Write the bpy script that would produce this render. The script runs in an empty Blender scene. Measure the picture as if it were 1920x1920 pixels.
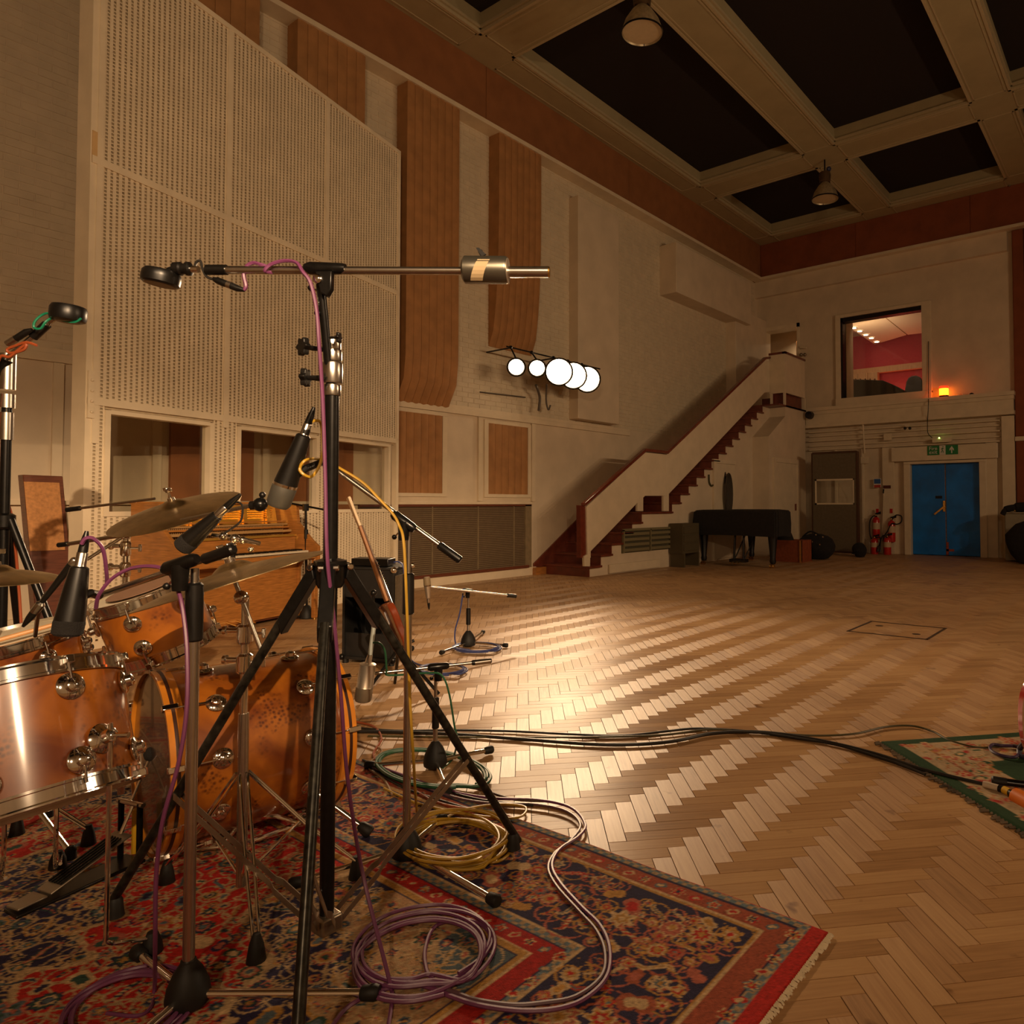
import bpy, bmesh, math, random
import numpy as np
from mathutils import Vector, Matrix
from math import pi, sin, cos, radians
random.seed(7)
C = bpy.context.scene.collection
SC = bpy.context.scene
# ---------------------------------------------------------------- camera
YAW, PIT, ROL, F, CX, CY, H = 0.63725, 0.03010, -0.00238, 1331.41, 1180.0, 906.11, 1.15
_f = np.array([-sin(YAW)*cos(PIT), cos(YAW)*cos(PIT), sin(PIT)])
_r0 = np.array([cos(YAW), sin(YAW), 0.0]); _u0 = np.cross(_r0, _f)
_r = _r0*cos(ROL)+_u0*sin(ROL); _u = -_r0*sin(ROL)+_u0*cos(ROL)
CP = np.array([0, 0, H])
cam = bpy.data.objects.new('camera', bpy.data.cameras.new('camera')); C.objects.link(cam)
cam.matrix_world = Matrix(((_r[0], _u[0], -_f[0], 0), (_r[1], _u[1], -_f[1], 0), (_r[2], _u[2], -_f[2], H), (0, 0, 0, 1)))
cam.data.sensor_width = 36; cam.data.lens = F/1920*36
cam.data.shift_x = (960-CX)/1920; cam.data.shift_y = (CY-960)/1920
cam.data.clip_start = 0.05; cam.data.clip_end = 100
SC.camera = cam
# ---------------------------------------------------------------- light and exposure
SC.view_settings.view_transform = 'Standard'; SC.view_settings.look = 'None'
SC.view_settings.gamma = 1; SC.view_settings.use_curve_mapping = False
SC.view_settings.exposure = 0.0
W = bpy.data.worlds.new('dark'); SC.world = W; W.use_nodes = True
W.node_tree.nodes['Background'].inputs[0].default_value = (1, .7, .45, 1)
W.node_tree.nodes['Background'].inputs[1].default_value = 0.0
WARM = (1, .68, .40)
def area(name, loc, target, size, power, col=WARM, spread=180, disk=True):
    l = bpy.data.lights.new(name, 'AREA'); l.shape = 'DISK' if disk else 'SQUARE'; l.size = size; l.energy = power; l.color = col
    l.spread = radians(spread)
    o = bpy.data.objects.new(name, l); C.objects.link(o); o.location = loc
    o.rotation_euler = (Vector(target)-Vector(loc)).to_track_quat('-Z', 'Y').to_euler(); return o
# floodlights on the right-hand wall, opposite the visible row (outside the frame)
FILL = .70; FLOODW = 520
for i, yy in enumerate((6.4, 7.6, 8.8, 10.0)):
    area('flood_or_fill_light', (3.85, yy, 3.5), (-6.5, 2.0+i*3.8, 2.4), .2, (48+i*2)*FILL, spread=140)
# floodlight with barn-door flap at the near right end of the room (its cut-off line falls on the left wall)
NL = Vector((3.80, -1.38, 3.90))
q = bpy.data.lights.new('near_flood', 'SPOT'); q.energy = 4200*FILL; q.color = WARM; q.spot_size = radians(45); q.spot_blend = .7; q.shadow_soft_size = .035
o = bpy.data.objects.new('near_flood', q); C.objects.link(o); o.location = NL; o.rotation_euler = (Vector((-7.4, 3.0, 1.9))-NL).to_track_quat('-Z', 'Y').to_euler()
area('flood_or_fill_light', (1.6, -2.9, 3.7), (-2.2, 3.2, .4), .2, 48, spread=150)  # added fill lamp behind the camera, lifts the rug and near floor
area('flood_or_fill_light', (2.4, -2.9, 3.7), (-7.4, 2.8, 4.4), .2, 30, spread=80)  # another added fill, brightens the upper screen and left wall
# ---------------------------------------------------------------- picture point -> place in the room
def ray(x, y): return _f+_r*(x-CX)/F-_u*(y-CY)/F
def G(x, y, z=0.0): d = ray(x, y); return CP+d*((z-H)/d[2])
def onY(x, y, Y): d = ray(x, y); return CP+d*(Y/d[1])
def onX(x, y, X): d = ray(x, y); return CP+d*(X/d[0])
def D(x, y, t): return CP+ray(x, y)*t
def depth(p): return float((np.array(p)-CP)@_f)
def at(x, y, p): return D(x, y, depth(p))
# ---------------------------------------------------------------- materials
MATS = {}
def mat(name, col, rough=.5, metal=0, noise=0, nscale=20, bump=0, bscale=200, coat=0, emit=None, estr=0, trans=0, spec=None, stretch=None):
    if name in MATS: return MATS[name]
    m = bpy.data.materials.new(name); m.use_nodes = True; nt = m.node_tree; b = nt.nodes['Principled BSDF']
    b.inputs['Base Color'].default_value = (*col, 1); b.inputs['Roughness'].default_value = rough; b.inputs['Metallic'].default_value = metal
    if coat: b.inputs['Coat Weight'].default_value = coat; b.inputs['Coat Roughness'].default_value = .05
    if trans: b.inputs['Transmission Weight'].default_value = trans
    if spec is not None: b.inputs['Specular IOR Level'].default_value = spec
    if emit: b.inputs['Emission Color'].default_value = (*emit, 1); b.inputs['Emission Strength'].default_value = estr
    g = nt.nodes.new('ShaderNodeNewGeometry')
    src = g.outputs['Position']
    if stretch:
        mp = nt.nodes.new('ShaderNodeMapping'); mp.inputs['Scale'].default_value = stretch
        nt.links.new(src, mp.inputs[0]); src = mp.outputs[0]
    n = nt.nodes.new('ShaderNodeTexNoise'); n.inputs['Scale'].default_value = nscale; n.inputs['Detail'].default_value = 5
    nt.links.new(src, n.inputs['Vector'])
    r = nt.nodes.new('ShaderNodeValToRGB'); k = noise if noise else .04
    r.color_ramp.elements[0].color = (*[max(0, c*(1-k)) for c in col], 1); r.color_ramp.elements[0].position = .3
    r.color_ramp.elements[1].color = (*[min(1, c*(1+k)) for c in col], 1); r.color_ramp.elements[1].position = .7
    nt.links.new(n.outputs['Fac'], r.inputs[0]); nt.links.new(r.outputs[0], b.inputs['Base Color'])
    if bump:
        n2 = nt.nodes.new('ShaderNodeTexNoise'); n2.inputs['Scale'].default_value = bscale; n2.inputs['Detail'].default_value = 4
        nt.links.new(src, n2.inputs['Vector'])
        bp = nt.nodes.new('ShaderNodeBump'); bp.inputs['Strength'].default_value = bump; bp.inputs['Distance'].default_value = .01
        nt.links.new(n2.outputs['Fac'], bp.inputs['Height']); nt.links.new(bp.outputs[0], b.inputs['Normal'])
    MATS[name] = m; return m
CREAM = (.70, .58, .42)
M_cream = mat('cream paint', CREAM, .55, noise=.07, nscale=3, bump=.15, bscale=60)
M_cream2 = mat('cream gloss paint', (.75, .63, .45), .35, noise=.06, nscale=5, bump=.05, bscale=40)
M_brickp = mat('painted brick', (.66, .56, .40), .6, noise=.06, nscale=6, bump=.3, bscale=90)
M_ceil = mat('ceiling cream', (.42, .35, .20), .6, noise=.06, nscale=3)
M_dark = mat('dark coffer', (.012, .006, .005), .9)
M_quilt = mat('brown acoustic cloth', (.40, .19, .065), .75, noise=.14, nscale=6, bump=.25, bscale=300)
M_fascia = mat('brown fascia cloth', (.24, .062, .020), .8, noise=.12, nscale=4, bump=.2, bscale=300)
M_tread = mat('oxblood painted wood', (.16, .035, .018), .35, noise=.25, nscale=8)
M_rail = mat('dark red handrail', (.16, .03, .015), .2, noise=.2, nscale=10, coat=.3)
M_mesh = mat('olive mesh', (.22, .16, .085), .6, noise=.15, nscale=12)
M_white = mat('off white perforated paint', (.86, .74, .54), .42, noise=.08, nscale=4)
M_back = mat('screen backing', (.60, .49, .33), .8, noise=.1)
M_blue = mat('blue door paint', (.002, .17, .62), .35, noise=.25, nscale=3, bump=.1, bscale=30)
M_black = mat('black plastic', (.005, .0045, .004), .36, noise=.3)
M_blackm = mat('black satin metal', (.009, .0085, .008), .28, metal=.4, noise=.3, nscale=60)
M_blackf = mat('black fabric', (.012, .010, .009), .9, noise=.3, bump=.5, bscale=400)
M_rubber = mat('black rubber', (.007, .0065, .005), .6, noise=.2)
M_chrome = mat('chrome', (.86, .84, .80), .09, metal=1, noise=.02)
M_nickel = mat('satin nickel tube', (.55, .52, .47), .26, metal=1, noise=.06, nscale=40)
M_brass = mat('brass', (.75, .50, .16), .25, metal=1, noise=.1)
M_gold = mat('gold painted iron', (.80, .42, .06), .38, metal=.7, noise=.1)
M_wood = mat('walnut veneer', (.40, .16, .035), .35, noise=.3, nscale=9, stretch=(1, 1, 14), coat=.25)
M_wood2 = mat('dark walnut', (.14, .04, .018), .4, noise=.3, nscale=9, stretch=(1, 1, 12))
M_grey = mat('grey baize', (.15, .115, .07), .9, noise=.1, bump=.3, bscale=300)
M_red = mat('red enamel', (.55, .02, .012), .25, coat=.5, noise=.1)
M_glass = None
def glassmat():
    m = bpy.data.materials.new('window glass'); m.use_nodes = True; nt = m.node_tree; nt.nodes.clear()
    o = nt.nodes.new('ShaderNodeOutputMaterial'); t = nt.nodes.new('ShaderNodeBsdfTransparent'); g = nt.nodes.new('ShaderNodeBsdfGlossy')
    g.inputs['Roughness'].default_value = .03; lw = nt.nodes.new('ShaderNodeLayerWeight'); lw.inputs[0].default_value = .5
    pw = nt.nodes.new('ShaderNodeMath'); pw.operation = 'POWER'; pw.inputs[1].default_value = 5; nt.links.new(lw.outputs['Facing'], pw.inputs[0])
    fr = nt.nodes.new('ShaderNodeMath'); fr.operation = 'MULTIPLY_ADD'; fr.inputs[1].default_value = .9; fr.inputs[2].default_value = .04; nt.links.new(pw.outputs[0], fr.inputs[0])
    t.inputs[0].default_value = (.93, .93, .9, 1)
    mx = nt.nodes.new('ShaderNodeMixShader'); nt.links.new(fr.outputs[0], mx.inputs[0]); nt.links.new(t.outputs[0], mx.inputs[1]); nt.links.new(g.outputs[0], mx.inputs[2])
    nt.links.new(mx.outputs[0], o.inputs[0]); return m
M_glass = glassmat()
def emat(name, col, s):
    m = bpy.data.materials.new(name); m.use_nodes = True; nt = m.node_tree; b = nt.nodes['Principled BSDF']
    b.inputs['Base Color'].default_value = (*col, 1); b.inputs['Emission Color'].default_value = (*col, 1); b.inputs['Emission Strength'].default_value = s; return m
# ---------------------------------------------------------------- mesh builder
V = lambda p: Vector((float(p[0]), float(p[1]), float(p[2])))
def frame(d):
    d = V(d).normalized(); a = Vector((0, 0, 1)) if abs(d.z) < .95 else Vector((1, 0, 0))
    u = d.cross(a).normalized(); return d, u, d.cross(u).normalized()
class MB:
    def __init__(s): s.v = []; s.f = []
    def add(s, vs, fs):
        o = len(s.v); s.v += [V(p) for p in vs]; s.f += [tuple(i+o for i in f) for f in fs]; return s
    def box(s, x0, x1, y0, y1, z0, z1):
        return s.add([(x0, y0, z0), (x1, y0, z0), (x1, y1, z0), (x0, y1, z0), (x0, y0, z1), (x1, y0, z1), (x1, y1, z1), (x0, y1, z1)],
                     [(0, 3, 2, 1), (4, 5, 6, 7), (0, 1, 5, 4), (1, 2, 6, 5), (2, 3, 7, 6), (3, 0, 4, 7)])
    def prism(s, pts, vec):
        n = len(pts); vec = V(vec); P = [V(p) for p in pts]
        return s.add(P+[p+vec for p in P], [tuple(range(n))[::-1], tuple(range(n, 2*n))]+[(i, (i+1) % n, n+(i+1) % n, n+i) for i in range(n)])
    def obox(s, c, ax, ay, az):
        c, ax, ay, az = V(c), V(ax), V(ay), V(az)
        return s.prism([c-ax-ay-az, c+ax-ay-az, c+ax+ay-az, c-ax+ay-az], az*2)
    def ring(s, c, u, w, r, n):
        o = len(s.v); s.v += [c+(u*cos(2*pi*i/n)+w*sin(2*pi*i/n))*r for i in range(n)]; return o
    def tube(s, pts, r, n=8, cap=True, closed=False):
        pts = [V(p) for p in pts]; m = len(pts); R = r if isinstance(r, (list, tuple)) else [r]*m
        rings = []; u = None
        for i, p in enumerate(pts):
            if closed: t = pts[(i+1) % m]-pts[i-1]
            else: t = pts[min(i+1, m-1)]-pts[max(i-1, 0)]
            if t.length < 1e-9: t = Vector((0, 0, 1))
            t.normalize()
            if u is None: _, u, w = frame(t)
            else:
                u = (u-t*u.dot(t))
                if u.length < 1e-6: _, u, w = frame(t)
                u.normalize()
            w = t.cross(u); rings.append(s.ring(p, u, w, R[i], n))
        k = m if closed else m-1
        for i in range(k):
            a, b = rings[i], rings[(i+1) % m]
            s.f += [(a+j, a+(j+1) % n, b+(j+1) % n, b+j) for j in range(n)]
        if cap and not closed:
            s.f.append(tuple(rings[0]+j for j in range(n))[::-1]); s.f.append(tuple(rings[-1]+j for j in range(n)))
        return s
    def lathe(s, c, d, prof, n=24):   # prof: (h, r) along d from c
        c = V(c); d, u, w = frame(d); rings = []
        for h, r in prof: rings.append(s.ring(c+d*h, u, w, max(r, 1e-4), n))
        for a, b in zip(rings, rings[1:]): s.f += [(a+j, a+(j+1) % n, b+(j+1) % n, b+j) for j in range(n)]
        s.f.append(tuple(rings[0]+j for j in range(n))[::-1]); s.f.append(tuple(rings[-1]+j for j in range(n))); return s
    def hollow(s, c, d, prof, n=32):  # open lathe
        c = V(c); d, u, w = frame(d); rings = [s.ring(c+d*h, u, w, max(r, 1e-4), n) for h, r in prof]
        for a, b in zip(rings, rings[1:]): s.f += [(a+j, a+(j+1) % n, b+(j+1) % n, b+j) for j in range(n)]
        return s
    def sph(s, c, r, n=12, sc=(1, 1, 1)):
        c = V(c); m = max(4, n//2); o = len(s.v)
        for i in range(1, m):
            for j in range(n): s.v.append(c+Vector((sin(pi*i/m)*cos(2*pi*j/n)*sc[0], sin(pi*i/m)*sin(2*pi*j/n)*sc[1], cos(pi*i/m)*sc[2]))*r)
        t = len(s.v); s.v += [c+Vector((0, 0, r*sc[2])), c-Vector((0, 0, r*sc[2]))]
        for i in range(m-2):
            for j in range(n): s.f.append((o+i*n+j, o+(i+1)*n+j, o+(i+1)*n+(j+1) % n, o+i*n+(j+1) % n))
        for j in range(n): s.f += [(t, o+j, o+(j+1) % n), (t+1, o+(m-2)*n+(j+1) % n, o+(m-2)*n+j)]
        return s
    def build(s, name, m, parent=None, origin=None, smooth=True, bevel=0, kind=None, label=None):
        if origin is None: origin = parent.get('_o', (0, 0, 0)) if parent else (0, 0, 0)
        O = V(origin); me = bpy.data.meshes.new(name); me.from_pydata([p-O for p in s.v], [], s.f); me.update()
        bm = bmesh.new(); bm.from_mesh(me); bmesh.ops.recalc_face_normals(bm, faces=bm.faces); bm.to_mesh(me); bm.free()
        if smooth:
            me.polygons.foreach_set('use_smooth', [True]*len(me.polygons)); me.set_sharp_from_angle(angle=radians(35))
        me.materials.append(m); o = bpy.data.objects.new(name, me); C.objects.link(o)
        if parent: o.parent = parent; o['_o'] = tuple(O)
        else: o.location = O; o['_o'] = tuple(O)
        if bevel:
            b = o.modifiers.new('bevel', 'BEVEL'); b.width = bevel; b.segments = 2; b.limit_method = 'ANGLE'
        if kind: o['kind'] = kind
        if label: o['label'] = label
        return o
def thing(name, label, cat, loc=(0, 0, 0), group=None):
    o = bpy.data.objects.new(name, None); C.objects.link(o); o.location = V(loc); o['_o'] = tuple(V(loc)); o.empty_display_size = .1
    o['label'] = label; o['category'] = cat
    if group: o['group'] = group
    return o
def tag(o, label, cat, group=None):
    o['label'] = label; o['category'] = cat
    if group: o['group'] = group
    return o
def struct(name, mb, m, parent=None, **k): return mb.build(name, m, parent, kind='structure' if not parent else None, **k)
def spline(P, n=8, closed=False):
    P = [np.array(V(p)) for p in P]; out = []; m = len(P)
    rng = range(m) if closed else range(m-1)
    for i in rng:
        if closed: a, b, c, d = P[i-1], P[i], P[(i+1) % m], P[(i+2) % m]
        else: a, b, c, d = P[max(i-1, 0)], P[i], P[i+1], P[min(i+2, m-1)]
        for k in range(n):
            t = k/n; out.append(.5*((2*b)+(c-a)*t+(2*a-5*b+4*c-d)*t*t+(-a+3*b-3*c+d)*t**3))
    if not closed: out.append(P[-1])
    return out
# ================================================================ ROOM
XL, XF, YB, YF, XR, YN = -8.30, -8.06, 16.85, 16.60, 4.0, -3.2
ZC = 7.83
Lp = lambda x, y: onX(x, y, XL)
Bp = lambda x, y: onY(x, y, YB)
# ---- floor: herringbone blocks
def floor_mat():
    m = bpy.data.materials.new('oak parquet'); m.use_nodes = True; nt = m.node_tree; b = nt.nodes['Principled BSDF']; L = nt.links
    at_ = nt.nodes.new('ShaderNodeAttribute'); at_.attribute_name = 'tone'
    sp = nt.nodes.new('ShaderNodeSeparateColor'); L.new(at_.outputs['Color'], sp.inputs[0])   # R tone, G direction
    g = nt.nodes.new('ShaderNodeNewGeometry')
    def mapped(ang):
        a = nt.nodes.new('ShaderNodeMapping'); a.vector_type = 'POINT'; a.inputs['Rotation'].default_value = (0, 0, ang); 
        c = nt.nodes.new('ShaderNodeMapping'); c.inputs['Scale'].default_value = (3, 55, 1); L.new(g.outputs['Position'], a.inputs[0]); L.new(a.outputs[0], c.inputs[0]); return c
    mxv = nt.nodes.new('ShaderNodeMix'); mxv.data_type = 'VECTOR'
    L.new(sp.outputs[1], mxv.inputs['Factor']); L.new(mapped(-pi/4).outputs[0], mxv.inputs['A']); L.new(mapped(pi/4).outputs[0], mxv.inputs['B'])
    no = nt.nodes.new('ShaderNodeTexNoise'); no.inputs['Scale'].default_value = 1.6; no.inputs['Detail'].default_value = 6; no.inputs['Roughness'].default_value = .6
    L.new(mxv.outputs['Result'], no.inputs['Vector'])
    st = nt.nodes.new('ShaderNodeTexNoise'); st.inputs['Scale'].default_value = 1.3; st.inputs['Detail'].default_value = 6; L.new(g.outputs['Position'], st.inputs['Vector'])
    add = nt.nodes.new('ShaderNodeMath'); add.operation = 'MULTIPLY_ADD'; add.inputs[1].default_value = .55; L.new(no.outputs['Fac'], add.inputs[0]); L.new(sp.outputs[0], add.inputs[2])
    ad2 = nt.nodes.new('ShaderNodeMath'); ad2.operation = 'MULTIPLY_ADD'; ad2.inputs[1].default_value = .5; L.new(st.outputs['Fac'], ad2.inputs[0]); L.new(add.outputs[0], ad2.inputs[2])
    rp = nt.nodes.new('ShaderNodeValToRGB'); e = rp.color_ramp.elements
    e[0].position = .42; e[0].color = (.26, .135, .055, 1); e[1].position = 1.25 if False else 1.0; e[1].color = (.60, .37, .175, 1)
    x = e.new(.7); x.color = (.46, .26, .115, 1)
    L.new(ad2.outputs[0], rp.inputs[0])
    vs = nt.nodes.new('ShaderNodeTexNoise'); vs.inputs['Scale'].default_value = 9; vs.inputs['Detail'].default_value = 3; L.new(g.outputs['Position'], vs.inputs['Vector'])
    kr = nt.nodes.new('ShaderNodeValToRGB'); kr.color_ramp.elements[0].position = .22; kr.color_ramp.elements[0].color = (.35, .25, .2, 1); kr.color_ramp.elements[1].position = .32; kr.color_ramp.elements[1].color = (1, 1, 1, 1)
    L.new(vs.outputs['Fac'], kr.inputs[0])
    mu = nt.nodes.new('ShaderNodeMix'); mu.data_type = 'RGBA'; mu.blend_type = 'MULTIPLY'; mu.inputs['Factor'].default_value = 1
    L.new(rp.outputs[0], mu.inputs['A']); L.new(kr.outputs[0], mu.inputs['B']); L.new(mu.outputs['Result'], b.inputs['Base Color'])
    rr = nt.nodes.new('ShaderNodeMapRange'); rr.inputs['To Min'].default_value = .34; rr.inputs['To Max'].default_value = .56; L.new(st.outputs['Fac'], rr.inputs[0]); L.new(rr.outputs[0], b.inputs['Roughness'])
    bp = nt.nodes.new('ShaderNodeBump'); bp.inputs['Strength'].default_value = .12; bp.inputs['Distance'].default_value = .004; L.new(no.outputs['Fac'], bp.inputs['Height']); L.new(bp.outputs[0], b.inputs['Normal'])
    # grain direction drives the anisotropic sheen of each block
    ta = nt.nodes.new('ShaderNodeCombineXYZ'); ta.inputs[0].default_value = .7071; ta.inputs[1].default_value = .7071
    tb = nt.nodes.new('ShaderNodeCombineXYZ'); tb.inputs[0].default_value = -.7071; tb.inputs[1].default_value = .7071
    tm = nt.nodes.new('ShaderNodeMix'); tm.data_type = 'VECTOR'; L.new(sp.outputs[1], tm.inputs['Factor']); L.new(tb.outputs[0], tm.inputs['A']); L.new(ta.outputs[0], tm.inputs['B'])
    L.new(tm.outputs['Result'], b.inputs['Tangent']); b.inputs['Anisotropic'].default_value = .62
    b.inputs['Specular IOR Level'].default_value = .5
    return m
M_floor = floor_mat()
floor = struct('floor', MB().box(XL-.2, XR+.2, YN-.2, YB+.4, -.2, -.006), mat('joint dirt', (.05, .025, .012), .9))
BW = .064; U0, V0 = .80, 1.862; S2 = math.sqrt(.5)
RUG = (-4.6, -.72, -.95, 1.87)
blocks = []
for k in range(-330, 330):
    for q in range(-60, 60):
        for d in (0, 1):
            if d == 0: u0, u1, v0, v1 = k+8*q, k+4+8*q, k, k+1
            else: u0, u1, v0, v1 = k+4+8*q, k+5+8*q, k-3, k+1
            u, v = U0+BW*(u0+u1)/2, V0+BW*(v0+v1)/2
            x, y = (u-v)*S2, (u+v)*S2
            if XL-.1 < x < XR+.1 and YN-.1 < y < YB+.1:
                blocks.append((x, y, d))
def visible(x, y):
    d = (np.array((x, y, 0))-CP); z = d@_f
    if z < .5: return None
    px, py = CX+F*(d@_r)/z, CY-F*(d@_u)/z
    return z if -40 < px < 1960 and 900 < py < 1990 else None
near = []
for i, (x, y, d) in enumerate(blocks):
    if RUG[0] < x < RUG[1]-.03 and RUG[2] < y < RUG[3]-.03: continue
    z = visible(x, y)
    if z: near.append((z, i))
near.sort(); near_i = [i for z, i in near[:300]]; ns = set(near_i)
def blockmesh(name, d, tone):
    hl, hw = (BW*2-.0012, BW/2-.0012); b = .0002
    if d: hl, hw = hw, hl
    vs = []
    for z, s in ((-.006, 0), (-.0012, 0), (0, b)):
        for a, c in ((-1, -1), (1, -1), (1, 1), (-1, 1)):
            u, v = a*(hl-s), c*(hw-s); vs.append(((u-v)*S2, (u+v)*S2, z))
    fs = [(8, 9, 10, 11)]+[(j, (j+1) % 4, 4+(j+1) % 4, 4+j) for j in range(4)]+[(4+j, 4+(j+1) % 4, 8+(j+1) % 4, 8+j) for j in range(4)]
    return vs, fs
def colattr(me, cols):   # per-vertex colour
    a = me.color_attributes.new('tone', 'FLOAT_COLOR', 'POINT'); a.data.foreach_set('color', np.asarray(cols, 'f').ravel())
protos = {}
for d in (0, 1):
    for t in range(10):
        vs, fs = blockmesh('block', d, t); me = bpy.data.meshes.new('block'); me.from_pydata(vs, [], fs); me.update()
        colattr(me, [(.10+t/10*.26, float(d), 0, 1)]*12); me.materials.append(M_floor); protos[d, t] = me
for i in near_i:
    x, y, d = blocks[i]; o = bpy.data.objects.new('block', protos[d, random.randrange(10)]); C.objects.link(o)
    o.location = (x, y, random.uniform(-.0006, .0003)); o.parent = floor
allv = []; allf = []; cols = []
pv = {d: (np.array(blockmesh('', d, 0)[0]), blockmesh('', d, 0)[1]) for d in (0, 1)}
for i, (x, y, d) in enumerate(blocks):
    if i in ns: continue
    v, f = pv[d]; o = len(allv)*12; allv.append(v+np.array((x, y, random.uniform(-.0006, .0003)))); allf += [tuple(j+o for j in q) for q in f]
    cols += [(.10+random.random()*.26, float(d), 0, 1)]*12
me = bpy.data.meshes.new('parquet_blocks'); me.from_pydata(np.concatenate(allv).tolist(), [], allf); me.update(); colattr(me, cols)
me.materials.append(M_floor); o = bpy.data.objects.new('parquet_blocks', me); C.objects.link(o); o.parent = floor; o['kind'] = 'stuff'
# ---- walls
wl = struct('wall_left', MB().box(XL-.3, XL, YN, YB+.3, 0, 9), M_cream)
struct('wall_right', MB().box(XR, XR+.3, YN, YB+.3, 0, 9), M_cream)
struct('wall_near', MB().box(XL, XR, YN-.3, YN, 0, 9), M_cream)
WX0, WX1, WZ0, WZ1 = -6.06, -4.18, 3.70, 5.66      # control-room window
UX0, UX1, UZ1 = -8.16, -7.12, 5.72                   # upper door opening
DX0, DX1, DZ1 = -4.46, -3.03, 2.05                   # blue door
wb = MB()
wb.box(XL, XR, YB, YB+.3, WZ1+.1, 9).box(XL, WX0, YB, YB+.3, UZ1, WZ1+.1).box(XL, UX0, YB, YB+.3, 3.45, UZ1).box(UX1, WX0, YB, YB+.3, 3.45, UZ1)
wb.box(XL, WX0, YB, YB+.3, 0, 3.45).box(WX0, DX0, YB, YB+.3, 0, WZ0).box(DX0, DX1, YB, YB+.3, DZ1, WZ0).box(DX1, XR, YB, YB+.3, 0, WZ0)
wb.box(WX1, XR, YB, YB+.3, WZ0, WZ1+.1).box(WX0, WX1, YB, YB+.3, WZ1, WZ1+.1)
wf = struct('wall_far', wb, M_cream)
# ---- ceiling with coffers
ce = struct('ceiling', MB().box(XL, XR, YN, YB, 8.13, 8.3), M_dark)
xs = [(XL, -7.55), (-5.29, -4.66), (-2.35, -1.75), (.60, 1.20), (3.4, XR)]
ys = [(YN, -2.6), (.62, 1.29), (6.68, 7.35), (12.72, 13.43), (16.15, YB)]
bm_ = MB()
for a, b in xs: bm_.box(a, b, YN, YB, ZC, 8.14)
for a, b in ys: bm_.box(XL, XR, a, b, ZC+.001, 8.139)
bm_.build('coffer_beams', M_ceil, ce, smooth=False)
mo = MB()
for i in range(len(xs)-1):
    for j in range(len(ys)-1):
        x0, x1, y0, y1 = xs[i][1], xs[i+1][0], ys[j][1], ys[j+1][0]
        for t, z in ((.05, ZC+.05), (.02, ZC-.012)):
            mo.box(x0-.03, x0+t*.6, y0-.03, y1+.03, z, z+.04).box(x1-t*.6, x1+.03, y0-.03, y1+.03, z, z+.04)
            mo.box(x0-.03, x1+.03, y0-.03, y0+t*.6, z, z+.04).box(x0-.03, x1+.03, y1-t*.6, y1+.03, z, z+.04)
mo.build('coffer_moulding', mat('ceiling moulding', (.50, .41, .25), .5), ce, smooth=False)
pm = MB()                                    # raised panel lines on the beam soffits
def rectline(x0, x1, y0, y1, z=ZC-.008, t=.02):
    pm.box(x0, x1, y0, y0+t, z, z+.01).box(x0, x1, y1-t, y1, z, z+.01).box(x0, x0+t, y0, y1, z, z+.01).box(x1-t, x1, y0, y1, z, z+.01)
for a, b in xs:
    for j in range(len(ys)-1): rectline(max(a, XF)+.06, b-.06, ys[j][1]+.02, ys[j+1][0]-.02)
for a, b in ys:
    for i in range(len(xs)-1): rectline(xs[i][1]+.02, xs[i+1][0]-.02, a+.08, b-.08)
pm.build('soffit_moulding', mat('ceiling moulding', (.50, .41, .25), .5), ce, smooth=False)
# ---- fascia round the room
def fascia(name, label, pts_fn, cuts, m):
    t = thing(name, label, 'fascia', pts_fn(cuts[0], 6.92)); t['kind'] = 'structure'
    del t['category']
    return t
M_fasl = mat('left fascia cloth', (.27, .105, .035), .8, noise=.12, nscale=4, bump=.2, bscale=300)
ft = struct('trim_1', MB().box(XL, XF-.02, YN, YB, 6.93, ZC), M_fasl)
for a, b in zip([-3.2, .2, 3.6, 7.25, 10.9, 14.5], [.2, 3.6, 7.25, 10.9, 14.5, YF-.01]):
    MB().box(XF-.03, XF, a+.004, b-.004, 6.99, ZC-.002).build('fascia_panel', M_fasl, ft, bevel=.004, smooth=False)
    for z in (7.12, 7.26, 7.40, 7.54, 7.68): pass
MB().box(XL, XF+.035, YN, YF-.035, 6.925, 6.99).build('edge_strip', M_cream2, ft, smooth=False)
ft2 = struct('trim_2', MB().box(XF-.02, XR, YF+.02, YB, 6.93, ZC), M_fascia)
for a, b in zip([XF, -5.6, -3.1, -.6, 1.9], [-5.6, -3.1, -.6, 1.9, XR]):
    MB().box(a+.004, b-.004, YF, YF+.03, 6.99, ZC-.002).build('fascia_panel', M_fascia, ft2, bevel=.004, smooth=False)
MB().box(XF-.2, XR, YF-.035, YB, 6.925, 6.99).build('edge_strip', M_cream2, ft2, smooth=False)
# duct box running under the far fascia
struct('trim_3', MB().box(XL, -2.42, YB-.12, YB, 6.52, 6.93), M_cream)
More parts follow.
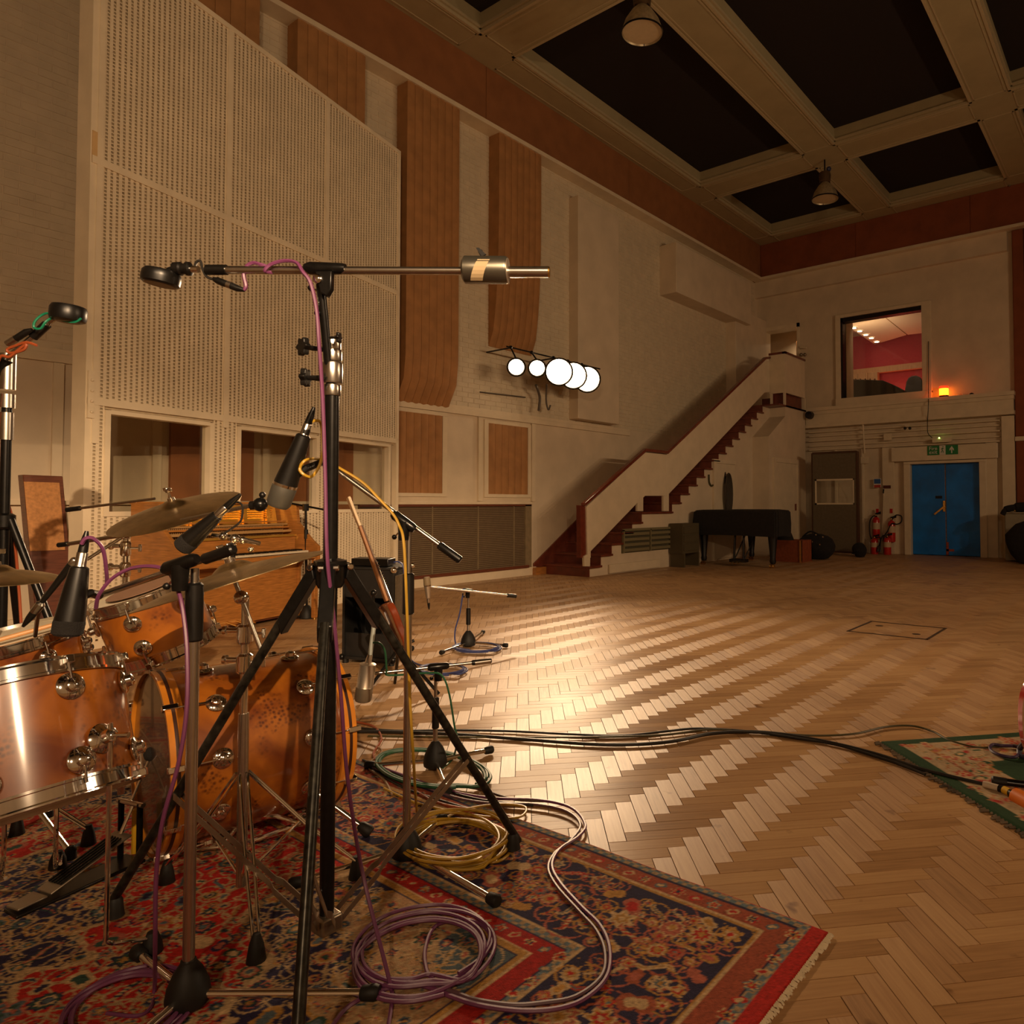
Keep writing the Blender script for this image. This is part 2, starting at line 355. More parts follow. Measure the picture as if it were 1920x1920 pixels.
# ---- painted bricks on the left wall above the dado
bl, bh, BZ0 = .225, .075, 2.62
bricks = []
zrow = 0
z = BZ0
while z < 6.92:
    y = -1.2+(zrow % 2)*bl/2
    while y < YB-.3:
        bricks.append((y, z)); y += bl
    z += bh; zrow += 1
def brickgeo(w=bl-.005, h=bh-.005, p=.008, b=.004):
    vs = [(0, 0, 0), (0, w, 0), (0, w, h), (0, 0, h), (p, b, b), (p, w-b, b), (p, w-b, h-b), (p, b, h-b)]
    return vs, [(4, 5, 6, 7), (0, 1, 5, 4), (1, 2, 6, 5), (2, 3, 7, 6), (3, 0, 4, 7)]
bv, bf = brickgeo(); bme = bpy.data.meshes.new('brick'); bme.from_pydata(bv, [], bf); bme.materials.append(M_brickp); bme.update()
def pxof(p):
    d = np.array(p)-CP; z = d@_f; return CX+F*(d@_r)/z, CY-F*(d@_u)/z, z
cand = [(pxof((XL, y, z))[2], y, z) for y, z in bricks if (lambda q: q[2] > 0 and -20 < q[0] < 150 and -20 < q[1] < 640)(pxof((XL, y, z)))]
cand.sort(); sel = set((y, z) for _, y, z in cand[:300])
vv = []; ff = []
for y, z in bricks:
    if (y, z) in sel:
        o = bpy.data.objects.new('brick', bme); C.objects.link(o); o.location = (XL+random.uniform(-.003, .001), y, z); o.parent = wl
    else:
        k = len(vv); j = random.uniform(-.003, .001)
        vv += [(XL+a+j, y+b, z+c) for a, b, c in bv]; ff += [tuple(i+k for i in f) for f in bf]
me = bpy.data.meshes.new('brickwork'); me.from_pydata(vv, [], ff); me.update(); me.materials.append(M_brickp)
o = bpy.data.objects.new('brickwork', me); C.objects.link(o); o.parent = wl; o['kind'] = 'stuff'
# dado band, pilasters and panels on the left wall
td = struct('trim_4', MB().box(XL, XL+.035, YN, 11.2, 2.50, 2.58).box(XL, XL+.02, YN, 11.2, 2.58, 2.63).box(XL, XL+.06, YN, 8.45, 1.16, 1.20), M_cream2, bevel=.004)
MB().box(XL, XL+.045, YN, 8.55, 0, .10).build('skirting_board', M_cream2, td)
MB().box(XL, XL+.05, YN, 8.55, .10, .13).build('skirting_cap', M_cream2, td)
pil = MB()
for y in (1.05, 2.15, 2.98, 4.10, 7.45-.10, 8.50): pil.box(XL, XL+.038, y-.04, y+.04, .14 if y < 5 else 1.21, 2.495)
pil.build('pilaster_strips', M_cream2, td, smooth=False)
# low ribbed cloth panels
def ribbed(name, label, y0, y1, z0, z1, n, group, m=M_quilt):
    t = thing(name, label, 'acoustic panel', (XL, (y0+y1)/2, z0), group)
    w = (y1-y0)/n
    for i in range(n):
        a = y0+i*w; pts = [(XL, a+.002, 0)]+[(XL+.018+.014*sin(pi*k/6), a+.002+(w-.004)*k/6, 0) for k in range(7)]+[(XL, a+w-.002, 0)]
        MB().prism([(p[0], p[1], z0) for p in pts], (0, 0, z1-z0)).build('rib', m, t)
    return t
g1 = 'low ribbed brown panels on the left wall'
ribbed('ribbed_panel', 'low ribbed brown cloth panel touching the white perforated screen, under the curved hanging', 5.90, 6.64, 1.32, 2.44, 6, g1)
ribbed('ribbed_panel', 'low ribbed brown cloth panel in a white frame, nearest the staircase foot', 7.52, 8.38, 1.32, 2.42, 6, g1)
fr_ = MB().box(XL, XL+.025, 7.44, 8.455, 2.42, 2.47).box(XL, XL+.025, 7.44, 8.455, 1.27, 1.32).box(XL, XL+.025, 7.44, 7.52, 1.321, 2.419).box(XL, XL+.025, 8.38, 8.455, 1.321, 2.419)
fr_.box(XL, XL+.025, 5.5, 6.72, 2.44, 2.495).box(XL, XL+.025, 5.5, 6.72, 1.27, 1.32).box(XL, XL+.025, 6.64, 6.72, 1.321, 2.439)
fr_.build('panel_frames', M_cream2, td, smooth=False)
# brown cloth panel seen through the screen's windows
for a, b in ((3.10, 3.50), (3.505, 3.95)): MB().box(XL, XL+.05, a, b, .2, 2.45).build('cloth_board', mat('plain brown cloth', (.34, .13, .045), .7, noise=.15, nscale=5), wl)
MB().box(XL, XL+.05, 4.42, 5.2, .2, 2.45).build('cloth_board', mat('plain brown cloth', (.34, .13, .045), .7), wl)
# long curved hangings
def hanging(label, y0, y1, zb, curl, n=7):
    t = thing('cloth_hanging', label, 'acoustic panel', (XF, (y0+y1)/2, zb), 'long brown ribbed hangings on the left wall')
    w = (y1-y0)/n; N = 14
    for i in range(n):
        mb = MB(); rows = []
        prof = []
        for k in range(N+1):
            s = k/N; zz = 6.94-(6.94-zb)*s
            hh = (zz-zb)
            off = .02+.22*(math.sqrt(max(0, 1-(1-min(1, hh/curl))**2)))
            prof.append((off, zz))
        for off, zz in prof:
            for q in range(5):
                b = .012*sin(pi*q/4); rows.append((XL+off+b, y0+i*w+.002+(w-.004)*q/4, zz))
        fs = [(k*5+q, k*5+q+1, (k+1)*5+q+1, (k+1)*5+q) for k in range(N) for q in range(4)]
        m0 = len(rows); rows += [(XL, y0+i*w+.002, p[1]) for p in prof]+[(XL, y0+i*w+w-.002, p[1]) for p in prof]
        fs += [(m0+k, k*5, (k+1)*5, m0+k+1) for k in range(N)]+[(m0+N+1+k, k*5+4, (k+1)*5+4, m0+N+2+k) for k in range(N)]
        fs.append((N*5, N*5+1, N*5+2, N*5+3, N*5+4, m0+2*N+1, m0+N))
        mb.add(rows, fs).build('rib', M_quilt, t)
    return t
hanging('topmost-left brown ribbed hanging showing only a sliver above the white screen', 2.75, 3.86, 2.6, .9)
hanging('brown ribbed hanging mostly hidden behind the white screen, cut off by its sloping top edge', 4.30, 5.20, 2.6, .9)
hanging('longest fully seen brown ribbed hanging, curling in at the bottom beside the white screen', 5.84, 6.74, 2.56, .75)
hanging('brown ribbed hanging ending above the row of floodlights', 7.52, 8.46, 3.62, 2.2)
# white boxes high on the left wall
def wbox(label, y0, y1, z0, z1, dx):
    tag(MB().box(XL, XL+dx, y0, y1, z0, z1).build('wall_box', M_cream, origin=(XL, y0, z0), bevel=.01, smooth=False), label, 'box')
wbox('tall narrow cream box casing on the brick wall, above and right of the bright floodlights', 9.42, 10.6, 2.66, 6.62, .22)
wbox('long low cream box casing under the fascia near the far corner of the room', 12.3, 15.7, 5.55, 6.6, .42)
wbox('slim cream pilaster casing at the far end of the left wall behind the stair rail', 15.15, 16.84, 3.46, 5.9, .28)
# radiator recess
rt = thing('radiator_grille', 'brown slatted mesh grille in the low wall recess left of the stairs', 'grille', (XL, 6.6, .13))
MB().box(XL+.002, XL+.02, 5.3, 8.40, .16, 1.13).build('back_panel', mat('grille back', (.10, .06, .03), .8), rt)
sl = MB()
for k in range(34): sl.box(XL+.022, XL+.03, 5.3, 8.30, .17+k*.028, .178+k*.028)
sl.build('wires', M_mesh, rt, kind='stuff', smooth=False)
for y in (5.6, 6.45, 7.3, 8.05): MB().box(XL+.02, XL+.036, y, y+.018, .16, 1.13).build('upright', M_mesh, rt)
MB().box(XL, XL+.05, 8.30, 8.44, .13, 1.15).build('end_post', M_mesh, rt)
MB().box(XL, XL+.05, 5.3, 8.44, 1.13, 1.16).build('top_rail', M_wood2, rt)
MB().box(XL, XL+.09, 5.3, 8.35, .13, .17).build('bottom_rail', M_wood2, rt)
# ---- far wall dressing
zc = [(3.42, 3.50, .30), (3.34, 3.42, .24), (3.10, 3.34, .20), (3.02, 3.10, .27)]
tc = MB()
for a, b, d in zc: tc.box(-6.90, -2.40+d*.3, YB-d, YB, a, b)
t5 = struct('trim_5', tc, M_cream2, smooth=False)
lm = MB()
for z, d in ((2.94, .10), (2.84, .07), (2.72, .10), (2.60, .06), (2.50, .09)): lm.box(-6.88, -2.62, YB-d, YB, z-.035, z)
for x, w in ((-4.93, .22), (-2.80, .22), (-5.06, .06), (-2.54, .10), (-5.55, .05), (-6.2, .06)): lm.box(x-w/2, x+w/2, YB-.09, YB, 0, 2.46)
lm.box(-4.86, -2.66, YB-.16, YB, 2.12, 2.44)
lm.build('pilasters_and_bands', M_cream2, t5, smooth=False, bevel=.008)
MB().box(DX0-.14, DX0, YB-.13, YB, 0, DZ1-.001).box(DX1, DX1+.14, YB-.13, YB, 0, DZ1-.001).box(DX0-.14, DX1+.14, YB-.13, YB, DZ1, DZ1+.06).build('door_architrave', M_cream2, t5, smooth=False, bevel=.008)
MB().box(-2.58, -2.34, YB-.14, YB, 0, 3.0).build('end_pilaster', M_cream2, t5)
# brown cloth at the right of the far wall
br = thing('cloth_hanging', 'dark brown cloth hanging at the right edge, beside the blue door wall', 'acoustic panel', (-1.6, YB, 0))
for i in range(9):
    a = -2.33+i*.22
    MB().box(a+.003, a+.217, YB-.12, YB-.01, .9, 6.92).build('rib', M_fascia, br, bevel=.02)
tag(MB().box(-2.33, XR, YB-.16, YB-.12, 2.46, 2.55).build('white_rail', M_cream2), 'white horizontal rail across the dark brown cloth right of the blue door', 'rail')
# window_1 : control room window
wn = struct('window_1', MB().box(WX0-.12, WX0, YB-.07, YB+.28, WZ0-.05, WZ1+.08).box(WX1, WX1+.20, YB-.07, YB+.28, WZ0-.05, WZ1+.08)
            .box(WX0, WX1, YB-.07, YB+.28, WZ1, WZ1+.08).box(WX0-.12, WX1+.20, YB-.10, YB+.28, WZ0-.20, WZ0), M_cream2, smooth=False, bevel=.006)
MB().box(WX0-.005, WX0+.05, YB-.03, YB+.2, WZ0, WZ1).box(WX0, WX1, YB-.03, YB+.2, WZ1-.10, WZ1).build('rubber_seal', M_black, wn, smooth=False)
MB().box(WX0, WX1, YB+.12, YB+.13, WZ0, WZ1).build('pane', M_glass, wn)
# control room behind it
RX0, RX1, RY1, RZ0, RZ1 = -9.4, -3.0, 21.6, 3.0, 6.3
crm = mat('control room red', (.33, .035, .04), .8, noise=.1)
crc = mat('control room ceiling', (.62, .45, .30), .7)
oks = mat('oak slats', (.42, .22, .09), .6, noise=.2, nscale=5, stretch=(8, 8, .5))
struct('wall_control_room', MB().box(RX0, RX1, RY1, RY1+.1, RZ0, RZ1).box(RX1, RX1+.1, YB+.3, RY1, RZ0, RZ1), crm, smooth=False)
xo = float(onY(1645, 690, RY1-.5)[0])
w5 = struct('wall_control_room_side', MB().box(RX0-.1, RX0, YB+.3, RY1, RZ0, RZ1), oks, smooth=False)
for k in range(9): MB().box(xo-.29*(k+1)+.01, xo-.29*k, RY1-.5-.02*(k % 2), RY1-.3, RZ0, 5.05).build('oak_board', oks, w5, bevel=.006)
MB().box(RX0, RX1, RY1-.35, RY1-.2, 5.05, 5.22).build('oak_beam', oks, w5)
struct('floor_control_room', MB().box(RX0, RX1, YB+.3, RY1, RZ0-.1, RZ0), mat('dark carpet', (.05, .04, .035), .9))
struct('ceiling_control_room', MB().box(RX0, RX1, YB+.3, RY1, RZ1, RZ1+.1), crc)
zc1 = 5.95
rq = [G(x, y, zc1) for x, y in ((1590, 612), (1640, 646), (1700, 628), (1735, 624), (1735, 585), (1640, 592))]
rf_ = thing('ceiling_raft', 'pale suspended ceiling raft seen through the control room window', 'ceiling panel', rq[0])
MB().prism([rq[0], rq[1], rq[2], (rq[2]*.5+rq[4]*.5)*.25+rq[5]*.75], (0, 0, .06)).build('raft_panel', mat('raft', (.80, .58, .36), .6), rf_, smooth=False)
MB().prism([rq[2]+np.array((.03, 0, 0)), rq[3], rq[4], (rq[2]*.5+rq[4]*.5)*.25+rq[5]*.75+np.array((.03, 0, 0))], (0, 0, .06)).build('raft_panel', mat('raft', (.80, .58, .36), .6), rf_, smooth=False)
spotm = emat('spot glow', (1, .86, .66), 14)
sl_ = ['leftmost', 'second from left', 'middle', 'fourth from left', 'rightmost']
for i, (x, y) in enumerate(((1601, 615), (1612, 621), (1623.5, 628), (1634, 634), (1644, 641))):
    p = G(x, y, zc1-.014)
    s = thing('downlight', sl_[i]+' of five small slanting ceiling spotlights behind the control room window', 'lamp', p, 'five downlights in the control room ceiling')
    MB().lathe(p, (0, 0, 1), [(0, .065), (.01, .07)], 14).build('lens', spotm, s)
    MB().hollow((p[0], p[1], p[2]-.004), (0, 0, 1), [(0, .07), (0, .09), (.014, .09)], 16).build('rim', M_chrome, s)
area('control_room_light', (-6.2, 18.2, 5.0), (-6.6, 20, 6.2), .8, 26, (1, .76, .55))
area('control_room_light', (-5.2, 17.6, 5.6), (-6.8, 21.5, 4.2), .5, 9, (1, .76, .55))
gl_ = onY(1694, 700, RY1-.02)
area('red_wall_wash', (float(gl_[0]), RY1-.42, 3.6), (float(gl_[0]), RY1, float(gl_[2])-.1), .12, 16, (1, .22, .12))
# far-room furniture
YD = 17.75
dk = thing('mixing_desk', 'dark sloping console top seen at the foot of the control room window', 'desk', onY(1640, 745, YD))
dq = [onY(x, y, YD) for x, y in ((1585, 712), (1600, 711), (1655, 713), (1672, 720), (1693, 731), (1699, 760), (1585, 760))]
MB().prism(dq, (0, .45, 0)).build('console_body', mat('desk grey', (.07, .065, .05), .6), dk, smooth=False, bevel=.01)
for k in range(5): a = onY(1604+k*9, 711.5, YD-.02); MB().lathe(a, (0, 0, 1), [(-.02, .02), (.02, .02)], 8).build('knob', M_chrome, dk)
YCc = 18.45
chp = onY(1712, 735, YCc)
ch = thing('office_chair', 'grey rounded chair back in the right corner of the control room window', 'chair', (chp[0], YCc, RZ0))
cm = mat('grey chair cloth', (.11, .11, .10), .8)
cq = [onY(x, y, YCc) for x, y in ((1695, 738), (1699, 716), (1703, 708), (1710, 704.5), (1718, 704), (1725, 707), (1729, 714), (1731, 738))]
MB().prism(cq, (0, .08, 0)).build('backrest', cm, ch, bevel=.02)
cxx = float(chp[0]); MB().box(cxx-.25, cxx+.25, YCc, YCc+.5, 3.46, 3.54).build('seat', cm, ch, bevel=.02)
MB().tube([(cxx, YCc+.04, 3.5), (cxx, YCc+.04, 3.95)], .025).build('back_post', M_blackm, ch)
MB().tube([(cxx, YCc+.25, 3.05), (cxx, YCc+.25, 3.5)], .03).build('post', M_blackm, ch)
for k in range(5): MB().tube([(cxx, YCc+.25, 3.09), (cxx+.28*cos(k*1.257), YCc+.25+.28*sin(k*1.257), 3.03)], .02).build('foot', M_blackm, ch)
# tan inner reveal at the left of the window
MB().prism([(WX0+.06, YB+.2, WZ0), (WX0+.12, YB+.5, WZ0), (WX0+.12, YB+.5, WZ1), (WX0+.06, YB+.2, WZ1)], (-.04, 0, 0)).build('inner_reveal', mat('tan reveal', (.62, .42, .24), .6), wn, smooth=False)
area('passage_light', (-7.7, YB+1.0, 5.6), (-7.4, YB+1.2, 4.5), .3, 5, (1, .7, .42))
# upper doorway beside the window
struct('door_1', MB().box(UX0, UX0+.1, YB-.05, YB+.3, 3.45, UZ1).box(UX1-.06, UX1, YB-.05, YB+.3, 3.45, UZ1).box(UX0, UX1, YB-.05, YB+.3, UZ1-.1, UZ1), M_cream2, smooth=False)
struct('wall_passage', MB().box(UX0-.8, UX1+.2, YB+1.6, YB+1.7, 3.4, 6).box(UX0-.9, UX0-.8, YB+.3, YB+1.7, 3.4, 6).box(UX1+.2, UX1+.3, YB+.3, YB+1.7, 3.4, 6).box(UX0-.9, UX1+.3, YB+.3, YB+1.7, 5.95, 6.05).box(UX0-.9, UX1+.3, YB+.3, YB+1.7, 3.35, 3.45), M_cream, smooth=False)
od = thing('oak_door', 'brown wooden door leaf standing open in the passage above the stairs', 'door', (-7.35, YB+.9, 3.46))
MB().box(-7.62, -7.02, YB+.95, YB+1.0, 3.46, 5.5).build('leaf', mat('oak leaf', (.36, .15, .045), .4, noise=.25, nscale=5, stretch=(6, 6, .6)), od)
MB().tube([(-7.52, YB+.95, 4.45), (-7.52, YB+.9, 4.45), (-7.4, YB+.9, 4.45)], .012).build('handle', M_chrome, od)
# blue double door
bd = struct('door_2', MB().box(DX0, DX1, YB+.1, YB+.12, 0, DZ1), M_black)
mid = (DX0+DX1)/2
for a, b in ((DX0+.003, mid-.012), (mid+.012, DX1-.003)):
    lf = MB().box(a, b, YB+.03, YB+.08, .012, DZ1-.004).build('leaf', M_blue, bd, bevel=.004)
MB().box(mid-.012, mid+.012, YB+.045, YB+.07, .012, DZ1-.01).build('meeting_strip', mat('worn timber', (.30, .16, .08), .7, noise=.5), bd)
MB().box(mid-.05, mid-.005, YB, YB+.03, .98, 1.22).build('lock_plate', M_brass, bd)
MB().obox((mid-.13, YB-.01, 1.0), (.10, 0, .085), (0, .012, 0), (-.012, 0, .014)).build('push_handle', M_brass, bd)
MB().box(mid-.21, mid-.07, YB+.02, YB+.03, 1.27, 1.33).build('sign_plate', M_blackm, bd)
for z in (1.75,): MB().box(mid-.17, mid-.07, YB+.022, YB+.03, z, z+.25).build('patch_plate', M_blue, bd)
MB().box(mid+.0, mid+.16, YB+.025, YB+.031, .10, .15).box(mid+.0, mid+.05, YB+.025, YB+.031, .02, .3).build('scuffed_patch', mat('scuff red', (.35, .06, .03), .7), bd)
# ================================================================ STAIRCASE
XS = -7.25                                   # outer plane of the stairs
Sp = lambda x, y: onX(x, y, XS)
crop2 = lambda x, y: (980+x/3.4286, 620+y/3.4286)
S2p = lambda x, y, X=XS: onX(*crop2(x, y), X)
stc = thing('staircase', 'oxblood and cream staircase climbing the left wall to the raised doorway', 'staircase', (XS, 8.7, 0))
LZ1, LZ2, YL = 1.02, 3.45, 15.38             # half landing, top landing, front of the top landing
y_l0, y_l1 = S2p(765, 1165)[1], S2p(960, 1165)[1]
Y0 = 8.72
n1, n2 = 6, 14
treads = []
for i in range(n1): treads.append((Y0+(y_l0-Y0)*i/(n1-1), LZ1*(i+1)/n1))          # nosing y, top z
run2 = (14.98-y_l1)/(n2-1)
for i in range(n2): treads.append((y_l1+run2*i, LZ1+(LZ2-LZ1)*(i+1)/n2))
for i, (y, z) in enumerate(treads):
    y1 = treads[i+1][0] if i+1 < len(treads) else YB
    if i == n1-1: y1 = y_l1
    zp = treads[i-1][1] if i else 0
    xr = XS+.03 if i else XS+.03
    if i == len(treads)-1:
        MB().box(XL+.03, -6.87+.03, y, YB-.31, z-.035, z).build('top_landing', M_tread, stc, smooth=False)
    else: MB().box(XL+.03, xr, y-.02, y1+.01, z-.035, z).build('tread', M_tread, stc, smooth=False, bevel=.006)
    MB().box(XL+.03, XS-.01, y, y+.02, zp, z-.035).build('riser', M_tread, stc, smooth=False)
# cream stepped outer wall of the stair
poly = [(XS-.02, treads[0][0]+.02, 0)]
for i, (y, z) in enumerate(treads):
    zp = treads[i-1][1] if i else 0
    if i: poly.append((XS-.02, y+.02, zp-.035))
    poly.append((XS-.02, y+.02, z-.035))
poly += [(XS-.02, 15.9, LZ2-.035), (XS-.02, 15.9, 0)]
MB().prism(poly, (-.10, 0, 0)).build('stepped_side_wall', M_cream, stc, smooth=False)
# dark inner string just inside the balustrade
pb = [S2p(*q, XS-.10) for q in ((430, 1425), (745, 1110), (770, 1165), (960, 1165), (940, 1050), (1550, 400), (1550, 475))]
ins = [(XS-.12, treads[0][0], .1)]
# balustrade panels (cream) between the posts
def slab(name, q, m, x=XS, th=.05, par=stc, bev=.004):
    P_ = [onX(*crop2(a, b), x) for a, b in q]
    return MB().prism(P_, (-th, 0, 0)).build(name, m, par, smooth=False, bevel=bev)
slab('balustrade_panel', [(412, 1130), (785, 782), (785, 1065), (735, 1110), (438, 1418), (438, 1460), (418, 1460)], M_cream2)
slab('balustrade_panel', [(785, 782), (925, 797), (925, 1062), (785, 1062)], M_cream2)
slab('balustrade_panel', [(925, 797), (1556, 195), (1588, 192), (1588, 395), (1556, 398), (940, 1050), (925, 1062)], M_cream2)
for q in ([(738, 1080), (775, 1066), (775, 1160), (738, 1160)], [(905, 1062), (940, 1048), (940, 1160), (905, 1160)], [(395, 1450), (435, 1425), (433, 1515), (397, 1515)]): slab('baluster', q, M_cream2, x=XS-.006, th=.04, bev=0)
slab('newel_post', [(372, 1122), (405, 1132), (412, 1455), (375, 1462)], M_rail, x=XS-.03, th=.09)
# handrails
hr = [S2p(a, b, XS-.02) for a, b in ((388, 1122), (785, 770), (925, 786), (1556, 180), (1590, 176))]
for a, b in zip(hr, hr[1:]):
    a, b = V(a), V(b); d = (b-a).normalized(); up = Vector((0, 0, 1))
    MB().prism([a+Vector((-.045, 0, -.02)), a+Vector((.045, 0, -.02)), a+Vector((.045, 0, .035)), a+Vector((-.045, 0, .035))], b-a).build('handrail', M_rail, stc, smooth=False, bevel=.008)
# dark inner wall string on the wall side
MB().prism([(XL+.005, Y0-.2, 0), (XL+.005, Y0-.2, .18)]+[(XL+.005, treads[n1-1][0], LZ1+.22), (XL+.005, y_l1-.1, LZ1+.22), (XL+.005, 15.0, LZ2+.2), (XL+.005, 15.0, 0)], (.03, 0, 0)).build('wall_string', M_tread, stc, smooth=False)
MB().box(XL+.005, XL+.12, Y0-.25, Y0, 0, .12).build('string_foot', M_wood, stc)
# top landing: floor edge, gap with posts, cream panels
XO = -6.87
MB().box(XS-.02, XO+.03, YL-.03, YB-.31, LZ2-.04, LZ2).build('landing_edge', M_rail, stc, smooth=False)
zt, zg = 4.66, LZ2+.30
MB().box(XS-.02, XO, YL, YL+.05, zg, zt).build('balustrade_panel', M_cream2, stc, smooth=False)
MB().box(XO-.05, XO+.001, YL+.001, YB-.31, zg, zt).build('balustrade_panel', M_cream2, stc, smooth=False)
for q in ((XS, XS+.05, YL), (XO-.05, XO, YL), (XO-.05, XO, YL+1.15)): MB().box(q[0], q[1], q[2], q[2]+.05, LZ2, zg).build('baluster', M_cream2, stc, smooth=False)
MB().box(XS-.02, XO+.03, YL-.03, YL+.06, zt, zt+.05).build('handrail', M_rail, stc, bevel=.006, smooth=False)
MB().box(XO-.06, XO+.03, YL-.03, YB-.31, zt, zt+.05).build('handrail', M_rail, stc, bevel=.006, smooth=False)
MB().box(XS-.02, XO-.08, YL+.10, YL+.13, LZ2, zg+.12).box(XO-.12, XO-.09, YL+.13, YB-.31, LZ2, zg+.12).build('landing_kickboard', M_tread, stc, smooth=False)
MB().box(XS-.45, XS-.05, YL+.5, YL+.56, LZ2, LZ2+.28).build('skirting_step', M_tread, stc, smooth=False)
# cream enclosure under the landing, with its sloping shoulder
YE = 14.48
MB().prism([(-7.27, YE, 0), (-7.27, YE, 2.66), (-7.27, YL, 3.20), (-7.27, YL, LZ2-.04), (-7.27, YB-.31, LZ2-.04), (-7.27, YB-.31, 0)], (.40, 0, 0)).build('under_stair_enclosure', M_cream, stc, smooth=False)
cd = thing('cupboard_door', 'cream cupboard door in the side of the enclosure below the top landing', 'door', (XO+.01, 14.9, .02))
MB().box(XO+.002, XO+.03, 14.75, 15.95, .03, 2.1).build('door_leaf', M_cream2, cd, bevel=.006)
MB().box(XO+.03, XO+.06, 15.8, 15.84, 1.0, 1.16).build('door_handle', M_rail, cd)
MB().box(XO+.002, XO+.05, 14.65, 14.75, 0, 2.1).box(XO+.002, XO+.05, 15.95, 16.05, 0, 2.1).box(XO+.002, XO+.05, 14.65, 16.05, 2.101, 2.2).build('door_frame', M_cream2, cd, smooth=False)
sdr = MB().box(XS-.018, XS+.03, 12.66, 12.75, 0, 2.0).box(XS-.018, XS+.03, 12.66, 13.6, 2.001, 2.08).build('side_door_frame', M_cream2, stc, smooth=False)
MB().box(XS-.018, XS+.01, 12.75, 13.6, .03, 2.0).build('side_door_leaf', M_cream2, sdr, bevel=.006)
# low vents, plinth block against the stair wall
pl = MB().box(XS-.01, XS+.02, Y0+.5, 10.7, .02, .16); pl.build('plinth_board', M_cream2, stc)
va, vb = S2p(640, 1345), S2p(968, 1300)
for i in range(2):
    a = va[1]+(vb[1]-va[1])*i/2; b = va[1]+(vb[1]-va[1])*(i+1)/2
    vt = MB().box(XS-.018, XS+.0, a, b, .33, .70).build('vent_back', mat('vent dark', (.07, .06, .03), .8), stc)
    for k in range(4): MB().box(XS, XS+.03, a+.03, b-.03, .35+k*.09, .40+k*.09).build('slat', mat('olive paint', (.20, .17, .09), .5), vt)
    MB().box(XS, XS+.035, a, a+.03, .33, .72).build('vent_post', mat('olive paint', (.20, .17, .09), .5), vt)
MB().box(XS, XS+.035, va[1], vb[1], .70, .74).build('vent_rail', mat('olive paint', (.20, .17, .09), .5), vt)
bx = thing('olive_cabinet', 'dark olive cabinet against the stair wall just left of the piano tail', 'cabinet', (XS+.2, 11.3, 0))
MB().box(XS+.01, XS+.30, 11.02, 11.60, .25, .80).build('body', mat('olive dark', (.09, .07, .035), .6), bx)
for k in range(3): MB().box(XS+.30, XS+.315, 11.05, 11.57, .3+k*.16, .42+k*.16).build('slat', mat('olive dark', (.09, .07, .035), .6), bx)
for y in (11.06, 11.56): MB().box(XS+.02, XS+.32, y-.02, y+.02, 0, .25).build('leg', mat('olive dark', (.09, .07, .035), .6), bx)
# hooks and hanging cable bundle on the stair wall
hk = S2p(1215, 960)
tag(MB().tube(spline([S2p(1197, 925), S2p(1200, 975), S2p(1216, 998), S2p(1238, 975)]), .018).build('wall_hook', mat('olive rubber', (.07, .06, .02), .6), origin=hk), 'dark J-shaped hook on the stair side wall above the piano', 'hook')
cb = thing('cable_bundle', 'dark bundle of looped cables hanging on the stair wall above the piano', 'cable', S2p(1315, 1140))
for i in range(7):
    w = .05+.025*i; c = S2p(1315, 1050, XS+.05)
    pts = [(XS+.03+.01*i, c[1]+w*cos(a)*.75, c[2]+(.36+.012*i)*sin(a)) for a in np.linspace(0, 2*pi, 24)[:-1]]
    MB().tube(pts, .016, 6, closed=True).build('loop', mat('cable dark', (.05+.02*(i % 3), .035, .02), .6), cb)
MB().tube([S2p(1302, 910, XS+.01), S2p(1300, 980, XS+.06)], .012).build('hanger', M_blackm, cb)

# ================================================================ FLOODLIGHT ROW
fl_glow = emat('flood glow', (1, .70, .40), 22)
fb = thing('light_bar', 'dark bracket bar carrying the floodlights on the left wall', 'bracket', (XL, 9, 3.5))
XB = -7.75
pA, pB = onX(950, 647, XB), onX(1118, 690, XB)
zb_ = 3.52
MB().tube([(XB, pA[1], zb_), (XB, pB[1]+.1, zb_)], .012).build('bar', M_blackm, fb)
for y in (pA[1]+.1, (pA[1]+pB[1])/2, pB[1]): MB().tube([(XL, y, zb_+.0), (XB, y, zb_)], .012).build('arm', M_blackm, fb)
fs_ = [(968, 688), (1007, 690), (1048, 697), (1075, 704), (1101, 711)]
desc = ['leftmost round floodlight of the row, the smallest glow', 'second floodlight from the left in the glowing row', 'middle floodlight of the row, first of the merged blaze', 'fourth floodlight from the left, in the heart of the blaze', 'rightmost floodlight of the row, nearest the stairs']
FLOOD = []
for i, (x, y) in enumerate(fs_):
    p = onX(x, y, XB+.12); aim = (Vector((-1.5+.2*i, 2.4, .3))-V(p)).normalized()
    if i < 2: aim = (Vector((-2.5, 3.0, .9))-V(p)).normalized()
    t = thing('floodlight', desc[i], 'lamp', p)
    r = .115 if i < 2 else .20
    MB().lathe(V(p)+aim*.004, aim, [(0, r), (.004, r*.98)], 24).build('lens', fl_glow, t)
    MB().hollow(V(p)+aim*.03, -aim, [(0, r+.004), (.05, r+.008), (.14, r*.8), (.22, r*.45), (.23, .001)], 24).build('housing', M_black, t)
    MB().hollow(V(p)+aim*.03, -aim, [(0, r+.03), (.0, r+.004), (.01, r+.004), (.01, r+.03), (0, r+.03)], 24).build('lens_ring', M_black, t)
    MB().tube([V(p)-aim*.06+Vector((0, 0, r)), (XB, p[1], zb_)], .012).build('yoke', M_blackm, t); MB().sph((XB, p[1], zb_), .03, 8).build('bar_clamp', M_blackm, t)
    FLOOD.append((V(p), aim))
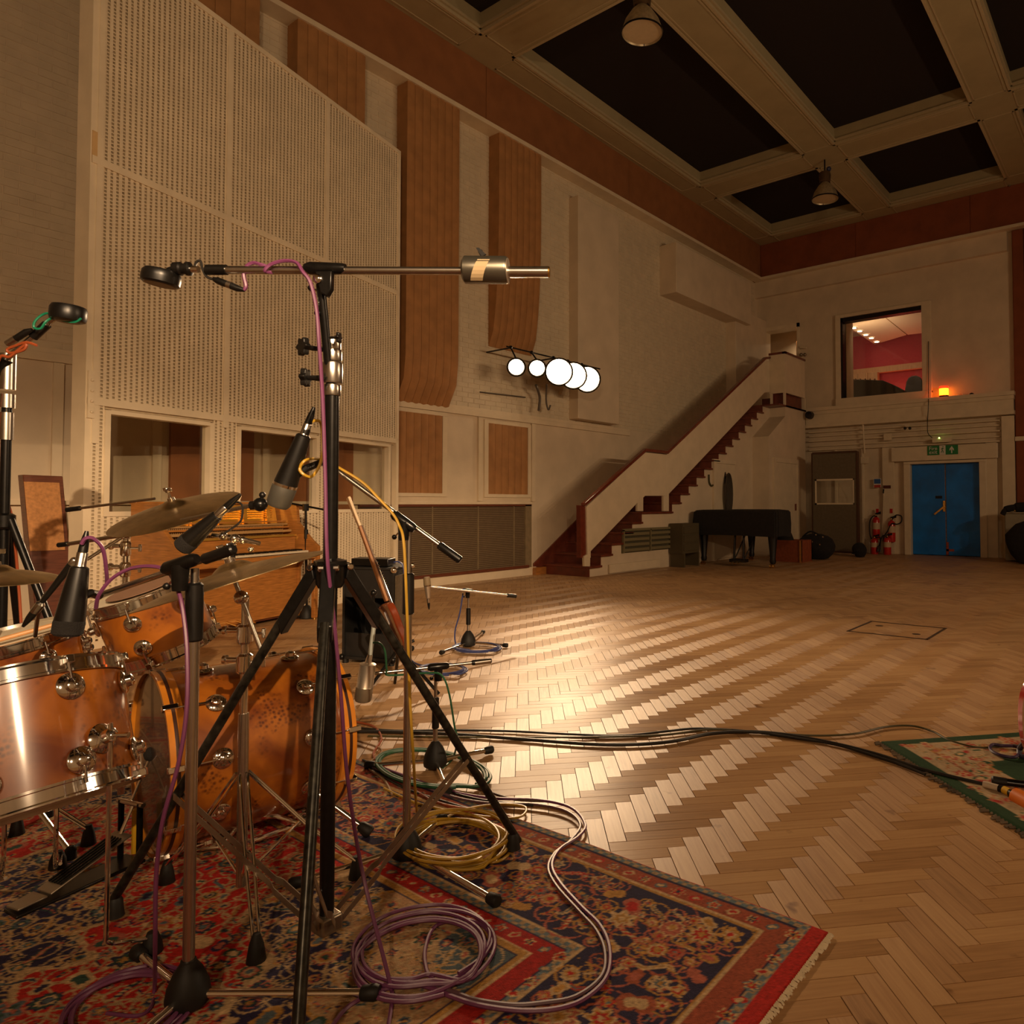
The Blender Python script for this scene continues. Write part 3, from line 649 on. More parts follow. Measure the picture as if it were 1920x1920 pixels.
for i in (0, 2, 4):
    p, aim = FLOOD[i]
    q = bpy.data.lights.new('flood_spot', 'SPOT'); q.energy = FLOODW; q.color = WARM; q.spot_size = radians(64); q.spot_blend = 1.0; q.shadow_soft_size = .09
    o = bpy.data.objects.new('flood_spot', q); C.objects.link(o); o.location = p+aim*.06; o.rotation_euler = aim.to_track_quat('-Z', 'Y').to_euler()
cbl = thing('cable_drop', 'dark cables dangling below the floodlights', 'cable', onX(1020, 750, XL+.1))
MB().tube(spline([onX(1005, 722, XL+.3), onX(1012, 745, XL+.2), onX(1010, 770, XL+.2)]), [.02]*9+[.035]*8 if False else .022).build('plug_drop', mat('cable grey', (.10, .08, .06), .6), cbl)
MB().tube(spline([onX(1025, 720, XL+.3), onX(1024, 750, XL+.2), onX(1028, 768, XL+.2), onX(1032, 760, XL+.2)]), .014).build('hook_drop', mat('cable grey', (.10, .08, .06), .6), cbl)
MB().tube([onX(900, 735, XL+.03), onX(985, 745, XL+.03)], .010).build('wall_conduit', mat('cable grey', (.10, .08, .06), .6), cbl)

# ================================================================ WHITE PERFORATED SCREEN
sp0 = V(G(564, 1145)); sd = Vector((-.30, .954, 0)).normalized()
# plane through the base point running to the left wall
sR = sp0+sd*1.80; 
def onS(x, y, off=0):
    n = Vector((sd.y, -sd.x, 0)); v = V(ray(x, y)); c = V(CP); return c+v*((sp0+n*off-c).dot(n)/v.dot(n))
def sS(x, y): q = onS(x, y); return ((q-sp0).dot(sd), q.z)
nS = Vector((sd.y, -sd.x, 0))               # towards the room
s0, s1 = sS(178, 0)[0], sS(748, 600)[0]
ztop = 5.88
scn = thing('perforated_screen', 'tall white perforated metal acoustic screen with three windows', 'screen', sp0)
def sbox(a, b, z0, z1, d0, d1):             # box in screen coordinates (d: towards room)
    c = sp0+sd*((a+b)/2)+nS*((d0+d1)/2); return (c+Vector((0, 0, (z0+z1)/2)), sd*((b-a)/2), nS*((d1-d0)/2), Vector((0, 0, (z1-z0)/2)))
def SB(mb, *a): return mb.obox(*sbox(*a))
zT = sS(745, 550)[1]; zH = (sS(205, 775)[1]+sS(720, 838)[1])/2; zS = sS(640, 955)[1]
j1, j2 = sS(428, 400)[0], sS(612, 450)[0]
w = [(sS(205, 850)[0], sS(392, 850)[0]), (sS(450, 880)[0], sS(592, 880)[0]), (sS(632, 880)[0], sS(727, 880)[0])]
# side post (thick end face) and frame members
SB(MB(), s0-.01, s0+.04, 0, ztop, -.16, 0).build('end_post', M_white, scn, smooth=False)
fm = [(s0, s1, ztop-.05, ztop), (s0, s1, zT-.03, zT+.03), (s0, s1, zH+.06, zH+.12), (s0, s1, 0, .06)]
for q in fm: SB(MB(), q[0], q[1], q[2], q[3], -.02, .012).build('cross_rail', M_white, scn, smooth=False)
for a in (j1, j2): SB(MB(), a-.03, a+.03, zH, ztop, -.02, .010).build('joint_strip', M_white, scn, smooth=False)
SB(MB(), s1-.05, s1, 0, ztop, -.06, .012).build('edge_post', M_white, scn, smooth=False)
SB(MB(), s0+.04, s0+.09, zH-.25, ztop, 0, .008).build('hinge_strip', M_white, scn, smooth=False)
for a, b in w:
    f = MB()
    for q in ((a-.045, a, zS-.04, zH+.03), (b, b+.045, zS-.04, zH+.03), (a, b, zH, zH+.035), (a, b, zS-.04, zS)): SB(f, q[0], q[1], q[2], q[3], -.09, .012)
    fo = f.build('window_frame', M_white, scn, smooth=False)
    SB(MB(), a, b, zS, zH, -.055, -.05).build('pane', M_glass, fo)
# perforated sheet: slotted bars and bridges, built as real openings
PC = .048
def sheet(a, b, z0, z1, rowp):
    mb = MB(); n = max(1, int(round((b-a)/PC))); p = (b-a)/n; nr = max(1, int(round((z1-z0)/rowp))); q = (z1-z0)/nr
    for i in range(n+1):
        c = a+i*p; SB(mb, max(a, c-p*.27), min(b, c+p*.27), z0, z1, -.004, 0)
    for i in range(n):
        c = a+(i+.5)*p
        for k in range(nr+1):
            z = z0+k*q+(q/2 if i % 2 else 0)
            if z+.012 > z1: continue
            o = sp0+sd*c; hx = sd*(p*.24); dz = .010
            x = len(mb.v); mb.v += [o-hx-nS*.002+Vector((0, 0, z)), o+hx-nS*.002+Vector((0, 0, z)), o+hx-nS*.002+Vector((0, 0, z+dz)), o-hx-nS*.002+Vector((0, 0, z+dz))]
            mb.f.append((x, x+1, x+2, x+3))
    o = mb.build('perforated_sheet', M_white, scn, smooth=False, kind='stuff'); return o
ROW = .030
sheet(s0+.09, j1-.03, zT+.03, ztop-.05, ROW); sheet(j1+.03, j2-.03, zT+.03, ztop-.05, ROW); sheet(j2+.03, s1-.05, zT+.03, ztop-.05, ROW)
sheet(s0+.09, j1-.03, zH+.12, zT-.03, ROW); sheet(j1+.03, j2-.03, zH+.12, zT-.03, ROW); sheet(j2+.03, s1-.05, zH+.12, zT-.03, ROW)
sheet(s0+.04, w[0][0]-.045, .06, zH+.06, ROW); sheet(w[0][1]+.045, w[1][0]-.045, .06, zH+.06, ROW); sheet(w[1][1]+.045, w[2][0]-.045, .06, zH+.06, ROW)
for a, b in w: sheet(a-.045, b+.045, .06, zS-.04, ROW)
for q in ((s0+.05, s1-.06, zT+.03, ztop-.06), (s0+.05, s1-.06, zH+.13, zT-.03), (s0+.05, s1-.06, .07, zS-.05), (s0+.05, w[0][0]-.05, zS-.05, zH+.05), (w[0][1]+.05, w[1][0]-.05, zS-.05, zH+.05), (w[1][1]+.05, w[2][0]-.05, zS-.05, zH+.05), (s0+.05, s1-.06, zH+.04, zH+.13)):
    SB(MB(), *q, -.024, -.016).build('backing_board', M_back, scn, smooth=False)
# bracket with bolts, masking tape
a, z = sS(158, 740); SB(MB(), s0+.0, s0+.05, zH-.05, zH+.33, 0, .016).build('bolt_bracket', M_white, scn, smooth=False)
for k in range(4): q = sp0+sd*(s0+.025)+nS*.018; MB().lathe((q.x, q.y, zH+.0+k*.085), nS, [(0, .012), (.01, .010), (.012, .004)], 10).build('bolt', M_white, scn)
SB(MB(), s0+.0, s0+.05, sS(165, 300)[1], sS(165, 240)[1], 0, .006).build('masking_tape', mat('masking tape', (.72, .48, .22), .7), scn)
# barn door flap of the near floodlight (outside the frame)
_t = (Vector((-8.3, 2.2, 1.64))-NL); _p = NL+_t*.055; _hx = Vector((_t.y, -_t.x, 0)).normalized()
bf_ = thing('barn_door_flap', 'black floodlight flap above the near right corner, outside the picture', 'flap', _p)
MB().prism([_p-_hx*.5, _p+_hx*.5, _p+_hx*.5+Vector((0, 0, .55)), _p-_hx*.5+Vector((0, 0, .55))], _t.normalized()*.01).build('flap_plate', M_black, bf_)
# ================================================================ RUGS
def paint_rug(W, Ht, step, design):
    nx, ny = int(W/step)+1, int(Ht/step)+1
    X, Y = np.meshgrid(np.linspace(0, W, nx), np.linspace(0, Ht, ny)); return nx, ny, X, Y, design(X, Y, W, Ht)
RED = np.array((.47, .020, .013)); NAVY = np.array((.028, .022, .060)); CRM = np.array((.55, .37, .19)); GRN = np.array((.035, .075, .055)); GOLD = np.array((.45, .23, .055)); PINK = np.array((.44, .12, .075)); SLATE = np.array((.10, .14, .16))
PAL = [CRM, GOLD, PINK, SLATE, RED, NAVY, GRN]
def stamp(col, X, Y, cx, cy, r, kind, rng, ang, pal):
    m = (np.abs(X-cx) < r*1.3) & (np.abs(Y-cy) < r*1.3)
    if not m.any(): return
    x, y = X[m]-cx, Y[m]-cy; c, s = cos(ang), sin(ang); u, v = x*c+y*s, -x*s+y*c
    rr = np.hypot(u, v)/r; th = np.arctan2(v, u); out = col[m].copy()
    if kind == 0:      # rosette
        k = 5+rng.integers(0, 4); e = .78+.2*np.cos(k*th)
        for f, q in ((1, 0), (.80, 1), (.55, 2), (.28, 3)): out[rr < e*f] = pal[q]
    elif kind == 1:    # palmette
        e = .9*(1-.35*np.abs(np.sin(th/2)))*(1+.10*np.cos(11*th)); uu = rr
        for f, q in ((1, 0), (.84, 1), (.62, 2), (.42, 0), (.30, 3)): out[uu < e*f] = pal[q]
    elif kind == 2:    # curled leaf
        d = np.abs(v/r-.45*np.sin(u/r*2.6)); wdt = .26*np.clip(1-np.abs(u/r), 0, 1)**.6
        out[(d < wdt) & (np.abs(u/r) < 1)] = pal[0]; out[(d < wdt*.62) & (np.abs(u/r) < .95)] = pal[1]; out[(d < wdt*.2) & (np.abs(u/r) < .8)] = pal[2]
    else:              # bud
        e = .35+.45*np.abs(np.cos(th)); out[rr < e] = pal[0]; out[rr < e*.6] = pal[1]
    col[m] = out
def scroll(col, X, Y, cx, cy, r, turns, ang, w, c1):
    m = (np.abs(X-cx) < r*1.2) & (np.abs(Y-cy) < r*1.2)
    if not m.any(): return
    x, y = X[m]-cx, Y[m]-cy; rr = np.hypot(x, y); th = np.arctan2(y, x)-ang
    out = col[m].copy(); f = (rr/r*turns-th/(2*pi)) % 1; d = np.minimum(f, 1-f)*r/turns
    out[(d < w) & (rr < r) & (rr > r*.18)] = c1; col[m] = out
def fill_motifs(col, X, Y, mask_fn, W, Ht, n, rmin, rmax, seed, ground, sep=.74):
    rng = np.random.default_rng(seed); pts = []
    tries = 0
    while len(pts) < n and tries < n*40:
        tries += 1; x, y, r = rng.uniform(0, W/2), rng.uniform(0, Ht/2), rng.uniform(rmin, rmax)
        if not mask_fn(x, y, r): continue
        if any((x-a)**2+(y-b)**2 < ((r+c)*sep)**2 for a, b, c, *_ in pts): continue
        k = rng.choice([0, 1, 2, 2, 3]); p = [PAL[i] for i in rng.permutation(7)]; p = [q for q in p if not np.allclose(q, ground)]; a = rng.uniform(0, 2*pi)
        if np.allclose(ground, NAVY): p = [[PINK, GOLD, CRM, GOLD*1.2, np.array((.36, .09, .04))][rng.integers(5)]]+[q for q in p if q.sum() > .2]+[RED, CRM]
        if rng.random() < .4: p = [CRM if not np.allclose(CRM, ground) else RED]+[q for q in p]
        pts.append((x, y, r, k, p, a, rng.uniform(0, 6.28)))
    for ph in (0, 1):
        for x, y, r, k, p, a, b in pts:
            for mx, my in ((0, 0), (1, 0), (0, 1), (1, 1)):
                cx, cy = (W-x if mx else x), (Ht-y if my else y); aa = a
                if mx: aa = pi-aa
                if my: aa = -aa
                if ph == 0 and (k != 3): scroll(col, X, Y, cx, cy, r*1.7, 1.6, b if not (mx ^ my) else -b, .0032, ([GOLD, PINK, np.array((.40, .10, .05))][int(x*997) % 3] if np.allclose(ground, NAVY) else CRM*.8))
                elif ph == 0: pass
                else: stamp(col, X, Y, cx, cy, r, k, rng, aa, p)
def band_row(col, X, Y, W, Ht, d, r, pitch, seed, ground):
    rng = np.random.default_rng(seed); i = 0
    for (L, f) in ((W, lambda t: (t, d)), (W, lambda t: (t, Ht-d)), (Ht, lambda t: (d, t)), (Ht, lambda t: (W-d, t))):
        n = int((L-2*d)/pitch)
        for k in range(n+1):
            cx, cy = f(d+(L-2*d)*k/n); i += 1
            kinds = (0, 3); pal = [(CRM, RED, GOLD, NAVY), (SLATE, CRM, RED, GOLD), (RED, CRM, NAVY, GOLD)][k % 3]
            stamp(col, X, Y, cx, cy, r, kinds[k % 2], rng, (k % 2)*.7, pal)
def persian(X, Y, W, Ht):
    d = np.minimum(np.minimum(X, W-X)-.040, np.minimum(Y, Ht-Y)); col = np.zeros(X.shape+(3,)); col[:] = RED
    TAN = np.array((.40, .27, .15)); RUST = np.array((.34, .075, .035))
    B = [(-1, .010, RED), (.010, .036, TAN), (.036, .042, NAVY), (.042, .104, RUST), (.104, .112, CRM), (.112, .121, GOLD), (.121, .440, NAVY),
         (.440, .449, CRM), (.449, .474, TAN), (.474, .480, NAVY), (.480, .536, RED*.8), (.536, .546, CRM), (.546, .562, GOLD), (.562, .568, NAVY)]
    for a, b, c in B: col[(d >= a) & (d < b)] = c
    tick = ((np.floor(X/.018)+np.floor(Y/.018)) % 2 == 0) & (((d > .010) & (d < .036)) | ((d > .449) & (d < .474))); col[tick] = SLATE*1.3
    fd = d >= .568
    hx, hy = W/2, Ht/2; ax, ay = np.abs(X-hx), np.abs(Y-hy)
    cr = np.hypot((hx-.6-ax)/(hx-.6), (hy-.6-ay)/(hy-.6)*.9)
    th = np.arctan2(hy-ay, hx-ax); e = .60+.05*np.cos(22*th)
    col[fd & (cr < e)] = NAVY; col[fd & (cr < e) & (cr > e-.03)] = CRM
    e3 = e-.20-.03*np.cos(18*th); col[fd & (cr < e3)] = GOLD; col[fd & (cr < e3-.02)] = np.array((.44, .25, .12)); col[fd & (cr < .16)] = SLATE*.8
    cm = np.hypot(ax/hx, ay/hy); t2 = np.arctan2(ay, ax); e2 = .26+.03*np.cos(16*t2)
    col[fd & (cm < e2)] = CRM; col[fd & (cm < e2-.02)] = NAVY
    band_row(col, X, Y, W, Ht, .073, .024, .060, 2, RUST); band_row(col, X, Y, W, Ht, .508, .021, .054, 3, RED)
    inb = lambda x, y, r: .135+r*.6 < min(x-.04, y) < .43-r*.6
    fill_motifs(col, X, Y, inb, W, Ht, 330, .018, .062, 5, NAVY, .66)
    inf = lambda x, y, r: min(x-.04, y) > .575+r
    fill_motifs(col, X, Y, inf, W, Ht, 480, .015, .055, 8, RED, .74)
    rng = np.random.default_rng(3); col *= (1+.16*rng.standard_normal(X.shape))[..., None]
    return np.clip(col, .004, 1)
def greenrug(X, Y, W, Ht):
    d = np.minimum(np.minimum(X, W-X), np.minimum(Y, Ht-Y)); col = np.zeros(X.shape+(3,)); col[:] = np.array((.018, .055, .018))
    g = np.array((.018, .055, .018)); c = np.array((.46, .33, .19))
    col[(d > .07) & (d < .16)] = c; col[(d > .16) & (d < .175)] = np.array((.30, .12, .05))
    hx, hy = W/2, Ht/2; cr = np.hypot(hx-np.abs(X-hx), hy-np.abs(Y-hy)); th = np.arctan2(hy-np.abs(Y-hy), hx-np.abs(X-hx))
    col[(d > .175) & (cr < .48+.05*np.cos(14*th))] = c; col[(d > .175) & (d < .30)] = c
    rng = np.random.default_rng(4)
    for k in range(1500):
        x, y = rng.uniform(0, W), rng.uniform(0, Ht); q = min(x, W-x, y, Ht-y)
        if q < .075 or (q > .3 and math.hypot(min(x, W-x), min(y, Ht-y)) > .50): continue
        p = [[PINK, RED*.8, CRM], [np.array((.03, .09, .04)), CRM, GOLD], [CRM, PINK, RED], [GOLD, PINK, CRM]][rng.integers(4)]
        stamp(col, X, Y, x, y, rng.uniform(.018, .05), rng.choice([0, 2, 3]), rng, rng.uniform(0, 6), p+[RED])
    return np.clip(col*(1+.1*rng.standard_normal(X.shape))[..., None], .003, 1)
def rugmat(name):
    m = bpy.data.materials.new(name); m.use_nodes = True; nt = m.node_tree; b = nt.nodes['Principled BSDF']; L = nt.links
    a = nt.nodes.new('ShaderNodeAttribute'); a.attribute_name = 'pile'; L.new(a.outputs['Color'], b.inputs['Base Color'])
    b.inputs['Roughness'].default_value = .9; b.inputs['Sheen Weight'].default_value = .02; b.inputs['Sheen Roughness'].default_value = .5; b.inputs['Specular IOR Level'].default_value = .15
    g = nt.nodes.new('ShaderNodeNewGeometry'); n = nt.nodes.new('ShaderNodeTexNoise'); n.inputs['Scale'].default_value = 350; L.new(g.outputs['Position'], n.inputs[0])
    bp = nt.nodes.new('ShaderNodeBump'); bp.inputs['Strength'].default_value = .6; bp.inputs['Distance'].default_value = .004; L.new(n.outputs['Fac'], bp.inputs['Height']); L.new(bp.outputs[0], b.inputs['Normal']); return m
def make_rug(name, label, W, Ht, step, design, xf, thick):
    nx, ny, X, Y, col = paint_rug(W, Ht, step, design)
    Z = np.full(X.shape, thick)+.0015*np.sin(X*9)*np.cos(Y*7)
    edge = (X < 1e-6) | (X > W-1e-6) | (Y < 1e-6) | (Y > Ht-1e-6); Z[edge] = .001
    co = np.array([xf(a, b, c) for a, b, c in zip(X.ravel(), Y.ravel(), Z.ravel())]) if not hasattr(xf, 'vec') else xf.vec(X, Y, Z)
    idx = np.arange(nx*ny).reshape(ny, nx); q = np.stack([idx[:-1, :-1], idx[:-1, 1:], idx[1:, 1:], idx[1:, :-1]], -1).reshape(-1, 4)
    me = bpy.data.meshes.new(name); me.vertices.add(nx*ny); me.vertices.foreach_set('co', co.astype('f').ravel())
    me.loops.add(q.size); me.loops.foreach_set('vertex_index', q.astype('i').ravel()); me.polygons.add(len(q))
    me.polygons.foreach_set('loop_start', np.arange(0, q.size, 4, dtype='i')); me.polygons.foreach_set('loop_total', np.full(len(q), 4, 'i')); me.update(calc_edges=True)
    a = me.color_attributes.new('pile', 'FLOAT_COLOR', 'POINT'); a.data.foreach_set('color', np.concatenate([col.reshape(-1, 3), np.ones((nx*ny, 1))], 1).astype('f').ravel())
    me.materials.append(rugmat(name+' pile')); return me
class XF:
    def __init__(s, o, ax, ay): s.o, s.ax, s.ay = np.array(o), np.array(ax), np.array(ay)
    def vec(s, X, Y, Z): r = s.o[None]+X.ravel()[:, None]*s.ax[None]+Y.ravel()[:, None]*s.ay[None]; return np.concatenate([r, Z.ravel()[:, None]], 1)
RW, RH = RUG[1]-RUG[0], RUG[3]-RUG[2]
rug = thing('persian_rug', 'large red and navy patterned wool rug under the drum kit', 'rug', (RUG[1], RUG[3], 0))
me = make_rug('pile', '', RW, RH, .0052, persian, XF((RUG[1], RUG[3]), (-1, 0), (0, -1)), .009)
o = bpy.data.objects.new('pile', me); C.objects.link(o); o.parent = rug; o.location = (-RUG[1], -RUG[3], 0)
fr = MB()
y = RUG[2]
while y < RUG[3]-.005:
    fr.tube([(RUG[1]-.003, y, .006), (RUG[1]+.006, y+random.uniform(-.003, .003), .006), (RUG[1]+random.uniform(.008, .015), y+random.uniform(-.006, .006), .003)], .0035, 4); y += .0075
fr.build('fringe', mat('cream wool', (.80, .68, .48), .9), rug, kind='stuff')
ga, gb = np.array((-1.09, 3.49)), np.array((-.39, 2.83)); gx = (gb-ga)/np.linalg.norm(gb-ga); gy = np.array((-gx[1], gx[0]))
gr = thing('green_rug', 'green bordered floral rug at the right edge of the floor', 'rug', (ga[0], ga[1], 0))
me = make_rug('pile', '', 2.4, 1.9, .008, greenrug, XF(ga, gx, gy), .010)
o = bpy.data.objects.new('pile', me); C.objects.link(o); o.parent = gr; o.location = (-ga[0], -ga[1], 0)
fr = MB(); rr_ = random.Random(5)
for k in range(120):
    p = ga+gx*(2.4*k/120); w_ = rr_.uniform(.012, .035)
    fr.tube([(p[0], p[1], .005), (p[0]-gy[0]*w_+gx[0]*rr_.uniform(-.01, .01), p[1]-gy[1]*w_+gx[1]*rr_.uniform(-.01, .01), .004)], .006, 4)
fr.build('fringe', mat('grey brown wool', (.16, .12, .08), .9, noise=.7, nscale=14), gr, kind='stuff')

# ================================================================ FLOOR HATCH
hc = [G(*q) for q in ((1590, 1184), (1632, 1165), (1777, 1178), (1738, 1200))]
hx0, hx1, hy0, hy1 = -2.27, -1.57, 6.36, 7.05
fh = thing('floor_hatch', 'rectangular access hatch outlined in dark metal in the parquet', 'hatch', (-1.92, 6.7, 0))
MB().box(hx0, hx1, hy0, hy0+.022, -.01, .003).box(hx0, hx1, hy1-.022, hy1, -.01, .003).box(hx0, hx0+.022, hy0, hy1, -.01, .003).box(hx1-.022, hx1, hy0, hy1, -.01, .003).build('frame', mat('dark bronze', (.05, .025, .012), .6), fh, smooth=False)
for x, y in ((-2.12, 6.83), (-1.72, 6.58)): MB().lathe((x, y, -.002), (0, 0, 1), [(0, .036), (.003, .036), (.0035, .03)], 16).build('finger_pull', mat('dark bronze', (.05, .025, .012), .6), fh)

# ================================================================ CABLES
def cable(name, label, pts, r, m, group=None, n=8, closed=False):
    mb = MB().tube(spline(pts, n, closed), r, 6, closed=closed); o = mb.build(name, m, origin=V(pts[0])); tag(o, label, 'cable', group); return o
M_purple = mat('purple cable', (.17, .045, .13), .4, noise=.1)
M_yellow = mat('yellow cable', (.46, .27, .025), .4, noise=.1)
M_cblack = mat('black cable', (.016, .014, .012), .45)
M_colive = mat('olive cable', (.075, .065, .02), .45)
M_cblue = mat('blue cable', (.05, .07, .22), .45)
M_cgreen = mat('green cable', (.02, .10, .045), .45)
M_cred = mat('rust cable', (.33, .07, .02), .45)
gp = lambda pts, z: [G(x, y, z) for x, y in pts]
cable('floor_cable', 'thick black cable snaking across the parquet to the green rug', gp([(640, 1372), (720, 1372), (840, 1376), (970, 1385), (1090, 1394), (1180, 1396), (1260, 1390), (1330, 1376), (1400, 1372), (1470, 1377), (1560, 1393), (1650, 1416), (1720, 1440), (1790, 1458), (1842, 1470)], .012), .0085, M_cblack)
cable('floor_cable', 'second black cable twisted alongside the thick one on the parquet', gp([(640, 1362), (740, 1370), (850, 1369), (960, 1371), (1080, 1377), (1170, 1379), (1250, 1371), (1310, 1366), (1400, 1371), (1480, 1382), (1570, 1397), (1660, 1424), (1700, 1438), (1735, 1452)], .010), .006, M_cblack)
cable('floor_cable', 'thin olive cable rising in a hump before the green rug', gp([(690, 1380), (900, 1382), (1100, 1382), (1240, 1378), (1330, 1368), (1420, 1372), (1520, 1379), (1600, 1376), (1660, 1363), (1710, 1361), (1750, 1372), (1780, 1388), (1830, 1401), (1880, 1400), (1930, 1396)], .010), .005, M_colive)
cable('floor_cable', 'dark violet cable pair looping off the parquet onto the red rug corner', gp([(690, 1430), (760, 1455), (840, 1482), (920, 1496), (1010, 1500), (1070, 1514), (1097, 1545), (1085, 1568), (1050, 1592), (1035, 1622), (1050, 1655), (1090, 1700), (1125, 1735), (1143, 1778), (1138, 1830), (1100, 1870), (1050, 1890), (980, 1895), (900, 1885), (840, 1866), (800, 1850), (760, 1842)], .014), .0055, M_purple)
cable('floor_cable', 'inner strand of the violet cable loop over the rug edge', gp([(690, 1437), (770, 1466), (850, 1494), (920, 1506), (1000, 1508), (1060, 1520), (1088, 1546), (1070, 1576), (1040, 1600), (1028, 1628), (1044, 1662), (1085, 1708), (1118, 1745), (1134, 1785), (1128, 1830), (1080, 1868), (1020, 1880), (960, 1884), (890, 1874), (845, 1858), (790, 1845)], .014), .005, mat('mauve cable', (.14, .07, .09), .4))
def ccoil(name, label, c, rx, ry, turns, r, m, seed, h=.05, wob=.12):
    rg = random.Random(seed); pts = []; N = 18
    for k in range(turns*N):
        a = 2*pi*k/N; i = k//N
        s = 1+wob*sin(a*.83+i*1.7)+rg.uniform(-.01, .01)
        pts.append((c[0]+rx*s*cos(a)+.012*sin(i*2.1), c[1]+ry*s*sin(a)+.012*cos(i*1.3), r+.012+h*abs(sin(i*1.9+a*.27))*(i/turns)))
    t = tag(MB().tube(spline(pts, 3), r, 6).build(name, m, origin=c), label, 'cable'); return t
yc = G(852, 1592); ccoil('coiled_cable', 'coil of mustard yellow cable on the rug beside the mic stand foot', (yc[0], yc[1], 0), .185, .15, 11, .0048, M_yellow, 3, .045, .10)
cable('floor_cable', 'mustard yellow cable leading off the coil over the rug edge', gp([(800, 1560), (850, 1526), (900, 1512), (950, 1508), (985, 1514), (978, 1530), (940, 1534), (860, 1524), (780, 1505), (720, 1478)], .014), .0048, M_yellow)
pc = G(772, 1795); ccoil('coiled_cable', 'loose coil of purple cable on the red rug in the foreground', (pc[0], pc[1], 0), .165, .155, 5, .0050, M_purple, 9, .012, .25)
cable('floor_cable', 'purple cable loop lying on the right of the purple coil', gp([(812, 1850), (870, 1825), (910, 1790), (922, 1760), (900, 1732), (860, 1724), (815, 1738), (797, 1780), (800, 1820), (812, 1835)], .014), .0050, M_purple)
cable('floor_cable', 'purple cable running from the coil off the bottom left', gp([(740, 1850), (700, 1862), (650, 1890), (615, 1935)], .014), .0050, M_purple)
bc = G(888, 1219); ccoil('coiled_cable', 'small coil of blue cable at the foot of the far short mic stand', (bc[0], bc[1], 0), .20, .15, 5, .006, M_cblue, 4, .03, .2)
bc = G(822, 1262); ccoil('coiled_cable', 'blue cable heap on the floor behind the nearer short mic stand', (bc[0], bc[1], 0), .17, .13, 4, .006, M_cblue, 6, .03, .25)
gc = G(800, 1450); ccoil('coiled_cable', 'green cable looped round the base of the nearer short mic stand', (gc[0], gc[1], 0), .30, .16, 3, .007, M_cgreen, 8, .01, .12)
cable('floor_cable', 'tangle of dark cables under the bass drum edge, rust brown strand', gp([(660, 1352), (700, 1362), (715, 1385), (700, 1415), (720, 1440), (760, 1470), (820, 1505), (900, 1520)], .012), .0055, M_cred)
cable('floor_cable', 'pale brown cable curling beside the bass drum edge', gp([(655, 1385), (700, 1398), (716, 1410), (690, 1436), (720, 1462), (735, 1490)], .012), .005, mat('tan cable', (.30, .18, .09), .5))
for i, (lab, q) in enumerate((('dark cable running along the far rug edge', [(680, 1425), (740, 1450), (820, 1478), (905, 1500), (1000, 1510)]), ('thin dark cable across the parquet toward the lamp reflection', [(840, 1470), (900, 1480), (960, 1498), (1020, 1502)]), ('second dark cable beside the rug border', [(690, 1440), (760, 1478), (840, 1505), (930, 1530)]))):
    cable('floor_cable', lab, gp(q, .012), .005, M_cblack if i != 1 else mat('brown cable', (.08, .035, .02), .5))
# ================================================================ MICROPHONE STANDS, DRUMS, PIANO
def straight(a, b, n=2): a, b = V(a), V(b); return [a+(b-a)*k/(n-1) for k in range(n)]
def mic_body(name, label, a, b, r, m, cat='microphone', grille=.3, mg=None, band=True, n=20, par=None, flat=1):
    """microphone from tail a to grille end b"""
    a, b = V(a), V(b); L = (b-a).length; d = (b-a)/L; t = thing(name, label, cat, a)
    MB().lathe(a, d, [(0, r*.46), (.02*L, r*.60), (.10*L, r*.66), (.35*L, r*.80), (L*(1-grille), r)], n).build('body', m, t)
    MB().lathe(a+d*L*(1-grille), d, [(0, r*.99), (.006, r*1.03), (L*grille*.85, r*1.0), (L*grille, r*.80)], n).build('grille', mg or M_mesh, t)
    if band: MB().lathe(a+d*L*(1-grille)-d*.004, d, [(0, r*1.03), (.008, r*1.03)], n).build('ring', M_chrome, t)
    MB().lathe(a-d*.034, d, [(0, .0105), (.002, .0118), (.030, .0118), (.036, r*.46)], 14).build('connector', M_nickel, t); MB().lathe(a-d*.085, d, [(0, .004), (.012, .0065), (.03, .0095), (.051, .0105)], 14).build('cable_boot', M_black, t)
    return t
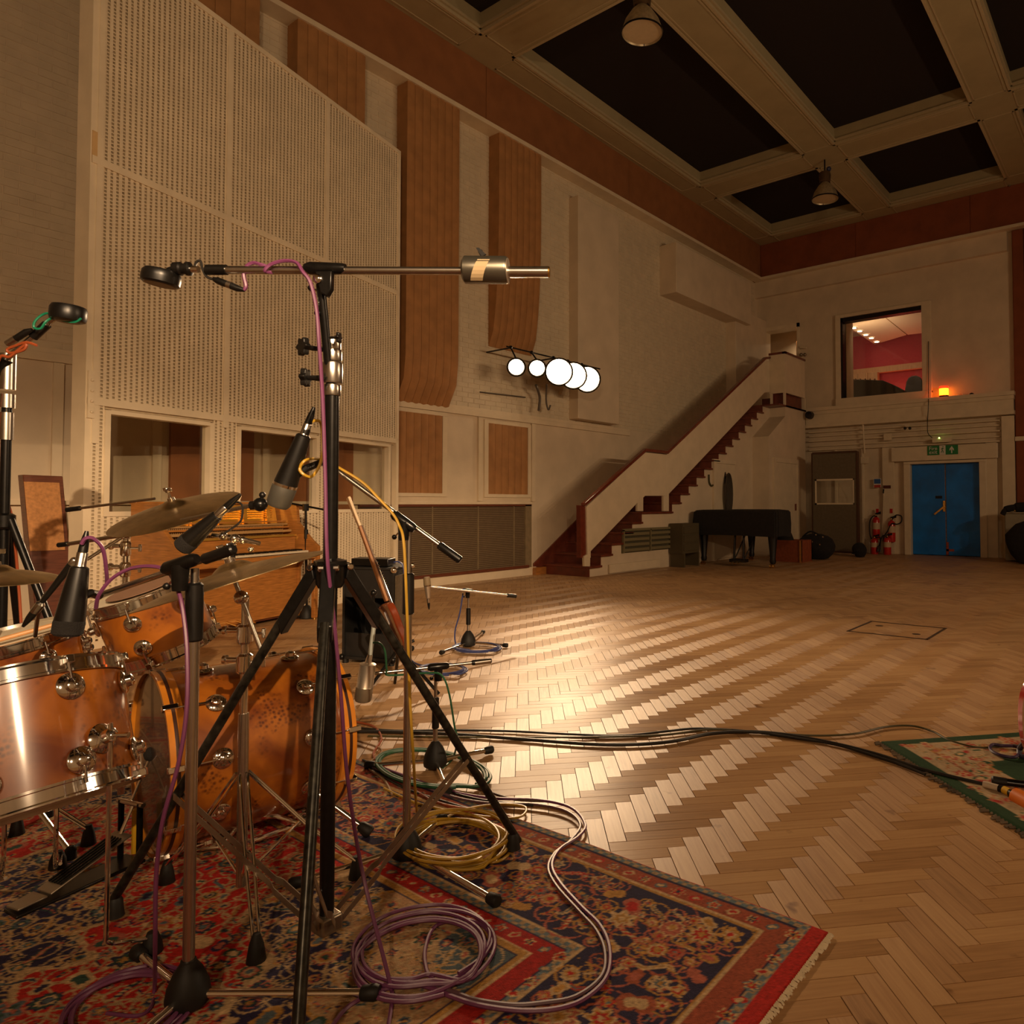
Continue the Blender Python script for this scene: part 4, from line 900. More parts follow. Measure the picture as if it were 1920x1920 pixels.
# ---- 1. tall black tripod stand in the middle
c0 = G(612, 1766); SX, SY = c0[0], c0[1]
def up(x, y): return at(x, y, c0)
ms = thing('boom_stand', 'tall black tripod boom stand with steel boom and grey counterweight, centre of the foreground', 'microphone stand', c0)
zc0 = 1.0; top = up(600, 520)
MB().tube([(SX, SY, .07), (SX, SY, 1.46)], .0185, 20).build('pole', M_blackm, ms)
MB().tube([(SX, SY, 1.44), tuple(top)], .0115, 16).build('upper_tube', M_blackm, ms)
MB().lathe((SX, SY, .93), (0, 0, 1), [(0, .03), (.012, .036), (.055, .036), (.062, .042), (.072, .042), (.078, .022)], 20).build('hub', M_blackm, ms)
feet = [Vector((-1.705, 1.685, 0)), Vector((-1.285, .70, 0)), Vector((-2.33, .74, 0))]
CT = Vector((SX, SY, 0))
for i, f_ in enumerate(feet):
    h = (f_-CT); h.z = 0; hd = h.normalized(); side = Vector((-hd.y, hd.x, 0))
    a = CT+hd*.045+Vector((0, 0, .985)); b = f_+Vector((0, 0, .045))
    k = a+(b-a)*.16
    MB().prism([a-side*.018+Vector((0, 0, .012)), a+side*.018+Vector((0, 0, .012)), a+side*.018-hd*.01-Vector((0, 0, .03)), a-side*.018-hd*.01-Vector((0, 0, .03))], k-a).build('leg_bracket', M_blackm, ms, bevel=.003)
    for s_ in (-1, 1): MB().lathe(a+side*s_*.012, side*s_, [(0, .009), (.012, .009), (.014, .006)], 10).build('bolt', M_chrome, ms)
    lg = MB().tube([k-(b-a)*.02, b], .0125, 14).build('leg', mat('worn black tube', (.028, .026, .02), .32, metal=.55, noise=.7, nscale=55), ms)
    MB().lathe(b+(a-b)*.035, f_-b+(b-a)*.0, [(0, .014), (.008, .019), (.035, .021), (.05, .024)], 14).build('rubber_foot', M_rubber, lg)
    # spreader strut: pair of flat bars from the pole foot to the leg
    m_ = a+(b-a)*.66; p0 = CT+hd*.03+Vector((0, 0, .055))
    knee = p0+(m_-p0)*.30
    for s_ in (-1, 1):
        o1 = side*s_*.022; o2 = side*s_*.012
        q_ = [p0+o1, knee-(m_-p0)*.04+o1, knee+o2, m_+o2]
        mb = MB()
        for u_, v_ in zip(q_, q_[1:]):
            mb.prism([u_-Vector((0, 0, .009)), u_+Vector((0, 0, .009)), u_+Vector((0, 0, .009))+side*.0025, u_-Vector((0, 0, .009))+side*.0025], v_-u_)
        mb.build('strut_bar', mat('dull aluminium', (.38, .32, .24), .38, metal=.9, noise=.12, nscale=30), ms, smooth=False)
MB().box(SX-.03, SX+.03, SY-.03, SY+.03, .03, .075).build('pole_foot', mat('dull aluminium', (.38, .32, .24), .38, metal=.9), ms, bevel=.006)
# clamp sleeves with star knobs
for z0, z1, r in ((1.445, 1.475, .0225), (1.478, 1.535, .0265), (1.538, 1.57, .024), (1.57, 1.60, .0215)):
    MB().lathe((SX, SY, z0), (0, 0, 1), [(0, r*.95), (.004, r), (z1-z0-.004, r), (z1-z0, r*.95)], 20).build('clamp_sleeve', M_nickel, ms)
def knob(par, c, d, r, m=M_black, n=6, stem=.03):
    c, d = V(c), V(d).normalized(); _, u, w = frame(d)
    pts = [c+(u*cos(2*pi*i/(n*4))+w*sin(2*pi*i/(n*4)))*(r*(1+.2*cos(n*2*pi*i/(n*4)))) for i in range(n*4)]
    k = MB().prism(pts, d*r*.7).build('star_knob', m, par, bevel=.002)
    MB().tube([c-d*stem, c], r*.28, 8).build('knob_stem', m, k); return k
K1, K2, K3 = up(574, 651), up(574, 708), up(632, 633)
toc = Vector((SX, SY, 0))-Vector((0, 0, 0)); rgt = Vector((_r[0], _r[1], 0)).normalized(); fwd = Vector((-_f[0], -_f[1], 0)).normalized()
knob(ms, V(K1)-rgt*.0, (-rgt*.6+fwd*.8), .022, stem=.028); knob(ms, V(K2)+rgt*.006, -rgt, .022, stem=.03); knob(ms, V(K3), rgt, .013, stem=.02)
MB().tube([up(578, 651), (SX, SY, K1[2])], .006).build('clamp_screw', M_blackm, ms); MB().tube([up(578, 708), (SX, SY, K2[2])], .006).build('clamp_screw', M_blackm, ms)
# swivel head and boom
bl_, br_ = V(up(368, 506)), V(up(1028, 510))
bdir = (br_-bl_).normalized()
MB().tube([up(572, 503), up(582, 503), up(640, 504), up(648, 504)], [.012, .017, .015, .013], 14).build('boom_clamp', M_blackm, ms)
MB().prism([up(596, 512), up(628, 512), up(627, 545), up(618, 560), up(606, 552)], fwd*.02).build('swivel_plate', M_blackm, ms, bevel=.003)
MB().lathe(V(up(602, 528))+fwd*.015, fwd, [(0, .012), (.01, .012), (.013, .007)], 12).build('swivel_bolt', M_chrome, ms)
for e in ((583, 540), (595, 587)):
    MB().tube([up(608, 552) if e[1] < 560 else up(583, 542), up(*e)], .0025, 6).build('lever', M_chrome, ms); MB().sph(up(*e), .0085, 12).build('lever_ball', M_black, ms)
MB().tube([bl_+bdir*.03, V(up(870, 508))], .0105, 16).build('boom', M_nickel, ms)
MB().tube([V(up(388, 506)), V(up(425, 506))], .0135, 14).build('boom_grip', M_black, ms)
MB().tube([V(up(948, 510)), br_], .0145, 16).build('boom_end', M_nickel, ms)
MB().lathe(br_, bdir, [(0, .0150), (.004, .013)], 14).build('end_cap', M_brass, ms)
cw0, cw1 = V(up(868, 506)), V(up(952, 508))
CWt = MB().lathe(cw0, bdir, [(0, .028), (.006, .036), ((cw1-cw0).length-.006, .036), ((cw1-cw0).length, .033)], 32).build('counterweight', mat('gunmetal', (.16, .15, .12), .35, metal=.85, noise=.1), ms)
MB().lathe(cw1, bdir, [(0, .033), (.0015, .033)], 32).build('weight_face', mat('aluminium face', (.62, .54, .44), .4, metal=.9), CWt)
md = (cw0+cw1)/2; _, uu, ww = frame(bdir)
tp = MB(); sp_ = []
for k in range(9):
    a = -1.1+k*.27; n_ = (fwd*cos(a)+Vector((0, 0, 1))*sin(a)); sp_.append((md+bdir*(.010*sin(a)*1.5-.006)+n_*.0366))
for u_, v_ in zip(sp_, sp_[1:]): tp.add([u_-bdir*.016, u_+bdir*.016, v_+bdir*.016, v_-bdir*.016], [(0, 1, 2, 3)])
tp.build('tape_strip', mat('old tape', (.50, .38, .22), .6), CWt)
MB().tube([V(up(905, 480)), V(up(900, 470))], .006).build('wing_screw', M_blackm, CWt); MB().prism([V(up(893, 466)), V(up(899, 466)), V(up(912, 478)), V(up(904, 482))], fwd*.006).build('wing', M_blackm, CWt)
# its microphone: flat round-headed black capsule, seen from the side
mt = thing('microphone', 'flat black round-headed microphone at the left end of the steel boom', 'microphone', up(300, 520))
hd_ = (V(up(338, 524))-V(up(268, 514))).normalized(); nn = Vector((0, 0, 1)); nn = (nn-hd_*nn.dot(hd_)).normalized()
MB().lathe(V(up(302, 522))-nn*.017, nn, [(0, .040), (.004, .045), (.018, .046), (.030, .045), (.037, .040), (.039, .012)], 28).build('head', M_black, mt)
MB().lathe(V(up(302, 522))-nn*.018, nn, [(0, .036), (.001, .036)], 28).build('head_grille', M_mesh, mt)
MB().tube([V(up(318, 510)), V(up(332, 505))], .012, 12).build('neck', M_black, mt)
MB().lathe(V(up(325, 504)), bdir, [(0, .012), (.003, .017), (.020, .018), (.024, .014), (.034, .014), (.036, .018), (.044, .018), (.046, .011)], 18).build('shock_ring', M_black, mt)
MB().tube([V(up(356, 505)), V(up(372, 505))], .009, 12).build('joint', M_chrome, mt)
cable('mic_cable', 'short black pigtail cable with inline connector hanging from the boom tip', [up(363, 508), up(368, 492), up(376, 490), up(380, 505), up(388, 519), up(402, 524)], .0035, M_cblack)
ic = thing('inline_connector', 'black and silver inline cable connector hanging under the steel boom', 'connector', up(400, 524))
MB().tube([up(400, 523), up(408, 526), up(420, 531), up(426, 533)], [.005, .009, .0095, .009], 12).build('socket', M_black, ic)
MB().tube([up(426, 533), up(434, 536)], .0095, 12).build('collar', M_nickel, ic)
MB().tube([up(434, 536), up(446, 541), up(458, 544)], [.0095, .0085, .005], 12).build('plug', M_black, ic)
cable('mic_cable', 'purple cable from the steel boom running down the black pole to the rug coil', [up(457, 544), up(461, 536), up(457, 515), up(462, 500), up(475, 493), up(492, 497), V(up(520, 503))-fwd*.03, V(up(505, 514))+fwd*.02, V(up(515, 501))+fwd*.02, V(up(540, 494))+fwd*.02, V(up(566, 500))+fwd*.03, V(up(580, 518))+fwd*.04, V(up(595, 540))+fwd*.04, V(up(606, 590))+fwd*.04, V(up(612, 650))+fwd*.045, V(up(616, 760))+fwd*.035, V(up(622, 900))+fwd*.04, V(up(630, 1040))+fwd*.055, V(up(634, 1150))+fwd*.03, V(up(648, 1300))+fwd*.03, V(up(660, 1450))+fwd*.03, V(up(690, 1620))+fwd*.04, G(728, 1830, .03), G(735, 1870, .014), G(728, 1925, .014)], .0048, M_purple)

# ---- 2. round-base stands
def base_stand(label, c, ztop, legs, r=.0115, cone=(.055, .085), split=None, name='mic_stand'):
    t = thing(name, label, 'microphone stand', c); c = Vector((c[0], c[1], 0))
    MB().lathe(c+Vector((0, 0, .012)), (0, 0, 1), [(0, cone[0]*.8), (.006, cone[0]*.97), (.02, cone[0]*1.02), (cone[1]*.45, cone[0]*.93), (cone[1]*.75, cone[0]*.66), (cone[1]*.95, cone[0]*.36), (cone[1]*1.0, r*1.3)], 24).build('base_cone', M_rubber, t)
    zs = split or ztop*.62
    MB().tube([c+Vector((0, 0, cone[1])), c+Vector((0, 0, zs))], r, 16).build('lower_tube', M_nickel, t)
    MB().lathe(c+Vector((0, 0, zs-.05)), (0, 0, 1), [(0, r*1.25), (.004, r*1.55), (.13, r*1.5), (.135, r*1.1)], 16).build('clutch_grip', M_black, t)
    MB().tube([c+Vector((0, 0, zs)), c+Vector((0, 0, ztop))], r*.72, 14).build('upper_tube', M_nickel, t)
    for q in legs:
        q = V(q); d = (q-c); d.z = 0; dn = d.normalized(); a = c+dn*cone[0]*.6+Vector((0, 0, .035)); b = Vector((q.x, q.y, .022))
        lg = MB().tube([a, b], .0098, 14).build('leg', M_chrome, t)
        MB().lathe(b-dn*.015, dn, [(0, .0125), (.004, .016), (.034, .019), (.042, .015)], 14).build('rubber_foot', M_rubber, lg)
    return t
def boom_head(t, c, a, b, rb=.0075, capend=True, z=None):
    """c: swivel point, boom from a (mic end) to b (tail)"""
    a, b, c = V(a), V(b), V(c); d = (b-a).normalized()
    MB().tube([a, b], rb, 14).build('boom', M_nickel, t)
    MB().tube([c-d*.045, c-d*.035, c+d*.035, c+d*.045], [.011, .0165, .0155, .011], 14).build('boom_clutch', M_blackm, t)
    MB().tube([c-Vector((0, 0, .06)), c], [.016, .020], 12).build('swivel', M_blackm, t)
    if capend: MB().tube([b-d*.085, b-d*.08, b, b+d*.004], [rb*1.3, rb*1.7, rb*1.7, rb*1.2], 14).build('tail_grip', M_black, t)
    MB().sph(c-Vector((0, 0, .05))-fwd*.0+rgt*-.03, .0085, 10).build('lever_ball', M_black, t)
    MB().tube([c-Vector((0, 0, .02)), c-Vector((0, 0, .05))-rgt*.03], .003, 6).build('lever', M_chrome, t)
# foreground left stand
c1 = G(352, 1893); C1 = lambda x, y: at(x, y, c1)
z1 = float(C1(340, 1068)[2])
s1_ = base_stand('nickel mic stand with black cone base and purple cable, nearest the camera at lower left', c1, z1, [G(688, 1880), G(262, 1806), G(150, 2060)], r=.0125, cone=(.046, .10), split=float(C1(343, 1165)[2]))
tip1, tail1 = D(182, 1118, 1.78), D(437, 1030, 1.72)
boom_head(s1_, C1(338, 1058), tip1, tail1, .008)
# mic 2 hanging on its left end
m1 = mic_body('microphone', 'black tapered studio microphone hanging beside the rack tom, its top in a nickel connector', D(150, 1062, 1.70), D(125, 1192, 1.68), .031, M_black, grille=.22, mg=M_blackf, band=False)
MB().tube([D(186, 1117, 1.76), D(170, 1112, 1.72), D(150, 1120, 1.70)], .010, 10).build('mic_clip', M_black, m1)
cable('mic_cable', 'purple cable arching from the hanging microphone over the rack tom', [D(153, 1020, 1.69), D(160, 1010, 1.69), D(175, 1010, 1.7), D(193, 1030, 1.72), D(200, 1075, 1.75), D(200, 1095, 1.77)], .0045, M_purple)
cable('mic_cable', 'purple cable looping below the foreground boom and down its nickel pole', [D(180, 1140, 1.72), D(186, 1115, 1.70), D(210, 1085, 1.70), D(245, 1066, 1.70), D(285, 1062, 1.68), D(315, 1072, 1.66), D(335, 1110, 1.62), D(345, 1160, 1.60), D(351, 1230, 1.58), D(350, 1330, 1.56), D(335, 1430, 1.55), D(305, 1540, 1.55), D(293, 1640, 1.57), D(291, 1760, 1.58), G(290, 1850, .02), G(282, 1890, .012), G(255, 1905, .012), G(200, 1900, .012)], .0045, M_purple)
c_ = D(245, 1898, 1.6); ccoil('coiled_cable', 'dark purple cable coil in the shadow at the bottom left', (G(230, 1905)[0], G(230, 1905)[1], 0), .14, .11, 4, .0048, M_purple, 12, .01, .15)
# thin pencil microphone left of it
pm_ = mic_body('microphone', 'slim black pencil microphone slanting up left of the hanging microphone', D(78, 1130, 2.0), D(142, 1048, 2.0), .0105, M_black, grille=.12, mg=M_nickel, band=False)
MB().tube(spline([D(100, 1104, 2.0), D(84, 1118, 2.02), D(72, 1150, 2.12), D(66, 1192, 2.25)]), .006, 8).build('gooseneck', M_blackm, pm_)
# second black mic under the crash cymbal
m2 = mic_body('microphone', 'black tapered microphone aimed down left under the big crash cymbal', D(408, 966, 1.95), D(340, 1028, 1.95), .026, M_black, grille=.25, mg=M_blackf, band=False)
cable('mic_cable', 'black cable curling from the microphone under the crash cymbal', [D(412, 956, 1.95), D(440, 942, 1.97), D(454, 948, 1.98), D(452, 975, 1.98), D(436, 990, 1.98), D(420, 1000, 1.98)], .003, M_cblack)
# ---- 3. stand right of the tripod with yellow cable
c2 = G(778, 1602); C2 = lambda x, y: at(x, y, c2)
c2b = G(770, 1600)
p2 = D(745, 990, depth(c2)*1.0)
cc2 = (float(p2[0]), float(p2[1]), 0)
cc2 = G(762, 1612)
s2_ = base_stand('nickel mic stand with yellow cable and chrome legs, right of the tall black tripod', cc2, float(at(745, 990, cc2)[2]), [G(922, 1700), G(826, 1548), G(560, 1668)], r=.0125, cone=(.048, .095), split=float(at(747, 1125, cc2)[2]))
dpp = depth(cc2)
boom_head(s2_, D(757, 978, dpp), D(612, 868, dpp+.02), D(862, 1050, dpp+.02), .0078)
m3 = mic_body('microphone', 'big black tapered microphone clipped in front of the black pole, yellow cable at its top', D(570, 815, 2.05), D(520, 950, 2.05), .033, M_black, grille=.30, mg=mat('grey mesh', (.10, .095, .08), .5, metal=.4))
MB().tube([D(545, 900, 2.05), D(575, 878, 2.06), D(600, 868, 2.1), D(614, 870, 2.2)], [.010, .011, .010, .008], 10).build('mic_clip', M_black, m3)
MB().tube([D(578, 795, 2.05), D(574, 806, 2.05), D(568, 824, 2.05)], [.007, .012, .012], 12).build('xlr_plug', M_black, m3)
cable('mic_cable', 'mustard yellow cable looping from the big black microphone behind the pole', [D(579, 794, 2.05), D(590, 789, 2.06), D(602, 795, 2.1), D(604, 840, 2.1), D(600, 870, 2.08), D(585, 893, 2.06), D(570, 890, 2.04), D(562, 878, 2.04), D(575, 862, 2.05), D(605, 862, 2.15), D(640, 880, 2.2), D(680, 905, 2.22), D(710, 935, 2.22), D(735, 962, 2.22), D(748, 985, 2.22), D(757, 1020, 2.20), D(763, 1150, 2.18), D(768, 1300, 2.18), D(775, 1420, 2.2), G(783, 1530, .02), G(800, 1560, .014)], .0045, M_yellow)
# ---- 4. short stand with upside-down silver condenser
c3 = G(816, 1442)
s3_ = base_stand('short black mic stand with silver boom at the rug edge, carrying the silver condenser', c3, float(at(820, 1262, c3)[2]), [G(914, 1416), G(696, 1444), G(838, 1490)], r=.010, cone=(.05, .11), split=float(at(820, 1345, c3)[2]))
d3 = depth(c3)
boom_head(s3_, D(822, 1250, d3), D(690, 1264, d3-.1), D(920, 1239, d3+.1), .007)
MB().tube([D(890, 1243, d3+.07), D(920, 1239, d3+.1)], .012, 12).build('boom_sleeve', M_nickel, s3_)
m4 = thing('microphone', 'silver condenser microphone hanging upside down before the guitar amplifier', 'microphone', D(688, 1240, 2.9))
q0, q1 = V(D(690, 1243, 2.9)), V(D(680, 1316, 2.9)); dd = (q1-q0).normalized(); LL = (q1-q0).length
M_sil = mat('satin silver', (.60, .52, .42), .35, metal=.85, noise=.05)
MB().lathe(q0, dd, [(0, .020), (.004, .032), (LL*.60, .033), (LL*.61, .034)], 24).build('body', M_sil, m4)
MB().lathe(q0+dd*LL*.61, dd, [(0, .034), (LL*.30, .034), (LL*.36, .030), (LL*.39, .020)], 24).build('grille', mat('silver mesh', (.36, .29, .20), .45, metal=.7), m4)
MB().tube([D(694, 1228, 2.9), q0], [.010, .013], 12).build('collar', M_sil, m4)
MB().tube([D(703, 1160, 2.92), D(694, 1228, 2.9)], [.009, .009], 12).build('plug', mat('pale connector', (.45, .50, .47), .4, metal=.3), m4)
cable('mic_cable', 'green cable arching from the silver condenser', [D(700, 1205, 2.9), D(712, 1206, 2.9), D(722, 1222, 2.92), D(725, 1255, 2.95), D(730, 1266, 2.98), D(800, 1262, 3.0), D(828, 1266, 3.0), D(842, 1300, 3.0), D(852, 1360, 3.0), D(857, 1385, 3.0), G(850, 1420, .02), G(830, 1440, .012)], .0045, M_cgreen)
# ---- 5. far short stand with mic facing the amplifier
c4 = G(878, 1213); d4 = depth(c4)
s4_ = base_stand('short boom mic stand standing alone on the open parquet behind the amplifier', c4, float(at(877, 1108, c4)[2]), [G(946, 1215), G(830, 1228), G(905, 1190)], r=.012, cone=(.06, .12), split=float(at(877, 1160, c4)[2]))
boom_head(s4_, D(877, 1107, d4), D(806, 1101, d4-.3), D(967, 1118, d4+.2), .010)
m5 = mic_body('microphone', 'small silver microphone on the far short stand, facing the amplifier grille', D(803, 1122, d4-.35), D(800, 1082, d4-.35), .026, M_sil, grille=.4, mg=M_mesh)
cable('mic_cable', 'blue cable hanging from the far short stand to its foot', [D(868, 1112, d4), D(862, 1150, d4), D(853, 1185, d4), G(857, 1212, .02), G(880, 1218, .012)], .006, M_cblue)
# ---- thin distant stand behind the piano end
c5 = G(575, 1160); d5 = depth(c5)
s5_ = thing('mic_stand', 'thin dark boom stand against the white screen, right of the piano end', 'microphone stand', c5)
MB().tube([(c5[0], c5[1], .08), at(573, 955, c5)], .012, 10).build('pole', M_blackm, s5_)
MB().tube([D(535, 942, d5), D(610, 956, d5)], .010, 8).build('boom', M_blackm, s5_)
MB().tube([at(573, 958, c5), at(573, 945, c5)], .03, 10).build('clutch', M_blackm, s5_)
MB().tube([at(574, 1010, c5), at(574, 993, c5)], .02, 10).build('clutch_grip', M_black, s5_)
MB().lathe((c5[0], c5[1], .01), (0, 0, 1), [(0, .07), (.05, .065), (.12, .03), (.13, .012)], 16).build('base_cone', M_rubber, s5_)
for k in range(3): MB().tube([(c5[0], c5[1], .04), (c5[0]+.15*cos(k*2.1+.4), c5[1]+.15*sin(k*2.1+.4), .02)], .012, 8).build('leg', M_blackm, s5_)
# ---- left edge tripod stand
c6 = D(8, 975, 3.1); c6g = Vector((c6[0], c6[1], 0))
s6 = thing('boom_stand', 'black tripod boom stand at the left edge with silver sleeves and rust cable', 'microphone stand', c6g)
z6 = float(c6[2])
MB().tube([c6g+Vector((0, 0, .08)), c6g+Vector((0, 0, z6+.55))], .019, 14).build('pole', M_blackm, s6)
MB().lathe(c6g+Vector((0, 0, z6-.04)), (0, 0, 1), [(0, .03), (.01, .04), (.06, .04), (.07, .025)], 16).build('hub', M_blackm, s6)
for ang in (0.55, 2.7, 4.75):
    f6 = c6g+Vector((cos(ang)*.50, sin(ang)*.50, 0)); a = c6g+Vector((cos(ang)*.03, sin(ang)*.03, z6)); b = f6+Vector((0, 0, .04))
    lg = MB().tube([a, b], .016, 12).build('leg', M_blackm, s6); MB().lathe(b+(a-b)*.03, b-a, [(0, .018), (.02, .024), (.04, .026)], 12).build('rubber_foot', M_rubber, lg)
for a, b, r in ((.50, .62, .026), (.64, .70, .030), (.72, .88, .030)): MB().lathe(c6g+Vector((0, 0, z6+a-.15)), (0, 0, 1), [(0, r), (b-a, r)], 18).build('sleeve', M_nickel, s6)
MB().tube([c6g+Vector((0, 0, z6+.7)), D(-4, 705, 3.1)], .012, 12).build('upper_tube', M_blackm, s6)
MB().tube([D(-30, 712, 3.1), D(0, 683, 3.1), D(92, 605, 3.1)], .012, 12).build('boom', M_nickel, s6)
MB().tube([D(62, 632, 3.1), D(88, 608, 3.1)], .019, 12).build('boom_grip', M_black, s6)
MB().tube([D(-8, 700, 3.1), D(14, 674, 3.1)], .022, 12).build('boom_clutch', M_blackm, s6)
m6 = thing('microphone', 'black round-headed microphone at the top left with green wire looped round its mount', 'microphone', D(128, 588, 3.1))
hv = (V(D(158, 590, 3.1))-V(D(98, 585, 3.1))).normalized(); nv = (Vector((0, 0, 1))-hv*hv.z).normalized()
MB().lathe(V(D(128, 588, 3.1))-nv*.036, nv, [(0, .052), (.006, .064), (.018, .068), (.055, .068), (.068, .062), (.072, .05)], 26).build('head', M_black, m6)
MB().lathe(V(D(128, 588, 3.1))-nv*.038, nv, [(0, .045), (.002, .045)], 24).build('head_grille', M_mesh, m6)
MB().tube([D(88, 605, 3.1), D(102, 596, 3.1)], .013, 12).build('neck', M_nickel, m6)
ic = thing('inline_connector', 'black and silver connector strapped along the left stand boom', 'connector', D(40, 632, 3.08))
MB().tube([D(60, 618, 3.07), D(50, 622, 3.07), D(30, 635, 3.07)], [.007, .014, .014], 12).build('socket', M_black, ic); MB().tube([D(30, 635, 3.07), D(14, 645, 3.07)], .015, 12).build('plug', M_nickel, ic)
cable('mic_cable', 'green wire twisted round the mount of the top left microphone', [D(152, 597, 3.08), D(140, 604, 3.08), D(115, 600, 3.08), D(95, 588, 3.06), D(80, 590, 3.06), D(66, 602, 3.05), D(64, 614, 3.05), D(76, 616, 3.05), D(86, 603, 3.05), D(98, 595, 3.07)], .005, mat('teal wire', (.01, .22, .12), .4))
cable('mic_cable', 'rust orange cable wrapped round the left stand boom', [D(70, 648, 3.06), D(50, 642, 3.05), D(30, 648, 3.05), D(14, 655, 3.05), D(20, 662, 3.05), D(44, 656, 3.05), D(48, 646, 3.05), D(20, 668, 3.05), D(-6, 690, 3.05), D(-10, 900, 3.12), D(20, 960, 3.15), D(35, 1100, 3.2), D(42, 1220, 3.2)], .006, M_cred)
# ================================================================ DRUM KIT
def burl():
    m = bpy.data.materials.new('amber burl lacquer'); m.use_nodes = True; nt = m.node_tree; b = nt.nodes['Principled BSDF']; L = nt.links
    g = nt.nodes.new('ShaderNodeNewGeometry')
    n1 = nt.nodes.new('ShaderNodeTexNoise'); n1.inputs['Scale'].default_value = 7; n1.inputs['Detail'].default_value = 6; n1.inputs['Distortion'].default_value = .8; L.new(g.outputs['Position'], n1.inputs[0])
    r1 = nt.nodes.new('ShaderNodeValToRGB'); e = r1.color_ramp.elements; e[0].position = .32; e[0].color = (.13, .026, .004, 1); e[1].position = .68; e[1].color = (.37, .115, .009, 1); L.new(n1.outputs['Fac'], r1.inputs[0])
    v = nt.nodes.new('ShaderNodeTexVoronoi'); v.inputs['Scale'].default_value = 80; L.new(g.outputs['Position'], v.inputs[0])
    r2 = nt.nodes.new('ShaderNodeValToRGB'); e = r2.color_ramp.elements; e[0].position = .16; e[0].color = (1, 1, 1, 1); e[1].position = .62; e[1].color = (0, 0, 0, 1); L.new(v.outputs['Distance'], r2.inputs[0])
    n2 = nt.nodes.new('ShaderNodeTexNoise'); n2.inputs['Scale'].default_value = 8; n2.inputs['Detail'].default_value = 4; L.new(g.outputs['Position'], n2.inputs[0])
    r3 = nt.nodes.new('ShaderNodeValToRGB'); e = r3.color_ramp.elements; e[0].position = .52; e[0].color = (0, 0, 0, 1); e[1].position = .60; e[1].color = (1, 1, 1, 1); L.new(n2.outputs['Fac'], r3.inputs[0])
    mu = nt.nodes.new('ShaderNodeMath'); mu.operation = 'MULTIPLY'; L.new(r2.outputs[0], mu.inputs[0]); L.new(r3.outputs[0], mu.inputs[1])
    mx = nt.nodes.new('ShaderNodeMix'); mx.data_type = 'RGBA'; mx.inputs['B'].default_value = (.075, .016, .003, 1); L.new(mu.outputs[0], mx.inputs['Factor']); L.new(r1.outputs[0], mx.inputs['A']); L.new(mx.outputs['Result'], b.inputs['Base Color'])
    b.inputs['Roughness'].default_value = .35; b.inputs['Coat Weight'].default_value = 1; b.inputs['Coat Roughness'].default_value = .11
    return m
M_burl = burl()
M_head = mat('drum head', (.74, .66, .50), .45, noise=.05, nscale=12)
M_hoopw = mat('amber hoop lacquer', (.62, .22, .02), .3, coat=.8, noise=.1)
M_smoke = mat('smoky drum head', (.05, .038, .028), .25, coat=.5, noise=.3)
def basis(d):
    d, u, w = frame(d); return d, u, w
def drum(name, label, c, ax, R, Ht, hoop='metal', nl=8, la=0.0, lower_lugs=True, top_head=M_head, bottom_head=M_head, lug=1.0):
    """c centre of the top head, ax unit axis pointing from bottom to top"""
    c, ax = V(c), V(ax).normalized(); b = c-ax*Ht; d, u, w = basis(ax)
    t = thing(name, label, 'drum', b)
    MB().hollow(b, ax, [(.0, R*.985), (.0, R), (Ht, R), (Ht, R*.985), (Ht*.5, R*.975), (0, R*.985)], 64).build('shell', M_burl, t)
    MB().lathe(c+ax*.002, ax, [(0, R*1.0), (.004, R*1.0), (.006, R*.94), (.006, .01)], 56).build('drum_head', top_head, t)
    MB().lathe(b-ax*.006, ax, [(0, R*.94), (.004, R)], 56).build('bottom_head', bottom_head, t)
    for e, sgn, nm in ((c, 1, 'top_hoop'), (b, -1, 'bottom_hoop')):
        a = ax*sgn
        if hoop == 'metal':
            pr = [(-.022, R*1.012), (-.022, R*1.045), (-.016, R*1.045), (-.014, R*1.025), (.010, R*1.025), (.014, R*1.05), (.018, R*1.05), (.018, R*1.008), (-.022, R*1.008)]
            MB().hollow(e, a, pr, 64).build(nm, M_chrome, t)
        else:
            MB().hollow(e, a, [(-.030, R*1.01), (-.030, R*1.055), (.018, R*1.055), (.018, R*1.01), (-.03, R*1.01)], 72).build(nm, M_hoopw, t)
            MB().hollow(e, a, [(-.008, R*1.056), (-.008, R*1.061), (.002, R*1.061), (.002, R*1.056)], 72).build('hoop_inlay', mat('dark inlay', (.04, .012, .006), .4), t)
    for k in range(nl):
        a = la+2*pi*k/nl; n_ = (u*cos(a)+w*sin(a))
        for e, sgn in ((c, 1), (b, -1)):
            if sgn < 0 and not lower_lugs: continue
            p = e-ax*sgn*(.058 if hoop == 'metal' else .125)+n_*(R+.002)
            lg = MB().lathe(p, n_, [(0, .024*lug), (.004, .026*lug), (.007, .024*lug), (.011, .014*lug), (.022, .013*lug), (.027, .008)], 20).build('lug', M_chrome, t)
            MB().tube([p+n_*.014, e+ax*sgn*.008+n_*(R*.0+R+.010 if hoop == 'metal' else R+.018)], .0032, 8).build('tension_rod', M_chrome, lg)
            hp = e+ax*sgn*.006+n_*(R*1.035 if hoop == 'metal' else R*1.055)
            tt = ax.cross(n_)
            MB().obox(hp+n_*.006, tt*.009, n_*.009, ax*(.010 if hoop == 'metal' else .022)).build('claw', M_chrome, lg, bevel=.002)
    return t, b, u, w
